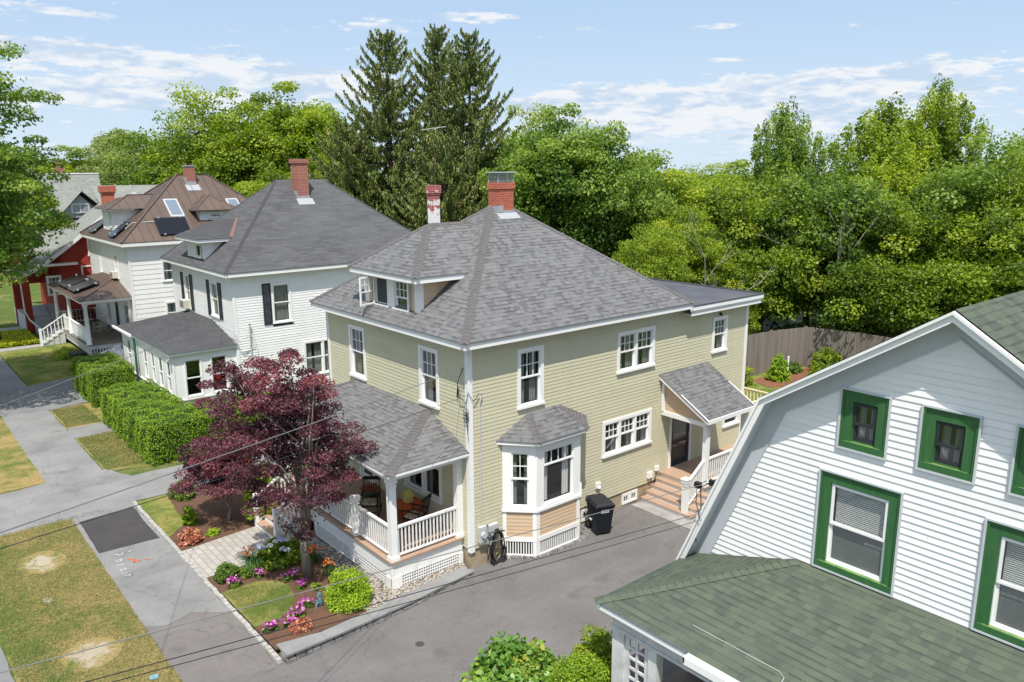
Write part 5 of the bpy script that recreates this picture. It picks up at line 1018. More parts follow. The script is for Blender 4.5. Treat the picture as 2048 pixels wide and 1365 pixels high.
# bench and rocker on that porch
t = thing('porch_bench', 'dark green slatted bench at the far end of the white porch', 'bench', (-.8, 43.3, .9))
b_ = MB(); 
for i in range(4): b_.box(-1.5, .1, 42.95+.12*i, 43.05+.12*i, 1.32, 1.35)
b_.build('seat', M['benchm'], t); b_ = MB()
for z in (1.5, 1.64, 1.78): b_.box(-1.5, .1, 43.46, 43.49, z, z+.07)
for i in range(9): b_.box(-1.48+i*.19, -1.45+i*.19, 43.45, 43.50, 1.35, 1.85)
b_.build('backrest', M['benchm'], t)
for x_ in (-1.5, .06): b_ = MB(); b_.box(x_, x_+.05, 42.95, 43.0, .9, 1.6); b_.box(x_, x_+.05, 43.44, 43.49, .9, 1.85); b_.box(x_, x_+.05, 42.95, 43.45, 1.55, 1.6); b_.build('leg', M['benchm'], t)
def rocker(name, label, loc, rot, mat, seatmat, group=None, wide=.52):
    t = thing(name, label, 'rocking chair', (0, 0, 0), group); w2 = wide/2
    s_ = MB(); s_.box(-w2+.03, w2-.03, -.22, .24, .40, .44); s_.build('seat', M[mat], t)
    if seatmat: s_ = MB(); s_.box(-w2+.05, w2-.05, -.19, .22, .441, .50); s_.build('cushion', M[seatmat], t)
    for sx in (-1, 1):
        l = MB(); x = sx*w2
        pts = [(x, .46-1.0*i/8, .035+.0+.14*((i/8-.5)*2)**2*1.0) for i in range(9)]; pts = [(a, b+.02, c) for a, b, c in pts]; l.tube(pts, .018, 6); l.build('rocker', M[mat], t)
        l = MB(); l.tube([(x, .24, .05), (x, .24, .66)], .017, 6); l.build('leg', M[mat], t); l = MB(); l.tube([(x, -.22, .05), (x, -.27, .60), (x*.94, -.42, 1.12)], .018, 6); l.build('leg', M[mat], t)
        l = MB(); l.beam((x, -.30, .66), (x, .30, .675), .06, .022); l.build('armrest', M[mat], t)
    b_ = MB()
    for i in range(7): xx = (-w2+.06)+(wide-.12)*i/6; b_.tube([(xx, -.235, .46), (xx, -.38, 1.04)], .009, 5)
    b_.beam((-w2*.96, -.40, 1.07), (w2*.96, -.40, 1.07), .025, .11); b_.beam((-w2*.97, -.245, .50), (w2*.97, -.245, .50), .02, .03); b_.build('backrest', M[mat], t)
    l = MB(); l.tube([(-w2, .24, .22), (w2, .24, .22)], .011, 5); l.tube([(-w2, -.23, .2), (w2, -.23, .2)], .011, 5); l.build('stretcher', M[mat], t)
    t.location = loc; t.rotation_euler = (0, 0, rot); return t
rocker('rocking_chair', 'cream rocking chair on the porch beneath the brown metal roof', (-.55, 38.9, .90), R(115), 'beige', None)
rocker('rocking_chair', 'black rocking chair with floral cushion near the porch corner column', (-.85, 1.55, .92), R(25), 'wicker', 'floral')
rocker('rocking_chair', 'black rocking chair with floral seat beside the potted plant', (-1.35, 3.25, .92), R(140), 'wicker', 'floral')
t = thing('side_table', 'orange red wooden side table against the porch wall', 'table', (-.55, 2.35, .92))
s_ = MB(); s_.box(-.95, -.15, 2.0, 2.75, 1.38, 1.42)
for i in range(4): s_.box(-.93+.2*i, -.76+.2*i, 1.99, 2.0, 1.38, 1.425)
s_.build('tabletop', M['orange'], t)
for x_ in (-.9, -.25):
    for y_ in (2.05, 2.65): l = MB(); l.box(x_, x_+.05, y_, y_+.05, .92, 1.38); l.build('leg', M['orange'], t)
l = MB(); l.box(-.9, -.2, 2.05, 2.7, 1.08, 1.11); l.build('shelf', M['orange'], t)
t = thing('birdhouse', 'small yellow wooden birdhouse standing on the orange table', 'birdhouse', (-.5, 2.45, 1.42))
s_ = MB(); s_.box(-.62, -.40, 2.34, 2.56, 1.42, 1.62); s_.extr([(-.62, 2.34, 1.62), (-.62, 2.56, 1.62), (-.62, 2.45, 1.72)], (.22, 0, 0)); s_.tube([(-.625, 2.45, 1.54), (-.618, 2.45, 1.54)], .03, 10); s_.build('box', M['yellow'], t)
s_ = MB(); s_.beam((-.51, 2.33, 1.645), (-.51, 2.455, 1.765), .30, .015, upv=(1, 0, 0)); s_.hexa([(-.66, 2.30, 1.60), (-.36, 2.30, 1.60), (-.36, 2.45, 1.745), (-.66, 2.45, 1.745), (-.66, 2.29, 1.615), (-.36, 2.29, 1.615), (-.36, 2.45, 1.765), (-.66, 2.45, 1.765)]); s_.hexa([(-.66, 2.45, 1.745), (-.36, 2.45, 1.745), (-.36, 2.60, 1.60), (-.66, 2.60, 1.60), (-.66, 2.45, 1.765), (-.36, 2.45, 1.765), (-.36, 2.61, 1.615), (-.66, 2.61, 1.615)]); s_.build('roof', M['yellow'], t)
mb = MB(); s_ = MB(); s_.hexa([(-3, 34.1, .02), (-.3, 34.0, .02), (-.3, 35.0, .02), (-2.2, 35.0, .02), (-2.3, 34.5, .25), (-.6, 34.4, .9), (-.5, 34.6, .85), (-2.0, 34.6, .4)]); s_.face([(-2.6, 34.0, .06), (-1.6, 33.9, .08), (-1.2, 34.3, .62), (-2.0, 34.4, .40)], 1)
tag(s_.build('tarp', [M['tarp'], M['rubber']]), 'crumpled grey and black tarp heaped beside the white porch', 'tarp')
# ================================================================== HOUSE 4 (red)
H4 = thing('red_house', 'red shingled house with pale grey swooping gable roof behind trees', 'house', (0, 47, 0))
def wallpoly(mb, pts, m=0):
    P = [Vector(p) for p in pts]; ud = (P[1]-P[0]).normalized(); mb.face(P, m, [((p-P[0]).dot(ud), p.z) for p in P])
mb = MB(); wallpoly(mb, [(-.9, 47, 0), (10, 47, 0), (10, 47, 4.6), (4.4, 47, 9.2), (2.2, 47, 7.9), (-.9, 47, 5.5)]); wallpoly(mb, [(-.9, 56, 0), (-.9, 47, 0), (-.9, 47, 5.5), (-.9, 56, 5.5)]); wallpoly(mb, [(-2.6, 50.8, 3), (3, 50.8, 3), (3, 50.8, 5.4), (-2.6, 50.8, 5.4)]); wallpoly(mb, [(-2.6, 58, 3), (-2.6, 50.8, 3), (-2.6, 50.8, 5.2), (-2.6, 58, 5.2)]); wallpoly(mb, [(10, 47, 0), (10, 60, 0), (10, 60, 4.6), (10, 47, 4.6)])
mb.build('wall', M['redshingle'], H4)
rp = [(-3.8, 4.0), (-2.2, 4.72), (-.45, 5.95), (2.2, 8.05), (4.4, 9.6)]
r_ = MB()
for (a, b), (c, d) in zip(rp[:-1], rp[1:]): roofface(r_, [(a, 46.6, b), (a, 51.5, b), (c, 51.5, d), (c, 46.6, d)]); r_.face([(a, 46.6, b-.12), (a, 51.5, b-.12), (c, 51.5, d-.12), (c, 46.6, d-.12)])
roofface(r_, [(10.5, 46.6, 4.4), (10.5, 51.5, 4.4), (4.4, 51.5, 9.6), (4.4, 46.6, 9.6)])
# main body: ridge along x
roofface(r_, [(-3.0, 50.3, 5.25), (3.2, 50.3, 5.25), (4.1, 55.0, 10.9), (-3.0, 55.0, 10.9)]); roofface(r_, [(-3, 60, 5.25), (4.1, 60, 5.25), (4.1, 55, 10.9), (-3, 55, 10.9)]); roofface(r_, [(3.2, 50.3, 5.25), (9.5, 50.3, 5.0), (9.5, 53, 9.96), (4.1, 53, 9.96)])
roofface(r_, [(3.0, 51, 8.6), (10.5, 51, 8.6), (10.5, 53, 9.98), (3.0, 53, 9.98)]); r_.build('roof', M['roofr'], H4)
tr = MB()
for (a, b), (c, d) in zip(rp[:-1], rp[1:]): tr.extr([(a, 46.58, b-.26), (c, 46.58, d-.26), (c, 46.58, d+.02), (a, 46.58, b+.02)], (0, -.05, 0))
tr.extr([(4.4, 46.58, 9.34), (10.5, 46.58, 4.14), (10.5, 46.58, 4.42), (4.4, 46.58, 9.62)], (0, -.05, 0)); tr.box(-3.05, 1.35, 50.22, 50.3, 5.12, 5.25); tr.box(-2.6, .1, 46.3, 47, 4.62, 4.76); tr.box(-3, 4.1, 54.92, 55.08, 10.88, 10.96); tr.box(-3.9, -3.8, 46.6, 51.5, 3.9, 4.02); tr.build('trim', M['white'], H4)
dd = MB(); yw = 52.0; wallpoly(dd, [(.6, yw, 7.6), (3.1, yw, 7.6), (3.1, yw, 8.2), (1.9, yw, 9.3), (.6, yw, 8.1)]); do = dd.build('dormer', paint('grey_dormer_wall', (.26, .30, .31), .7), H4)
dd = MB(); roofface(dd, [(.2, 51.6, 7.75), (.2, 54.5, 7.75), (2.0, 54.5, 9.62), (2.0, 51.6, 9.62)]); roofface(dd, [(3.6, 51.6, 8.05), (3.6, 54.5, 8.05), (2.0, 54.5, 9.62), (2.0, 51.6, 9.62)]); dd.build('dormer_roof', M['roofr'], H4)
window(do, frame((1.2, yw, 0), (1, 0, 0), (0, -1, 0)), 0, 1.3, 7.95, 8.7, units=2, single=True, grid=None, cw=.12, frame_m='greytrim', curtain=None, depth=.2)
f4 = frame((0, 47, 0), (1, 0, 0), (0, -1, 0))
for o in ((.95, 2.0, 5.1, 6.65), (.38, 1.5, 2.7, 4.45), (-1.9, -.95, 2.5, 3.9)): window(H4, f4, *o, grid=(3, 2), curtain='curtain')
ch = MB(); ch.box(2.55, 3.3, 47.6, 48.4, 7.6, 9.75); ch.box(2.48, 3.37, 47.53, 48.47, 9.5, 9.62); ch.box(2.43, 3.42, 47.48, 48.52, 9.62, 10.05); ch.build('chimney', M['brick'], H4)
ch = MB(); ch.box(1.2, 1.8, 55.7, 56.3, 9.8, 11.75); ch.box(1.14, 1.86, 55.64, 56.36, 11.7, 11.95); ch.build('chimney', M['brick2'], H4)
p4 = MB(); p4.box(-3.4, -.9, 47, 52, .0, 1.2); 
for i in range(6): p4.box(-3.0, -1.1, 47-.35*(i+1), 47-.35*i, 0, 1.2-.19*(i+1)+.02)
p4.build('front_steps', paint('grey_painted_steps', (.42, .44, .44), .6, .1), H4)
p4 = MB(); p4.box(-3.45, -3.0, 46.8, 47.25, 0, 4.2); p4.box(-3.45, -3.0, 50.8, 51.25, 0, 4.2); p4.build('porch_pillar', M['redshingle'], H4)
p4 = MB(); p4.tube([(-3.55, 46.6, 4.0), (-3.55, 46.7, 3.7), (-3.5, 46.74, 1.6), (-3.3, 46.5, 1.0), (-2.9, 45.5, .5), (-2.5, 44.6, .1)], .05, 7); p4.build('downspout', M['white'], H4)
p4 = MB(); p4.tube([(-2.2, 46.9, 2.1), (-2.2, 44.9, 1.0), (-2.2, 44.9, 0)], .02, 5); p4.build('handrail', M['rubber'], H4)
# ================================================================== RIGHT HOUSE (white, gambrel, green trim)
H5 = thing('gambrel_house', 'white clapboard gambrel house with green framed windows and green shingle porch roof', 'house', (1, -8, 0))
f5 = frame((1.0, 0, 0), (0, -1, 0), (-1, 0, 0))   # u = -y
kn_u, kn_z, rd_u, rd_z, ev_u, ev_z = 8.62, 6.93, 11.80, 8.92, 6.85, 2.9
def ext5(z):
    if z < ev_z: return (7.05, 16.6)
    if z < kn_z: a = 7.05+(kn_u+.1-7.05)*(z-ev_z)/(kn_z-ev_z); return (a, 23.6-a)
    a = kn_u+.1+(rd_u-kn_u-.1)*(z-kn_z)/(rd_z-.16-kn_z); a = min(a, 11.79); return (a, 23.6-a)
op5 = [(9.96, 10.80, 6.25, 7.33), (11.37, 12.23, 6.25, 7.33), (12.78, 13.64, 6.25, 7.33), (9.68, 11.16, 3.78, 5.70), (12.52, 14.0, 3.78, 5.70)]
mb = MB(); siding(mb, f5, ext5, .5, 8.72, op5, .125); siding(mb, frame((1, -7.05, 0), (1, 0, 0), (0, 1, 0)), rect(0, 12), .5, 3.1, (), .125); mb.build('wall', M['whites'], H5)
def gr5(u, z): return (.66, -u, z)
r_ = MB(); X0, X1 = .62, 13
prof = [(6.72, 2.78), (8.52, 6.93), (11.80, 9.06), (15.08, 6.93), (16.9, 2.78)]
for (a, b), (c, d) in zip(prof[:-1], prof[1:]):
    if a < 11.7: roofface(r_, [(X0, -a, b), (X1, -a, b), (X1, -c, d), (X0, -c, d)])
    else: roofface(r_, [(X0, -c, d), (X1, -c, d), (X1, -a, b), (X0, -a, b)])
    r_.face([(X0, -a, b-.05), (X1, -a, b-.05), (X1, -c, d-.05), (X0, -c, d-.05)])
r_.build('roof', M['roofg'], H5)
tr = MB()
def inset(pr, dist):
    out = []; n = len(pr); nm = []
    for (a, b), (c, d) in zip(pr[:-1], pr[1:]): l = math.hypot(c-a, d-b); nm.append(((d-b)/l, -(c-a)/l))
    for i, (a, b) in enumerate(pr):
        if i == 0: k = nm[0]; q = 1
        elif i == n-1: k = nm[-1]; q = 1
        else: k = (nm[i-1][0]+nm[i][0], nm[i-1][1]+nm[i][1]); l = math.hypot(*k); k = (k[0]/l, k[1]/l); q = 1/(k[0]*nm[i][0]+k[1]*nm[i][1])
        out.append((a+k[0]*dist*q, b+k[1]*dist*q))
    return out
def rake(d0, d1, x0, x1, m, dz=-.02):
    A_, B_ = inset(prof, d0), inset(prof, d1)
    for i in range(len(prof)-1):
        P = [Vector((x0, -A_[i][0], A_[i][1]+dz)), Vector((x0, -A_[i+1][0], A_[i+1][1]+dz)), Vector((x0, -B_[i+1][0], B_[i+1][1]+dz)), Vector((x0, -B_[i][0], B_[i][1]+dz))]
        tr.extr(P, (x1-x0, 0, 0), m)
rake(.0, .15, .565, .60, 0); rake(.0, .045, .52, .564, 0); rake(.10, .112, .601, .97, 1); rake(.06, .40, .972, .995, 1); rake(.401, .43, .955, .995, 1)
tr.box(.98, 13, -7.05, -6.75, 2.62, 2.76, 0)
tr.build('rake_trim', [M['white'], M['greytrim']], H5)
def gwin(u0, u1, z0, z1, single):
    a = MB(); fr = f5; a.lbox(fr, u0, u1, z0, z1, -.2, -.19, 3); cwd = .20
    for q in ((u0, u1, z1-cwd, z1), (u0, u0+cwd, z0+.12, z1-cwd), (u1-cwd, u1, z0+.12, z1-cwd)): a.lbox(fr, *q, -.1, .02, 0)
    a.lbox(fr, u0, u1, z0, z0+.12, -.1, .05, 0); a.lbox(fr, u0+.1, u1-.1, z0+.121, z0+.126, -.1, .04, 2)
    e = .035
    for q in ((u0-e, u1+e, z1, z1+e), (u0-e, u1+e, z0-e, z0), (u0-e, u0, z0, z1), (u1, u1+e, z0, z1)): a.lbox(fr, *q, .0, .06, 1)
    for q in ((u0, u1, z1-.04, z1), (u0, u0+.04, z0+.12, z1-.04), (u1-.04, u1, z0+.12, z1-.04)): a.lbox(fr, *q, .021, .045, 0)
    o = a.build('window_frame', [M['green'], M['greytrim'], M['moss'], M['dark']], H5)
    i0, i1, j0, j1 = u0+cwd, u1-cwd, z0+.13, z1-cwd
    w_ = window(o, fr, i0, i1, j0, j1, cw=.02, frame_m='green' if single else 'white', sash_m='white' if not single else 'black', proud=-.02, grid=None, curtain='curtain' if single else None, blind=False if single else .95, sill=False, depth=.35, split=.5 if not single else .55, name='window')
for i, o in enumerate(op5): gwin(*o, i < 3)
# porch of the gambrel house
r_ = MB(); E = (-2.08, -6.84, 2.90); E2 = (-2.08, -17.0, 2.90); J1 = (.99, -9.35, 3.72); J2 = (.99, -15.0, 3.72)
roofface(r_, [E2, E, J1, J2]); roofface(r_, [E, (.99, -6.84, 2.90), J1], off=5); po5 = MB()
r_.face([(E[0], E[1], 2.86), (.99, -6.84, 2.86), (.99, -17, 2.86), (E2[0], E2[1], 2.86)])
c5 = MB(); c5.build
PR = r_.build('porch_roof', M['roofg'], H5); c = MB(); s = side_vecs(E, J1, (0, -1, 0), (1, 0, 0)); hipcaps(c, E, J1, s[0], s[1], .15, .16, .014); c.build('ridge_cap', M['capg'], PR)
c = MB(); c.tube([(-1.53, -8.78, 3.06), (-1.55, -10.55, 3.055), (-1.62, -10.68, 3.04), (-2.0, -10.74, 2.94)], .008, 6); c.build('roof_cable', M['wirel'], PR)
b_ = MB(); b_.box(-2.06, -2.02, -17, -6.86, 2.74, 2.88); b_.box(-2.02, .98, -6.90, -6.86, 2.74, 2.88); b_.box(-2.0, .98, -16.9, -6.95, 2.74, 2.76)
b_.box(-1.82, -1.66, -17, -7.08, 2.34, 2.74, 1); b_.box(-1.66, .98, -7.24, -7.08, 2.34, 2.74, 1); b_.box(-1.86, -1.82, -17, -7.04, 2.62, 2.72, 1); b_.box(-1.85, -1.82, -17, -7.05, 2.34, 2.40, 1)
b_.build('porch_beam', [M['white'], M['worn']], PR)
for (ya, yb) in ((-7.40, -7.10), (-8.22, -8.02), (-11.2, -10.9)): b_ = MB(); b_.box(-1.84, -1.64, ya, yb, 0, 2.34); b_.box(-1.87, -1.61, ya-.03, yb+.03, 0, .2); b_.build('porch_post', M['worn'], PR)
b_ = MB(); fr = frame((-1.78, -7.40, 0), (0, -1, 0), (-1, 0, 0)); b_.lbox(fr, .0, .12, .2, 2.34, -.02, .02); b_.lbox(fr, .50, .62, .2, 2.34, -.02, .02); b_.lbox(fr, .28, .33, .2, 2.34, -.02, .02)
z = .3
while z < 2.34: b_.lbox(fr, .12, .50, z, z+.05, -.015, .024); z += .22
b_.build('trellis_panel', M['worn'], PR); b_ = MB(); b_.box(-1.8, .98, -17, -7.1, .3, .42); b_.build('porch_floor', M['oldwood'], PR); b_ = MB(); b_.box(.4, .42, -16, -7.3, .42, 2.7); b_.build('porch_screen', M['dark'], PR)  # last box is a dark panel standing in for the porch's shaded interior
g_ = MB(); gy = [-9.1, -10.35, -11.6, -12.85, -14.1]
for i, y_ in enumerate(gy[:-1]):
    y1 = gy[i+1]+.02; g_.box(-2.22, -2.20, y1, y_, 2.76, 2.88); g_.box(-2.22, -2.08, y1, y_, 2.74, 2.76); g_.box(-2.085, -2.07, y1, y_, 2.76, 2.90); g_.box(-2.22, -2.07, y_-.03, y_, 2.76, 2.885)
g_.build('gutter', M['white'], PR)
b_ = MB(); b_.box(.56, .64, -7.62, -7.48, 4.80, 4.92); b_.tube([(.6, -7.5, 4.86), (.55, -7.3, 4.7), (.6, -7.3, 4.2), (.62, -7.15, 3.8), (.62, -7.2, 3.4)], .012, 5); b_.tube([(.6, -7.4, 4.86), (.5, -7.25, 4.75), (.55, -7.2, 4.35), (.5, -7.35, 4.02)], .010, 5); b_.box(.52, .62, -7.28, -7.15, 4.66, 4.78); b_.build('cable_clamp', M['rubber'], H5)
# ================================================================== OBJECTS
def wheelie(name, label, loc, rot, mark):
    t = thing(name, label, 'bin', (0, 0, 0)); b = MB(); W0, W1, D0, D1, Hh = .24, .31, .26, .36, 1.0
    b.hexa([(-W0, -D0, .06), (W0, -D0, .06), (W0, D0, .06), (-W0, D0, .06), (-W1, -D1, Hh), (W1, -D1, Hh), (W1, D1, Hh), (-W1, D1, Hh)])
    b.box(-W1-.02, W1+.02, -D1-.02, D1+.02, Hh-.07, Hh); b.hexa([(-W0-.012, -D0-.012, .45), (W0+.012, -D0-.012, .45), (W0+.012, D0+.012, .45), (-W0-.012, D0+.012, .45), (-W0-.022, -D0-.027, .62), (W0+.022, -D0-.027, .62), (W0+.022, D0+.027, .62), (-W0-.022, D0+.027, .62)])
    b.build('body', M['bin'], t)
    l = MB(); l.hexa([(-W1-.03, -D1-.04, Hh+.005), (W1+.03, -D1-.04, Hh+.005), (W1+.03, D1+.03, Hh+.005), (-W1-.03, D1+.03, Hh+.005), (-W1+.04, -D1+.03, Hh+.085), (W1-.04, -D1+.03, Hh+.085), (W1-.04, D1-.04, Hh+.10), (-W1+.04, D1-.04, Hh+.10)]); l.box(-.22, .22, -D1-.08, -D1-.02, Hh+.0, Hh+.035); l.build('lid', M['lid'], t)
    h = MB(); h.tube([(-W1+.03, D1, Hh-.02), (-W1+.03, D1+.10, Hh+.05), (W1-.03, D1+.10, Hh+.05), (W1-.03, D1, Hh-.02)], .016, 6); h.build('handle', M['rubber'], t)
    for sx in (-1, 1):
        w_ = MB(); w_.tube([(sx*(W0+.02), D0+.04, .13), (sx*(W0+.08), D0+.04, .13)], .13, 20); wo = w_.build('wheel', M['rubber'], t); w_ = MB(); w_.tube([(sx*(W0+.079), D0+.04, .13), (sx*(W0+.088), D0+.04, .13)], .08, 14); w_.build('rim', M['lid'], wo)
    if mark:
        m_ = MB(); m_.hexa([(-.13, -D1*.93-.025, .78), (.13, -D1*.93-.025, .78), (.13, -D1*.93-.0, .78), (-.13, -D1*.93, .78), (-.13, -D1*.95-.033, .89), (.13, -D1*.95-.033, .89), (.13, -D1*.95, .89), (-.13, -D1*.95, .89)]); mo = m_.build('sticker', M['label'], t)
        m_ = MB(); 
        for i in range(9): x_ = -.11+i*.025; m_.box(x_, x_+.013, -D1*.94-.034, -D1*.94-.028, .81, .855)
        m_.build('lettering', paint('sticker_ink', (.05, .12, .25), .5), mo); m_ = MB(); m_.box(-.3-.006, -.275, .02, .14, .42, .46); m_.build('side_sticker', M['label'], t)
    t.location = loc; t.rotation_euler = (0, 0, rot); return t
wheelie('trash_bin', 'black wheeled trash bin with white sticker beside the olive house', (4.52, -.72, .014), R(-20), True)
wheelie('trash_bin', 'black wheeled bin on the lawn by the white porch', (-3.15, 32.9, .02), R(15), False)
t = thing('garden_hose', 'coiled black garden hose hanging by the bay window', 'hose', (.78, -.15, .3))
hb = MB(); rn = random.Random(2)
for k in range(9):
    a = .26+rn.uniform(-.04, .04); b = .50+rn.uniform(-.07, .05); cx, cz, cy = .80+rn.uniform(-.03, .03), .56+rn.uniform(-.05, .03)-0.02*k*.5, -.13-.02*k
    hb.tube([(cx+a*math.cos(t_)*(1 if math.sin(t_) < 0 else .75), cy+rn.uniform(-.01, .01), cz+b*math.sin(t_)) for t_ in [2*math.pi*i/26 for i in range(27)]], .013, 6)
hb.build('coil', M['rubber'], t); hb = MB(); hb.tube([(.76, -.02, 1.02), (.76, -.16, 1.04), (.80, -.24, 1.10)], .025, 6); hb.tube([(.5, -.16, 1.02), (.7, -.3, 1.08), (1.0, -.28, 1.0)], .02, 6); hb.build('hanger', M['rubber'], t)
# frog statue
t = thing('frog_statue', 'small verdigris frog statue sitting upright on the mulch', 'statue', (-4.25, .92, .1))
b = MB(); c0 = Vector((-4.25, .92, .1)); b.lathe(c0, [(.06, 0), (.085, .04), (.075, .12), (.06, .20), (.045, .25), (.055, .29), (.06, .32), (.035, .36), (.0, .38)], 14)
for s_ in (-1, 1):
    q = c0+Vector((.02*s_-.02, .05*s_, 0)); b.tube([q+Vector((0, 0, .12)), q+Vector((-.08, .02*s_, .13)), q+Vector((-.09, .02*s_, .02)), q+Vector((-.15, .04*s_, .012))], [.035, .028, .018, .012], 7)
    b.tube([c0+Vector((0, .05*s_, .24)), c0+Vector((-.05, .05*s_, .18)), c0+Vector((-.06, .02*s_, .26)), c0+Vector((-.05, .01*s_, .31))], [.02, .015, .012, .012], 6); b.tube([c0+Vector((-.02, .035*s_, .33)), c0+Vector((-.02, .04*s_, .375))], [.018, .012], 7)
b.build('body', M['verdigris'], t, True)
# yard marker post
mb = MB(); mb.tube([(26.3, 5.9, 0), (26.3, 5.9, 1.0)], .05, 8); mb.lathe((26.3, 5.9, 1.0), [(.06, 0), (.05, .04), (0, .07)], 8); tag(mb.build('marker_post', M['white']), 'short white post in the back yard near the fence', 'post')
# fence
def fence(name, label, pts, h):
    t = thing(name, label, 'fence', (pts[0][0], pts[0][1], 0)); b = MB(); r = MB(); rn = random.Random(8)
    for (x0, y0), (x1, y1) in zip(pts[:-1], pts[1:]):
        a = Vector((x0, y0, 0)); c = Vector((x1, y1, 0)); d = (c-a).normalized(); Ln = (c-a).length; n_ = Vector((-d.y, d.x, 0)); k = int(Ln/.15)
        for i in range(k):
            p = a+d*(i*Ln/k); q = p+d*(Ln/k-.008); o = n_*rn.uniform(-.006, .006); hh = h+rn.uniform(-.015, .015)
            b.hexa([p+o-n_*.01, q+o-n_*.01, q+o+n_*.01, p+o+n_*.01]+[v+Vector((0, 0, hh)) for v in (p+o-n_*.01, q+o-n_*.01, q+o+n_*.01, p+o+n_*.01)])
        for z in (.4, h*.5, h-.25): r.beam(a+n_*.04+Vector((0, 0, z)), c+n_*.04+Vector((0, 0, z)), .05, .09)
        po = MB(); po.box(x1-.06, x1+.06, y1+.03, y1+.15, 0, h+.02); po.build('post', M['fence'], t)
    b.build('fence_boards', M['fence'], t); r.build('rail', M['fence'], t)
fence('board_fence', 'tall weathered wooden board fence behind the back yard', [(18.0, 7.6), (23.4, 7.2), (26.2, 6.9), (28.6, 6.2), (29.2, 3.4), (29.4, -6)], 2.35)
# wires
def wire(name, label, a, b, sag, mat, r=.012, n=28):
    mb = MB(); a = Vector(a); b = Vector(b); pts = []
    for i in range(n+1): f_ = i/n; p = a.lerp(b, f_); p.z -= sag*4*f_*(1-f_); pts.append(p)
    mb.tube(pts, r, 6); return tag(mb.build(name, M[mat]), label, 'cable', 'overhead service cables')
POLE = (-14, -8)
t = thing('utility_pole', 'wooden utility pole carrying the service cables at the street side', 'pole', (-14, -8, 0))
mb = MB(); mb.tube([(-14, -8, 0), (-14, -8, 9.4)], [.16, .12], 12); mb.build('pole', M['bark'], t); mb = MB(); mb.beam((-14.9, -8, 8.6), (-13.1, -8, 8.6), .1, .12); mb.build('crossarm', M['bark'], t)
wire('overhead_cable', 'light cable running from the street to the white shuttered house', (-14, -8, 8.47), (.85, 20.9, 4.22), .10, 'wireg', .008)
wire('overhead_cable', 'cable crossing the red maple to the corner of the olive house', (-14, -8, 7.55), (-.02, .18, 5.92), .05, 'wireg', .008)
wire('overhead_cable', 'thin dark cable just below the one to the olive house corner', (-14, -8, 7.50), (-.04, -.02, 5.2), .06, 'wire', .005)
wire('overhead_cable', 'pale upper cable crossing the garden wall to the gambrel house rake', (-14, -8, 6.59), (.6, -7.5, 4.86), .02, 'wireg', .007)
wire('overhead_cable', 'dark middle cable crossing the near driveway to the gambrel house', (-14, -8, 6.30), (.6, -7.35, 4.14), .04, 'wire', .006)
wire('overhead_cable', 'lowest dark cable crossing the near driveway to the gambrel house', (-14, -8, 6.24), (.6, -7.35, 3.98), .05, 'wire', .0055)
mb = MB(); mb.tube([(-.04, .18, 5.92), (-.15, .3, 5.5), (-.12, .25, 5.1), (-.05, .05, 4.95), (-.06, -.06, 5.3), (.1, -.09, 5.0), (.3, -.08, 5.2)], .012, 5); mb.tube([(-.06, .45, 5.05), (-.06, .4, 5.35)], .02, 6)
for k in range(3): mb.tube([(-.07, .02, 4.9-.12*k)]+[(-.08+.0*i, .02+.12*math.sin(i*.8), 4.72-.1*k+.1*math.cos(i*.8)) for i in range(9)]+[(-.06, -.05, 4.5-.3*k)], .008, 5)
mb.build('cable_loop', M['wire'], H)
# background houses glimpsed through the trees
def bgbox(name, label, x, y, w_, d_, ze, zr, wall, roof, win=True):
    t = thing(name, label, 'house', (x, y, 0)); m_ = MB(); fr = frame((x, y, 0), (1, 0, 0), (0, -1, 0)); fr2 = frame((x, y, 0), (0, 1, 0), (-1, 0, 0)); ops = [(w_*.2, w_*.2+1, ze-1.9, ze-.5), (w_*.6, w_*.6+1, ze-1.9, ze-.5)]
    siding(m_, fr, rect(0, w_), .2, ze, ops, .2); siding(m_, fr2, lambda z: (0, d_) if z <= ze else (d_/2*(z-ze)/(zr-ze), d_-d_/2*(z-ze)/(zr-ze)), .2, zr-.1, [(d_*.4, d_*.4+1, ze-1.9, ze-.5)], .2); m_.build('wall', M[wall], t)
    for o in ops: window(t, fr, *o, grid=None)
    window(t, fr2, d_*.4, d_*.4+1, ze-1.9, ze-.5, grid=None)
    r = MB(); roofface(r, [(x-.4, y-.4, ze-.1), (x+w_+.4, y-.4, ze-.1), (x+w_+.4, y+d_/2, zr), (x-.4, y+d_/2, zr)]); roofface(r, [(x-.4, y+d_+.4, ze-.1), (x+w_+.4, y+d_+.4, ze-.1), (x+w_+.4, y+d_/2, zr), (x-.4, y+d_/2, zr)]); r.build('roof', M[roof], t); return t
bgbox('background_house', 'grey roofed house half hidden behind the central trees', 28.5, 22.5, 12, 8, 5.6, 9.4, 'tan', 'roof2')
bgbox('background_house', 'white sided house half hidden behind the trees past the flat roof', 31.0, 13.0, 9, 7, 4.6, 6.8, 'whites', 'roof2d')
bgbox('background_house', 'low white house hidden behind the board fence and trees', 46, -6, 12, 9, 4.6, 7.2, 'whites', 'roof2')
t = thing('garage', 'dark roofed low garage peeking behind the olive roof slope', 'garage', (17, 14, 0)); m_ = MB(); siding(m_, frame((17, 14, 0), (1, 0, 0), (0, -1, 0)), rect(0, 5), 0, 2.9, (), .15); siding(m_, frame((17, 14, 0), (0, 1, 0), (-1, 0, 0)), rect(0, 5), 0, 2.9, (), .15); m_.build('wall', M['whites'], t)
hip_roof(t, 16.6, 22.4, 13.6, 19.4, 2.9, 19.4, 19.6, 16.5, 16.5, 5.0, M['roof2d'], None)
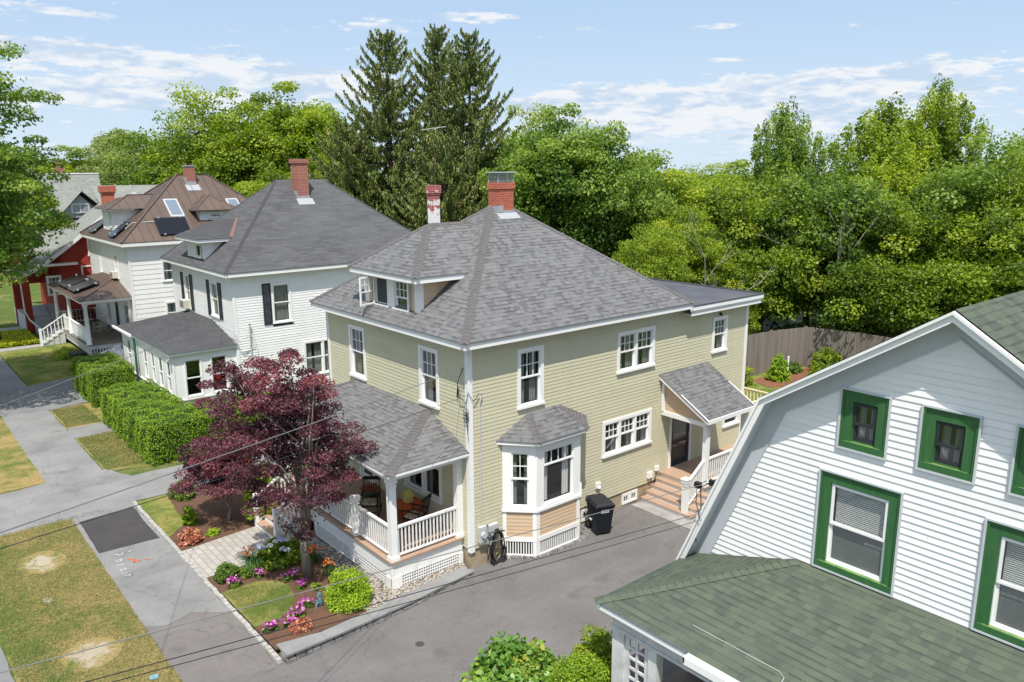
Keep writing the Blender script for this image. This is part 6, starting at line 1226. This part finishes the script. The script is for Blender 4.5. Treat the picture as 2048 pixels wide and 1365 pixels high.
# ================================================================== TREES
def spruce(name, label, loc, H, Rr, seed, base=1.5, group=None, dens=1.0):
    global RNG
    RNG = np.random.default_rng(seed); t = thing(name, label, 'tree', loc, group); L0 = np.array(loc, float)
    mb = MB(); mb.tube([(loc[0], loc[1], -.1), (loc[0]+.1, loc[1], H*.5), (loc[0], loc[1], H-.3)], [.34, .2, .03], 9); C3 = []; TN = []; SZ = []
    z = base; 
    while z < H-.4:
        f_ = (z-base)/(H-base); nb = int(RNG.integers(5, 8)); a0 = RNG.uniform(0, 6.3)
        for k in range(nb):
            a = a0+k*6.28/nb+RNG.normal(0, .25); Lb = Rr*((1-f_)**.70)*RNG.uniform(.55, 1.15)+.25
            if f_ > .40 and RNG.uniform() < .2: continue
            dz = RNG.uniform(-.28, -.08)*(1-f_)+.35*f_; pts = []
            for s in np.linspace(0, 1, 7): pts.append(np.array([math.cos(a)*Lb*s, math.sin(a)*Lb*s, z+Lb*(dz*s-.18*math.sin(s*3.1)+.22*s**3)])+L0)
            mb.tube([tuple(p) for p in pts], [.05*(1-s*.85)*(1.2-f_) for s in np.linspace(0, 1, 7)], 4)
            nseg = int(Lb*46*dens)+12; tone = RNG.normal(.42, .13)
            s = RNG.uniform(.08, 1.03, nseg)**.8; P = np.array([np.interp(s, np.linspace(0, 1, 7), [p[i] for p in pts]) for i in range(3)]).T
            side = np.array([-math.sin(a), math.cos(a), 0]); P = P+side*RNG.normal(0, .19, (nseg, 1))*(1.2-s[:, None])*min(1.3, Lb*.45+.25); P[:, 2] += RNG.uniform(-.06, .06, nseg)
            C3.append(P); TN.append(np.clip(RNG.normal(tone, .13, nseg)+(RNG.uniform(0, 1, nseg) < .04)*.4, 0, 1)); SZ.append(RNG.uniform(.18, .46, nseg)*(1-.3*f_))
            # flatter tufts on top of the branch
            n2 = nseg//2; i2 = RNG.integers(0, nseg, n2); C3.append(P[i2]+np.array([0, 0, .05])); TN.append(np.clip(RNG.normal(tone+.12, .1, n2), 0, 1)); SZ.append(-RNG.uniform(.14, .28, n2))
        z += RNG.uniform(.34, .52)*(1-.2*f_)
    C3 = np.concatenate(C3); TN = np.concatenate(TN); SZ = np.concatenate(SZ); st = SZ > 0
    o = leaves('crown', C3[st], RNG.normal(0, 1, (st.sum(), 3)), SZ[st], TN[st], M['needle'], t, .24, .3, 'strip')
    o2 = leaves('crown', C3[~st], np.tile([0, 0, 1.], ((~st).sum(), 1)), -SZ[~st], TN[~st], M['needle'], t, .5, .55, 'kite')
    mb.build('trunk', M['bark'], t, True); return t
spruce('spruce_tree', 'tall spruce on the left with broad drooping branches and double tip', (20.0, 36.3, 0), 21.2, 7.3, 21, dens=1.35)
spruce('spruce_tree', 'slender central spruce, the tallest behind the olive house', (25.3, 37.2, 0), 22.2, 6.6, 22, dens=1.3)
spruce('spruce_tree', 'spruce on the right with branches reaching towards the maples', (24.7, 32.4, 0), 21.1, 7.0, 23, dens=1.35)
spruce('spruce_tree', 'lower dense spruce left of the three tall ones', (17.6, 38.4, 0), 15.0, 7.0, 24, .8, dens=1.3)
spruce('spruce_tree', 'lower dense spruce in front, behind the slim painted chimney', (19.8, 29.0, 0), 14.0, 6.6, 25, .6, dens=1.3)
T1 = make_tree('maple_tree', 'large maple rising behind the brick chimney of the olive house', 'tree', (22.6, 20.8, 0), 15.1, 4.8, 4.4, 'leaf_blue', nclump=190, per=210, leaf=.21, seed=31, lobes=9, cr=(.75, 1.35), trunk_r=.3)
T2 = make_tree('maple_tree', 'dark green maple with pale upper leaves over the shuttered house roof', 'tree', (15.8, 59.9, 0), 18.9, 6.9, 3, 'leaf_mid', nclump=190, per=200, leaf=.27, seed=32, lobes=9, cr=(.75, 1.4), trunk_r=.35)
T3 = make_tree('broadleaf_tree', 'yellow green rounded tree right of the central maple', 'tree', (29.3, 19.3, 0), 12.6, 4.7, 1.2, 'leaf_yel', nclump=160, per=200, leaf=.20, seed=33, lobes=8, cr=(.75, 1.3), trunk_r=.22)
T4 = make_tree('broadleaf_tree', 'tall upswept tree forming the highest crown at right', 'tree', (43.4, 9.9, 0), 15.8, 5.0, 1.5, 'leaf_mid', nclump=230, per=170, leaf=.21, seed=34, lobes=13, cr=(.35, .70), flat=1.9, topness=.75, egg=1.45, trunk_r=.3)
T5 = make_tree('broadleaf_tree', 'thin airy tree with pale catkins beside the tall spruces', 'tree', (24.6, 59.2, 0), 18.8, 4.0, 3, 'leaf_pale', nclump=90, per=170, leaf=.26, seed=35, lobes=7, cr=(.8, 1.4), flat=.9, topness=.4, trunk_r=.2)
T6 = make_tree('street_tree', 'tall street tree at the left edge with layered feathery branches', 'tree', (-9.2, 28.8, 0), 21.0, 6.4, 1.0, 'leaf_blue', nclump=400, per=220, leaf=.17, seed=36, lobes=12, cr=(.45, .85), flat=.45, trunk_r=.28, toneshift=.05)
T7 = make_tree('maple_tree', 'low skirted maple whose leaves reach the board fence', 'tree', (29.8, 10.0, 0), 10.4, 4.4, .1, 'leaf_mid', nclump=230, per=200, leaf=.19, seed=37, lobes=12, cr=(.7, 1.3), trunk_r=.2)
def bt(src, label, x, y, H, Rr, rot, mat, kind='broadleaf_tree'):
    dims = {T1: (15.1, 4.8), T2: (18.9, 6.9), T3: (12.6, 4.7), T4: (15.8, 5.0), T5: (18.8, 4.0), T7: (10.4, 4.4)}[src]
    c = tree_copy(src, label, (x, y, 0), (Rr/dims[1], H/dims[0]), rot, 'trees behind the houses', mat); c.name = kind; return c
for o in (T1, T2, T3, T4, T5, T7): o['group'] = 'trees behind the houses'
bt(T1, 'dark maple between the pale tree and the row above the shuttered house', 20.5, 56.6, 19.3, 6.5, 1.1, 'leaf_mid')
bt(T2, 'broad tree above the brown metal roof, left of the dark maple', 14.5, 66, 17.2, 6.4, 2.3, 'leaf_blue')
bt(T3, 'olive green tree behind the brown metal roof', 11.8, 80, 14.8, 6.2, .7, 'leaf_pale')
bt(T5, 'thin pale tree between the red house and the brown roof', 15.5, 92, 17.5, 5.6, 2.2, 'leaf_pale')
bt(T1, 'rounded green tree straight behind the red house chimney', 9.5, 88, 14.0, 6.5, 3.9, 'leaf_mid')
bt(T2, 'low broad tree above the red house ridge at left', 4.5, 97, 13.0, 7.0, .4, 'leaf_mid')
bt(T3, 'dark tree nearest the left edge beyond the red house', -1.5, 92, 13.4, 6.6, 5.0, 'leaf_blue')
bt(T4, 'narrow tree at the left end of the spruces', 23.4, 49.5, 15.8, 4.4, 1.8, 'leaf_mid')
bt(T3, 'bright tree low between the shuttered house roof and spruces', 20.2, 46, 12.6, 4.2, 3.0, 'leaf_yel')
bt(T3, 'low tree hugging the back of the shuttered house', 15.5, 47, 11.6, 4.6, 4.2, 'leaf_mid')
bt(T2, 'upright yellow green maple behind the right spruce', 29.6, 31.5, 16.2, 4.4, 3.3, 'leaf_yel', 'maple_tree')
bt(T2, 'second maple just right of the brick chimney', 25.0, 18.4, 14.2, 4.3, 5.3, 'leaf_blue', 'maple_tree')
bt(T7, 'shadowy tree below the yellow green rounded one', 27.5, 15.4, 9.6, 3.6, .9, 'leaf_mid', 'maple_tree')
bt(T3, 'tree at the dip of the skyline in the middle distance', 47, 30, 10.6, 6.0, 2.0, 'leaf_yel')
bt(T1, 'distant rounded tree left of the tall right hand crowns', 46, 22.5, 11.8, 4.6, 4.4, 'leaf_mid')
bt(T2, 'distant tree on the skyline behind the middle dip', 66, 40, 11.8, 8.0, 1.4, 'leaf_mid')
bt(T4, 'tall upswept crown left of the highest right hand tree', 38.6, 14.2, 15.6, 3.6, .9, 'leaf_blue')
bt(T4, 'upswept tree crown behind the highest one at right', 47.0, 7.6, 17.0, 4.0, 2.9, 'leaf_mid')
bt(T3, 'yellow green sapling clump beyond the flat roof', 20.6, 11.0, 8.4, 2.4, 1.9, 'leaf_yel')
bt(T7, 'leafy young tree filling the gap at the fence end', 26.2, 10.4, 6.4, 2.8, 1.2, 'leaf_yel')
bt(T7, 'low spreading tree behind the fence at the white house corner', 37.0, 11.0, 10.6, 4.8, 2.6, 'leaf_yel')
bt(T3, 'bright young tree beyond the flat roof, right of the sapling clump', 25.4, 12.6, 9.3, 2.9, 4.0, 'leaf_yel')
bt(T7, 'mid green tree behind the dead branches', 33.5, 13.6, 11.6, 4.6, 2.7, 'leaf_mid')
bt(T7, 'deep green maple behind the middle of the board fence', 32.0, 7.2, 12.0, 4.4, 3.7, 'leaf_blue', 'maple_tree')
bt(T7, 'maple with low skirts where the board fence turns', 32.2, 2.6, 9.8, 4.3, .2, 'leaf_mid', 'maple_tree')
bt(T4, 'bright crown between the tall right hand trees', 37.5, 6.4, 12.6, 3.8, 5.6, 'leaf_yel')
bt(T2, 'big round maple above the gambrel ridge', 37.4, .9, 13.2, 5.0, 2.2, 'leaf_blue', 'maple_tree')
bt(T2, 'tree at the right edge above the green gambrel roof', 36.8, -3.4, 12.2, 4.6, .8, 'leaf_mid')
bt(T4, 'upright tree behind the right edge maple', 44.5, .8, 13.8, 4.8, 4.8, 'leaf_yel')
bt(T3, 'tree reaching past the right edge of the view', 44, -6, 13.6, 5.0, 3.1, 'leaf_mid')
bt(T7, 'low leafy tree beside the gambrel roof slope', 33.8, -2.4, 9.6, 4.2, 4.9, 'leaf_mid')
bt(T1, 'light green tree in front of the red house at the left edge', -5.7, 44.5, 11.4, 4.9, 2.0, 'leaf_mid', 'street_tree')
# far woods: an uncountable belt along the horizon
RNG = np.random.default_rng(77); n = 700; az_ = RNG.uniform(R(4), R(100), n); rr = RNG.uniform(120, 210, n); cc = np.stack([-12+rr*np.cos(az_), -16+rr*np.sin(az_), RNG.uniform(2, 8.0, n)+(rr-120)*.012], 1)
P, nr, sz, tn = clump_leaves(cc, RNG.uniform(3.0, 5.0, n), 190, .62, .8, np.clip(RNG.normal(.35, .12, n), 0, 1)); o = leaves('distant_woods', P, nr, sz, tn, M['leaf_mid']); o['kind'] = 'stuff'
tag(o, 'continuous belt of distant woods along the horizon', 'woods')
# bare snags
def snag(name, label, loc, H, seed, r=.055):
    rn = random.Random(seed); t = thing(name, label, 'tree', loc); mb = MB()
    def grow(p, d, L_, r_, dep):
        q = p+d*L_; mid = p.lerp(q, .5)+Vector((rn.uniform(-.1, .1), rn.uniform(-.1, .1), 0))*L_*.4; mb.tube([p, mid, q], [r_, r_*.8, r_*.6], 6)
        if dep:
            for _ in range(rn.choice((2, 3))): grow(p.lerp(q, rn.uniform(.5, 1)), (d+Vector((rn.uniform(-.8, .8), rn.uniform(-.8, .8), rn.uniform(-.1, .5)))).normalized(), L_*rn.uniform(.5, .75), r_*.55, dep-1)
    grow(Vector(loc), Vector((.05, 0, 1)), H*.45, r, 4); mb.build('branches', M['deadwood'], t); return t
snag('dead_tree', 'bare grey dead tree standing in front of the bright saplings', (22.6, 9.0, 0), 9.0, 4)
snag('dead_tree', 'bleached dead limb tree among the right hand crowns', (30.0, 5.9, 0), 10.5, 6)
# red maples in front
JM = make_tree('japanese_maple', 'large purple leaved Japanese maple with grey trunk in the front bed', 'tree', (-3.78, 2.55, .08), 7.0, 2.28, .95, 'red', 'greybark', nclump=150, per=330, leaf=.078, seed=47, lobes=15, cr=(.45, .95), flat=.45, topness=.6, off=(-.28, .2), trunk_r=.12, asp=.55)
make_tree('japanese_maple', 'lower spreading purple maple at the left end of the front bed', 'tree', (-4.1, 7.7, .04), 2.9, 1.5, .1, 'red', 'greybark', nclump=90, per=280, leaf=.08, seed=45, lobes=9, cr=(.7, 1.25), flat=.5, trunk_r=.07, asp=.55)
# ================================================================== HEDGES AND PLANTS
def hedge(name, label, boxes, leaf=.065, per_m2=900, seed=5):
    global RNG
    RNG = np.random.default_rng(seed); x0, x1, y0, y1, h = boxes[0]; t = thing(name, label, 'hedge', ((x0+x1)/2, (y0+y1)/2, 0)); Ps = []; Ns = []
    core = MB()
    for bi, (x0, x1, y0, y1, h) in enumerate(boxes):
        core.box(x0+.12, x1-.12, y0+.12, y1-.12, 0, h-.12)
        for (o, u, v, n) in (((x0, y0, h), (x1-x0, 0, 0), (0, y1-y0, 0), (0, 0, 1)), ((x0, y0, 0), (0, y1-y0, 0), (0, 0, h), (-1, 0, 0)), ((x1, y0, 0), (0, y1-y0, 0), (0, 0, h), (1, 0, 0)), ((x0, y0, 0), (x1-x0, 0, 0), (0, 0, h), (0, -1, 0)), ((x0, y1, 0), (x1-x0, 0, 0), (0, 0, h), (0, 1, 0))):
            o, u, v, n = map(np.array, (o, u, v, n)); A = np.linalg.norm(u)*np.linalg.norm(v); k = int(A*per_m2); a, b = RNG.uniform(0, 1, (2, k, 1)); p = o+u*a+v*b
            w_ = .07*np.sin(p[:, 0]*5.1+p[:, 1]*3.3)+.06*np.sin(p[:, 1]*7.7+p[:, 2]*4.)+.05*np.sin(p[:, 2]*9+p[:, 0]*8.3); r_ = np.minimum(.0, 0)
            e = np.minimum.reduce([a[:, 0], 1-a[:, 0]])*np.linalg.norm(u); e2 = np.minimum(b[:, 0], 1-b[:, 0])*np.linalg.norm(v); rd = .10*np.exp(-np.minimum(e, e2)/.12)
            p = p+n*(w_*.6-rd+RNG.normal(0, .02, k))[:, None]; Ps.append(p); Ns.append(np.tile(n*.8+np.array([0, 0, .5]), (k, 1)))
    core.build('inner_twigs', M['core'], t); P = np.concatenate(Ps); Nn = np.concatenate(Ns); P = P[P[:, 2] > .03] if False else P
    tn = .48+.13*np.sin(P[:, 0]*2.3+P[:, 1]*1.7)*np.sin(P[:, 1]*3.1)+RNG.normal(0, .17, len(P)); leaves('foliage', P, Nn, leaf*RNG.uniform(.6, 1.4, len(P)), tn, M['hedge'], t, .45, .75); return t
hedge('clipped_hedge', 'large clipped yew hedge wrapping the sun porch nearest the purple maple', [(-4.6, -2.35, 14.3, 21.7, 1.65), (-2.35, 1.6, 14.3, 16.9, 1.6), (-2.4, -2.0, 16.9, 21.0, 1.2)])
hedge('clipped_hedge', 'smaller clipped hedge block farther along beside the sun porch', [(-4.35, -2.35, 24.2, 28.4, 1.8)], seed=6)
def blossoms(parent, c, rx, ry, z0, z1, n, size, mat, nclus=10, seed=1, spread=.07):
    rg = np.random.default_rng(seed); a = rg.uniform(0, 6.28, nclus); r_ = rg.uniform(0, 1, nclus)**.5; cc = np.stack([c[0]+rx*r_*np.cos(a), c[1]+ry*r_*np.sin(a), rg.uniform(z0, z1, nclus)], 1)
    idx = rg.integers(0, nclus, n); d = rg.normal(0, 1, (n, 3)); d /= np.linalg.norm(d, axis=1)[:, None]; d[:, 2] = np.abs(d[:, 2])
    tn = rg.uniform(0, 1, nclus)[idx]+rg.normal(0, .15, n); return leaves('blossoms', cc[idx]+d*spread, d+[0, 0, .4], np.full(n, size)*rg.uniform(.7, 1.2, n), tn, M[mat], parent, .9, .4)
b1 = bush('round_shrub', 'round lime green shrub beside the porch gravel strip', 'shrub', (-3.62, .55, .1), .64, .64, 1.12, 'lime', 16000, .05, lumps=70, tone=.6, seed=12)
hy = bush('hydrangea', 'leafy hydrangea with pale blue flower heads beside the paved walk', 'hydrangea', (-4.0, 3.95, .07), .78, .62, .85, 'leaf_mid', 2600, .13, 'leaf', lumps=34, tone=.55, seed=13)
blossoms(hy, (-4.15, 3.6), .55, .45, .65, .88, 520, .05, 'bluef', 9, 3, .085)
def lily(name, label, loc, r, h, n, mat, fl, seed, cat='lily'):
    rn = random.Random(seed); t = thing(name, label, cat, loc); mb = MB()
    for _ in range(n):
        a = rn.uniform(0, 6.28); l = rn.uniform(.6, 1)*h; o = rn.uniform(.3, 1)*r; w_ = .012; d = Vector((math.cos(a), math.sin(a), 0)); s_ = Vector((-d.y, d.x, 0))*w_; b = Vector(loc)+d*rn.uniform(0, .12)
        p = [b, b+d*o*.35+Vector((0, 0, l*.7)), b+d*o*.8+Vector((0, 0, l*.85)), b+d*o*1.2+Vector((0, 0, l*.55))]
        for i in range(3): f0 = 1-.28*i; f1 = 1-.28*(i+1); mb.face([p[i]-s_*f0, p[i]+s_*f0, p[i+1]+s_*f1, p[i+1]-s_*f1])
    mb.build('blades', paint('blade_green', (.07, .17, .03), .6, .4, 8), t); st = MB(); c = []
    for _ in range(fl):
        a = rn.uniform(0, 6.28); e = Vector(loc)+Vector((math.cos(a)*r*rn.uniform(.2, 1), math.sin(a)*r*rn.uniform(.2, 1), h*rn.uniform(1.0, 1.35))); st.tube([Vector(loc), e], .006, 4); c.append(e)
    st.build('stem', M['core'], t); pts = np.repeat(np.array([tuple(e) for e in c]), 9, 0)+np.random.default_rng(seed).normal(0, .028, (fl*9, 3)); dd = np.random.default_rng(seed+1).normal(0, 1, (fl*9, 3))
    leaves('blossoms', pts, dd, np.full(len(pts), .075), np.random.default_rng(seed).uniform(0, 1, len(pts)), M[mat], t, .6, .3); return t
lily('daylily', 'orange daylilies with arching blades in front of the hydrangea', (-4.78, 4.05, .07), .42, .5, 150, 'orangef', 6, 3)
lily('daylily', 'orange flowers just right of the purple maple trunk', (-3.28, 3.2, .08), .22, .34, 50, 'orangef', 9, 4)
lily('daylily', 'orange flowers left of the round lime shrub', (-3.30, 2.25, .08), .22, .34, 50, 'orangef', 9, 5)
bush('garden_shrub', 'dark leafy perennial at the street end of the paved walk', 'shrub', (-5.55, 3.95, .06), .42, .40, .5, 'leaf_blue', 2600, .07, lumps=24, tone=.3, seed=14)
bush('garden_shrub', 'low grey green mound beside the daylilies', 'shrub', (-5.0, 3.75, .06), .4, .3, .3, 'leaf_blue', 1600, .06, lumps=18, tone=.35, seed=15)
bush('garden_shrub', 'tiny green plant between the maple trunk and the lime shrub', 'shrub', (-3.95, 1.72, .09), .17, .17, .26, 'leaf_mid', 700, .05, lumps=12, tone=.6, seed=16, stems=False)
PK = [('lilac pink petunias at the walk end of the small lawn', (-5.55, 3.42, .07), .26, .2, 8), ('pink petunias just behind the small lawn', (-4.85, 3.42, .07), .14, .14, 9), ('pale pink petunias at the foot of the maple', (-4.25, 2.72, .08), .30, .18, 10), ('pink petunias right of the small lawn tip', (-4.22, 2.05, .09), .16, .16, 11),
      ('magenta petunias nearest the frog statue', (-4.62, 1.05, .1), .28, .2, 12), ('dark purple petunias in the middle of the row by the wall', (-4.98, .80, .11), .26, .2, 13), ('bright pink petunias before the coral plant', (-5.25, .55, .115), .22, .18, 14), ('deep violet petunias at the street end of the row', (-5.72, .62, .115), .22, .18, 15)]
for lb, c, rx, ry, sd in PK:
    p = bush('petunias', lb, 'flowers', c, rx, ry, .22, 'leaf_blue', 500, .05, lumps=12, tone=.4, seed=sd, stems=False); blossoms(p, c, rx*.95, ry*.95, c[2]+.14, c[2]+.24, 150, .055, 'pinkf', 24, sd, .025)
bush('coral_bells', 'coral leaved plant at the wall end of the petunia row', 'plant', (-5.12, .22, .115), .34, .24, .30, 'coral', 1100, .10, 'leaf', lumps=22, seed=17, tone=.5, stems=False)
bush('coral_bells', 'larger coral leaved plant left of the paved walk', 'plant', (-5.55, 6.98, .04), .42, .38, .42, 'coral', 1500, .11, 'leaf', lumps=26, seed=18, tone=.5, stems=False)
bush('garden_shrub', 'small yellow green tuft on the mulch left of the paved walk', 'shrub', (-4.85, 7.0, .04), .26, .2, .22, 'lime', 900, .05, lumps=14, seed=19, tone=.6, stems=False)
bush('garden_shrub', 'upright yellow green shrub below the lower purple maple', 'shrub', (-5.15, 8.25, .03), .28, .28, .85, 'lime', 1600, .07, lumps=22, seed=20, tone=.45)
bush('garden_shrub', 'dark green shrub beyond the lower purple maple', 'shrub', (-4.6, 10.6, .03), .5, .5, .75, 'leaf_blue', 3000, .08, lumps=30, seed=26, tone=.35)
bush('garden_shrub', 'tall light green shrub behind the two purple maples', 'shrub', (-3.1, 6.95, .05), .8, .5, 2.5, 'leaf_yel', 5200, .10, lumps=46, seed=27, tone=.5, base=.2)
t = thing('potted_plant', 'pink leaved plant in a dark green pot on the porch', 'potted plant', (-.9, 4.0, .92)); mb = MB(); mb.lathe((-.9, 4.0, .92), [(.13, 0), (.15, .02), (.21, .30), (.23, .32), (.23, .37), (.19, .36)], 16); mb.build('pot', M['darkgreen'], t, True)
RNG = np.random.default_rng(3); cc = np.array([(-.9+.16*math.cos(a), 4.0+.16*math.sin(a), 1.42+.05*(a % 1)) for a in np.linspace(0, 6.2, 12)]); P, nr, sz, tn = clump_leaves(cc, np.full(12, .15), 60, .07, .8); leaves('foliage', P, nr, sz, tn, M['coral'], t, .6)
# near shrubs at the bottom
bush('viburnum_shrub', 'broad leaved shrub with yellowing leaves at the bottom of the driveway', 'shrub', (-2.75, -5.05, 0), 1.45, .95, 1.45, 'big', 5600, .135, 'leaf', lumps=80, seed=41, tone=.45, asp=.8)
bush('spindly_shrub', 'thin leaved shrub by the porch gutter corner', 'shrub', (-1.35, -6.15, 0), .72, .55, 2.05, 'leaf_yel', 7000, .075, lumps=60, seed=42, tone=.5, base=.3)
bush('arborvitae', 'feathery bright green arborvitae at the bottom edge', 'shrub', (-2.3, -6.55, 0), 1.2, .75, 1.85, 'hedge', 34000, .07, lumps=120, seed=43, tone=.62, asp=.35)
# back yard plants
bush('yard_shrub', 'bright green young shrub in front of the board fence', 'shrub', (24.9, 5.6, 0), .65, .6, 1.9, 'lime', 3000, .13, lumps=36, seed=51, tone=.5)
bush('yard_shrub', 'wider mid green shrub farther right before the fence', 'shrub', (28.0, 4.6, 0), 1.3, 1.0, 1.7, 'leaf_yel', 4500, .13, lumps=50, seed=52)
bush('yard_shrub', 'sparse yellowing shrub beside the rear corner of the olive house', 'shrub', (22.6, 6.2, 0), .8, .5, 1.5, 'leaf_yel', 900, .12, lumps=26, seed=53, tone=.7)
bush('yard_shrub', 'dark low shrub at the fence between the two brighter ones', 'shrub', (27.0, 6.0, 0), .9, .5, .8, 'leaf_blue', 2200, .1, lumps=26, seed=54, tone=.3)
# left side planting
bush('ornamental_grass', 'pale grassy plant at the foot of the white porch steps', 'plant', (-3.0, 37.0, 0), .9, 1.2, .8, 'leaf_yel', 3200, .14, lumps=30, seed=55, asp=.2, tone=.7)
def patch_leaves(name, label, cat, x0, x1, y0, y1, h, n, leaf, mat, seed, tone=.5, asp=.5, tilt=.8, hole=None):
    rg = np.random.default_rng(seed); P = np.stack([rg.uniform(x0, x1, n), rg.uniform(y0, y1, n), rg.uniform(.2, 1, n)*h], 1)
    if hole: P = P[hole(P)]
    n = len(P); w_ = np.sin(P[:, 0]*3.1+P[:, 1]*1.3)*np.sin(P[:, 1]*2.1-P[:, 0]); o = leaves(name, P, np.tile([0, 0, 1.], (n, 1)), leaf*rg.uniform(.6, 1.3, n), tone+.15*w_+rg.normal(0, .15, n), M[mat], None, asp, tilt); o['kind'] = 'stuff'; return tag(o, label, cat)
patch_leaves('groundcover', 'bright yellow green ground cover bed beside the white porch steps', 'ground cover', -5.9, -3.5, 42.5, 47.5, .3, 9000, .14, 'yelp', 61, .55)
RNG = np.random.default_rng(9)
M['blade'] = leafm('grass_blade', [(.30, .25, .10), (.20, .21, .07), (.12, .17, .035), (.09, .14, .02)], .2)
patch_leaves('grass_tufts', 'short dry grass blades covering the verge', 'grass', -10.8, -8.0, -.1, 11.2, .05, 60000, .06, 'blade', 62, .32, .18, 1.2, lambda P: ((P[:, 0]+9.3)**2/.35+(P[:, 1]-8.5)**2/.6 > 1) & ((P[:, 0]+9.3)**2/.4+(P[:, 1]-2.65)**2/.5 > 1))
patch_leaves('grass_tufts', 'short grass blades covering the small garden lawn', 'grass', -5.9, -4.5, 1.2, 3.1, .14, 9000, .05, 'blade', 63, .5, .18, 1.2, lambda P: ((P[:, 0]+5.6)/1.15)**2+((P[:, 1]-2.1)/1.05)**2 < 1)
patch_leaves('grass_tufts', 'longer weeds in the sidewalk edge by the driveway crossings', 'grass', -10.8, -7.0, 11.1, 11.4, .04, 700, .06, 'blade', 64, .8, .2, 1.2)
patch_leaves('grass_tufts', 'grass blades on the strips beside the yew hedge', 'grass', -6.0, -4.6, 15.1, 25.2, .05, 26000, .07, 'blade', 65, .5, .18, 1.2, lambda P: (P[:, 1] < 19.9) | (P[:, 1] > 21.8))
patch_leaves('mulch_chips', 'bark chips scattered over the garden bed', 'mulch', -5.85, -2.6, .3, 10.8, .03, 14000, .05, 'chips' if 'chips' in M else 'bark2' if 'bark2' in M else 'blade', 66, .0, .4, .8) if False else None
# rooftop style antenna on a mast
t = thing('tv_antenna', 'thin television antenna on a mast in front of the tall spruces', 'antenna', (13.5, 20.9, 0)); mb = MB(); mb.tube([(13.5, 20.9, 0), (13.5, 20.9, 13.4)], .018, 6); mb.build('mast', M['bark'], t)
mb = MB(); mb.tube([(13.1, 21.5, 13.3), (13.9, 20.3, 13.45)], .02, 5)
for i in range(6): c = Vector((13.1+.16*i, 21.5-.24*i, 13.3+.03*i)); l = .45-.04*i; mb.tube([c-Vector((l, l, 0))*.7, c+Vector((l, l, 0))*.7], .012, 4)
mb.build('aerial', M['meter'], t)
bpy.context.view_layer.update()
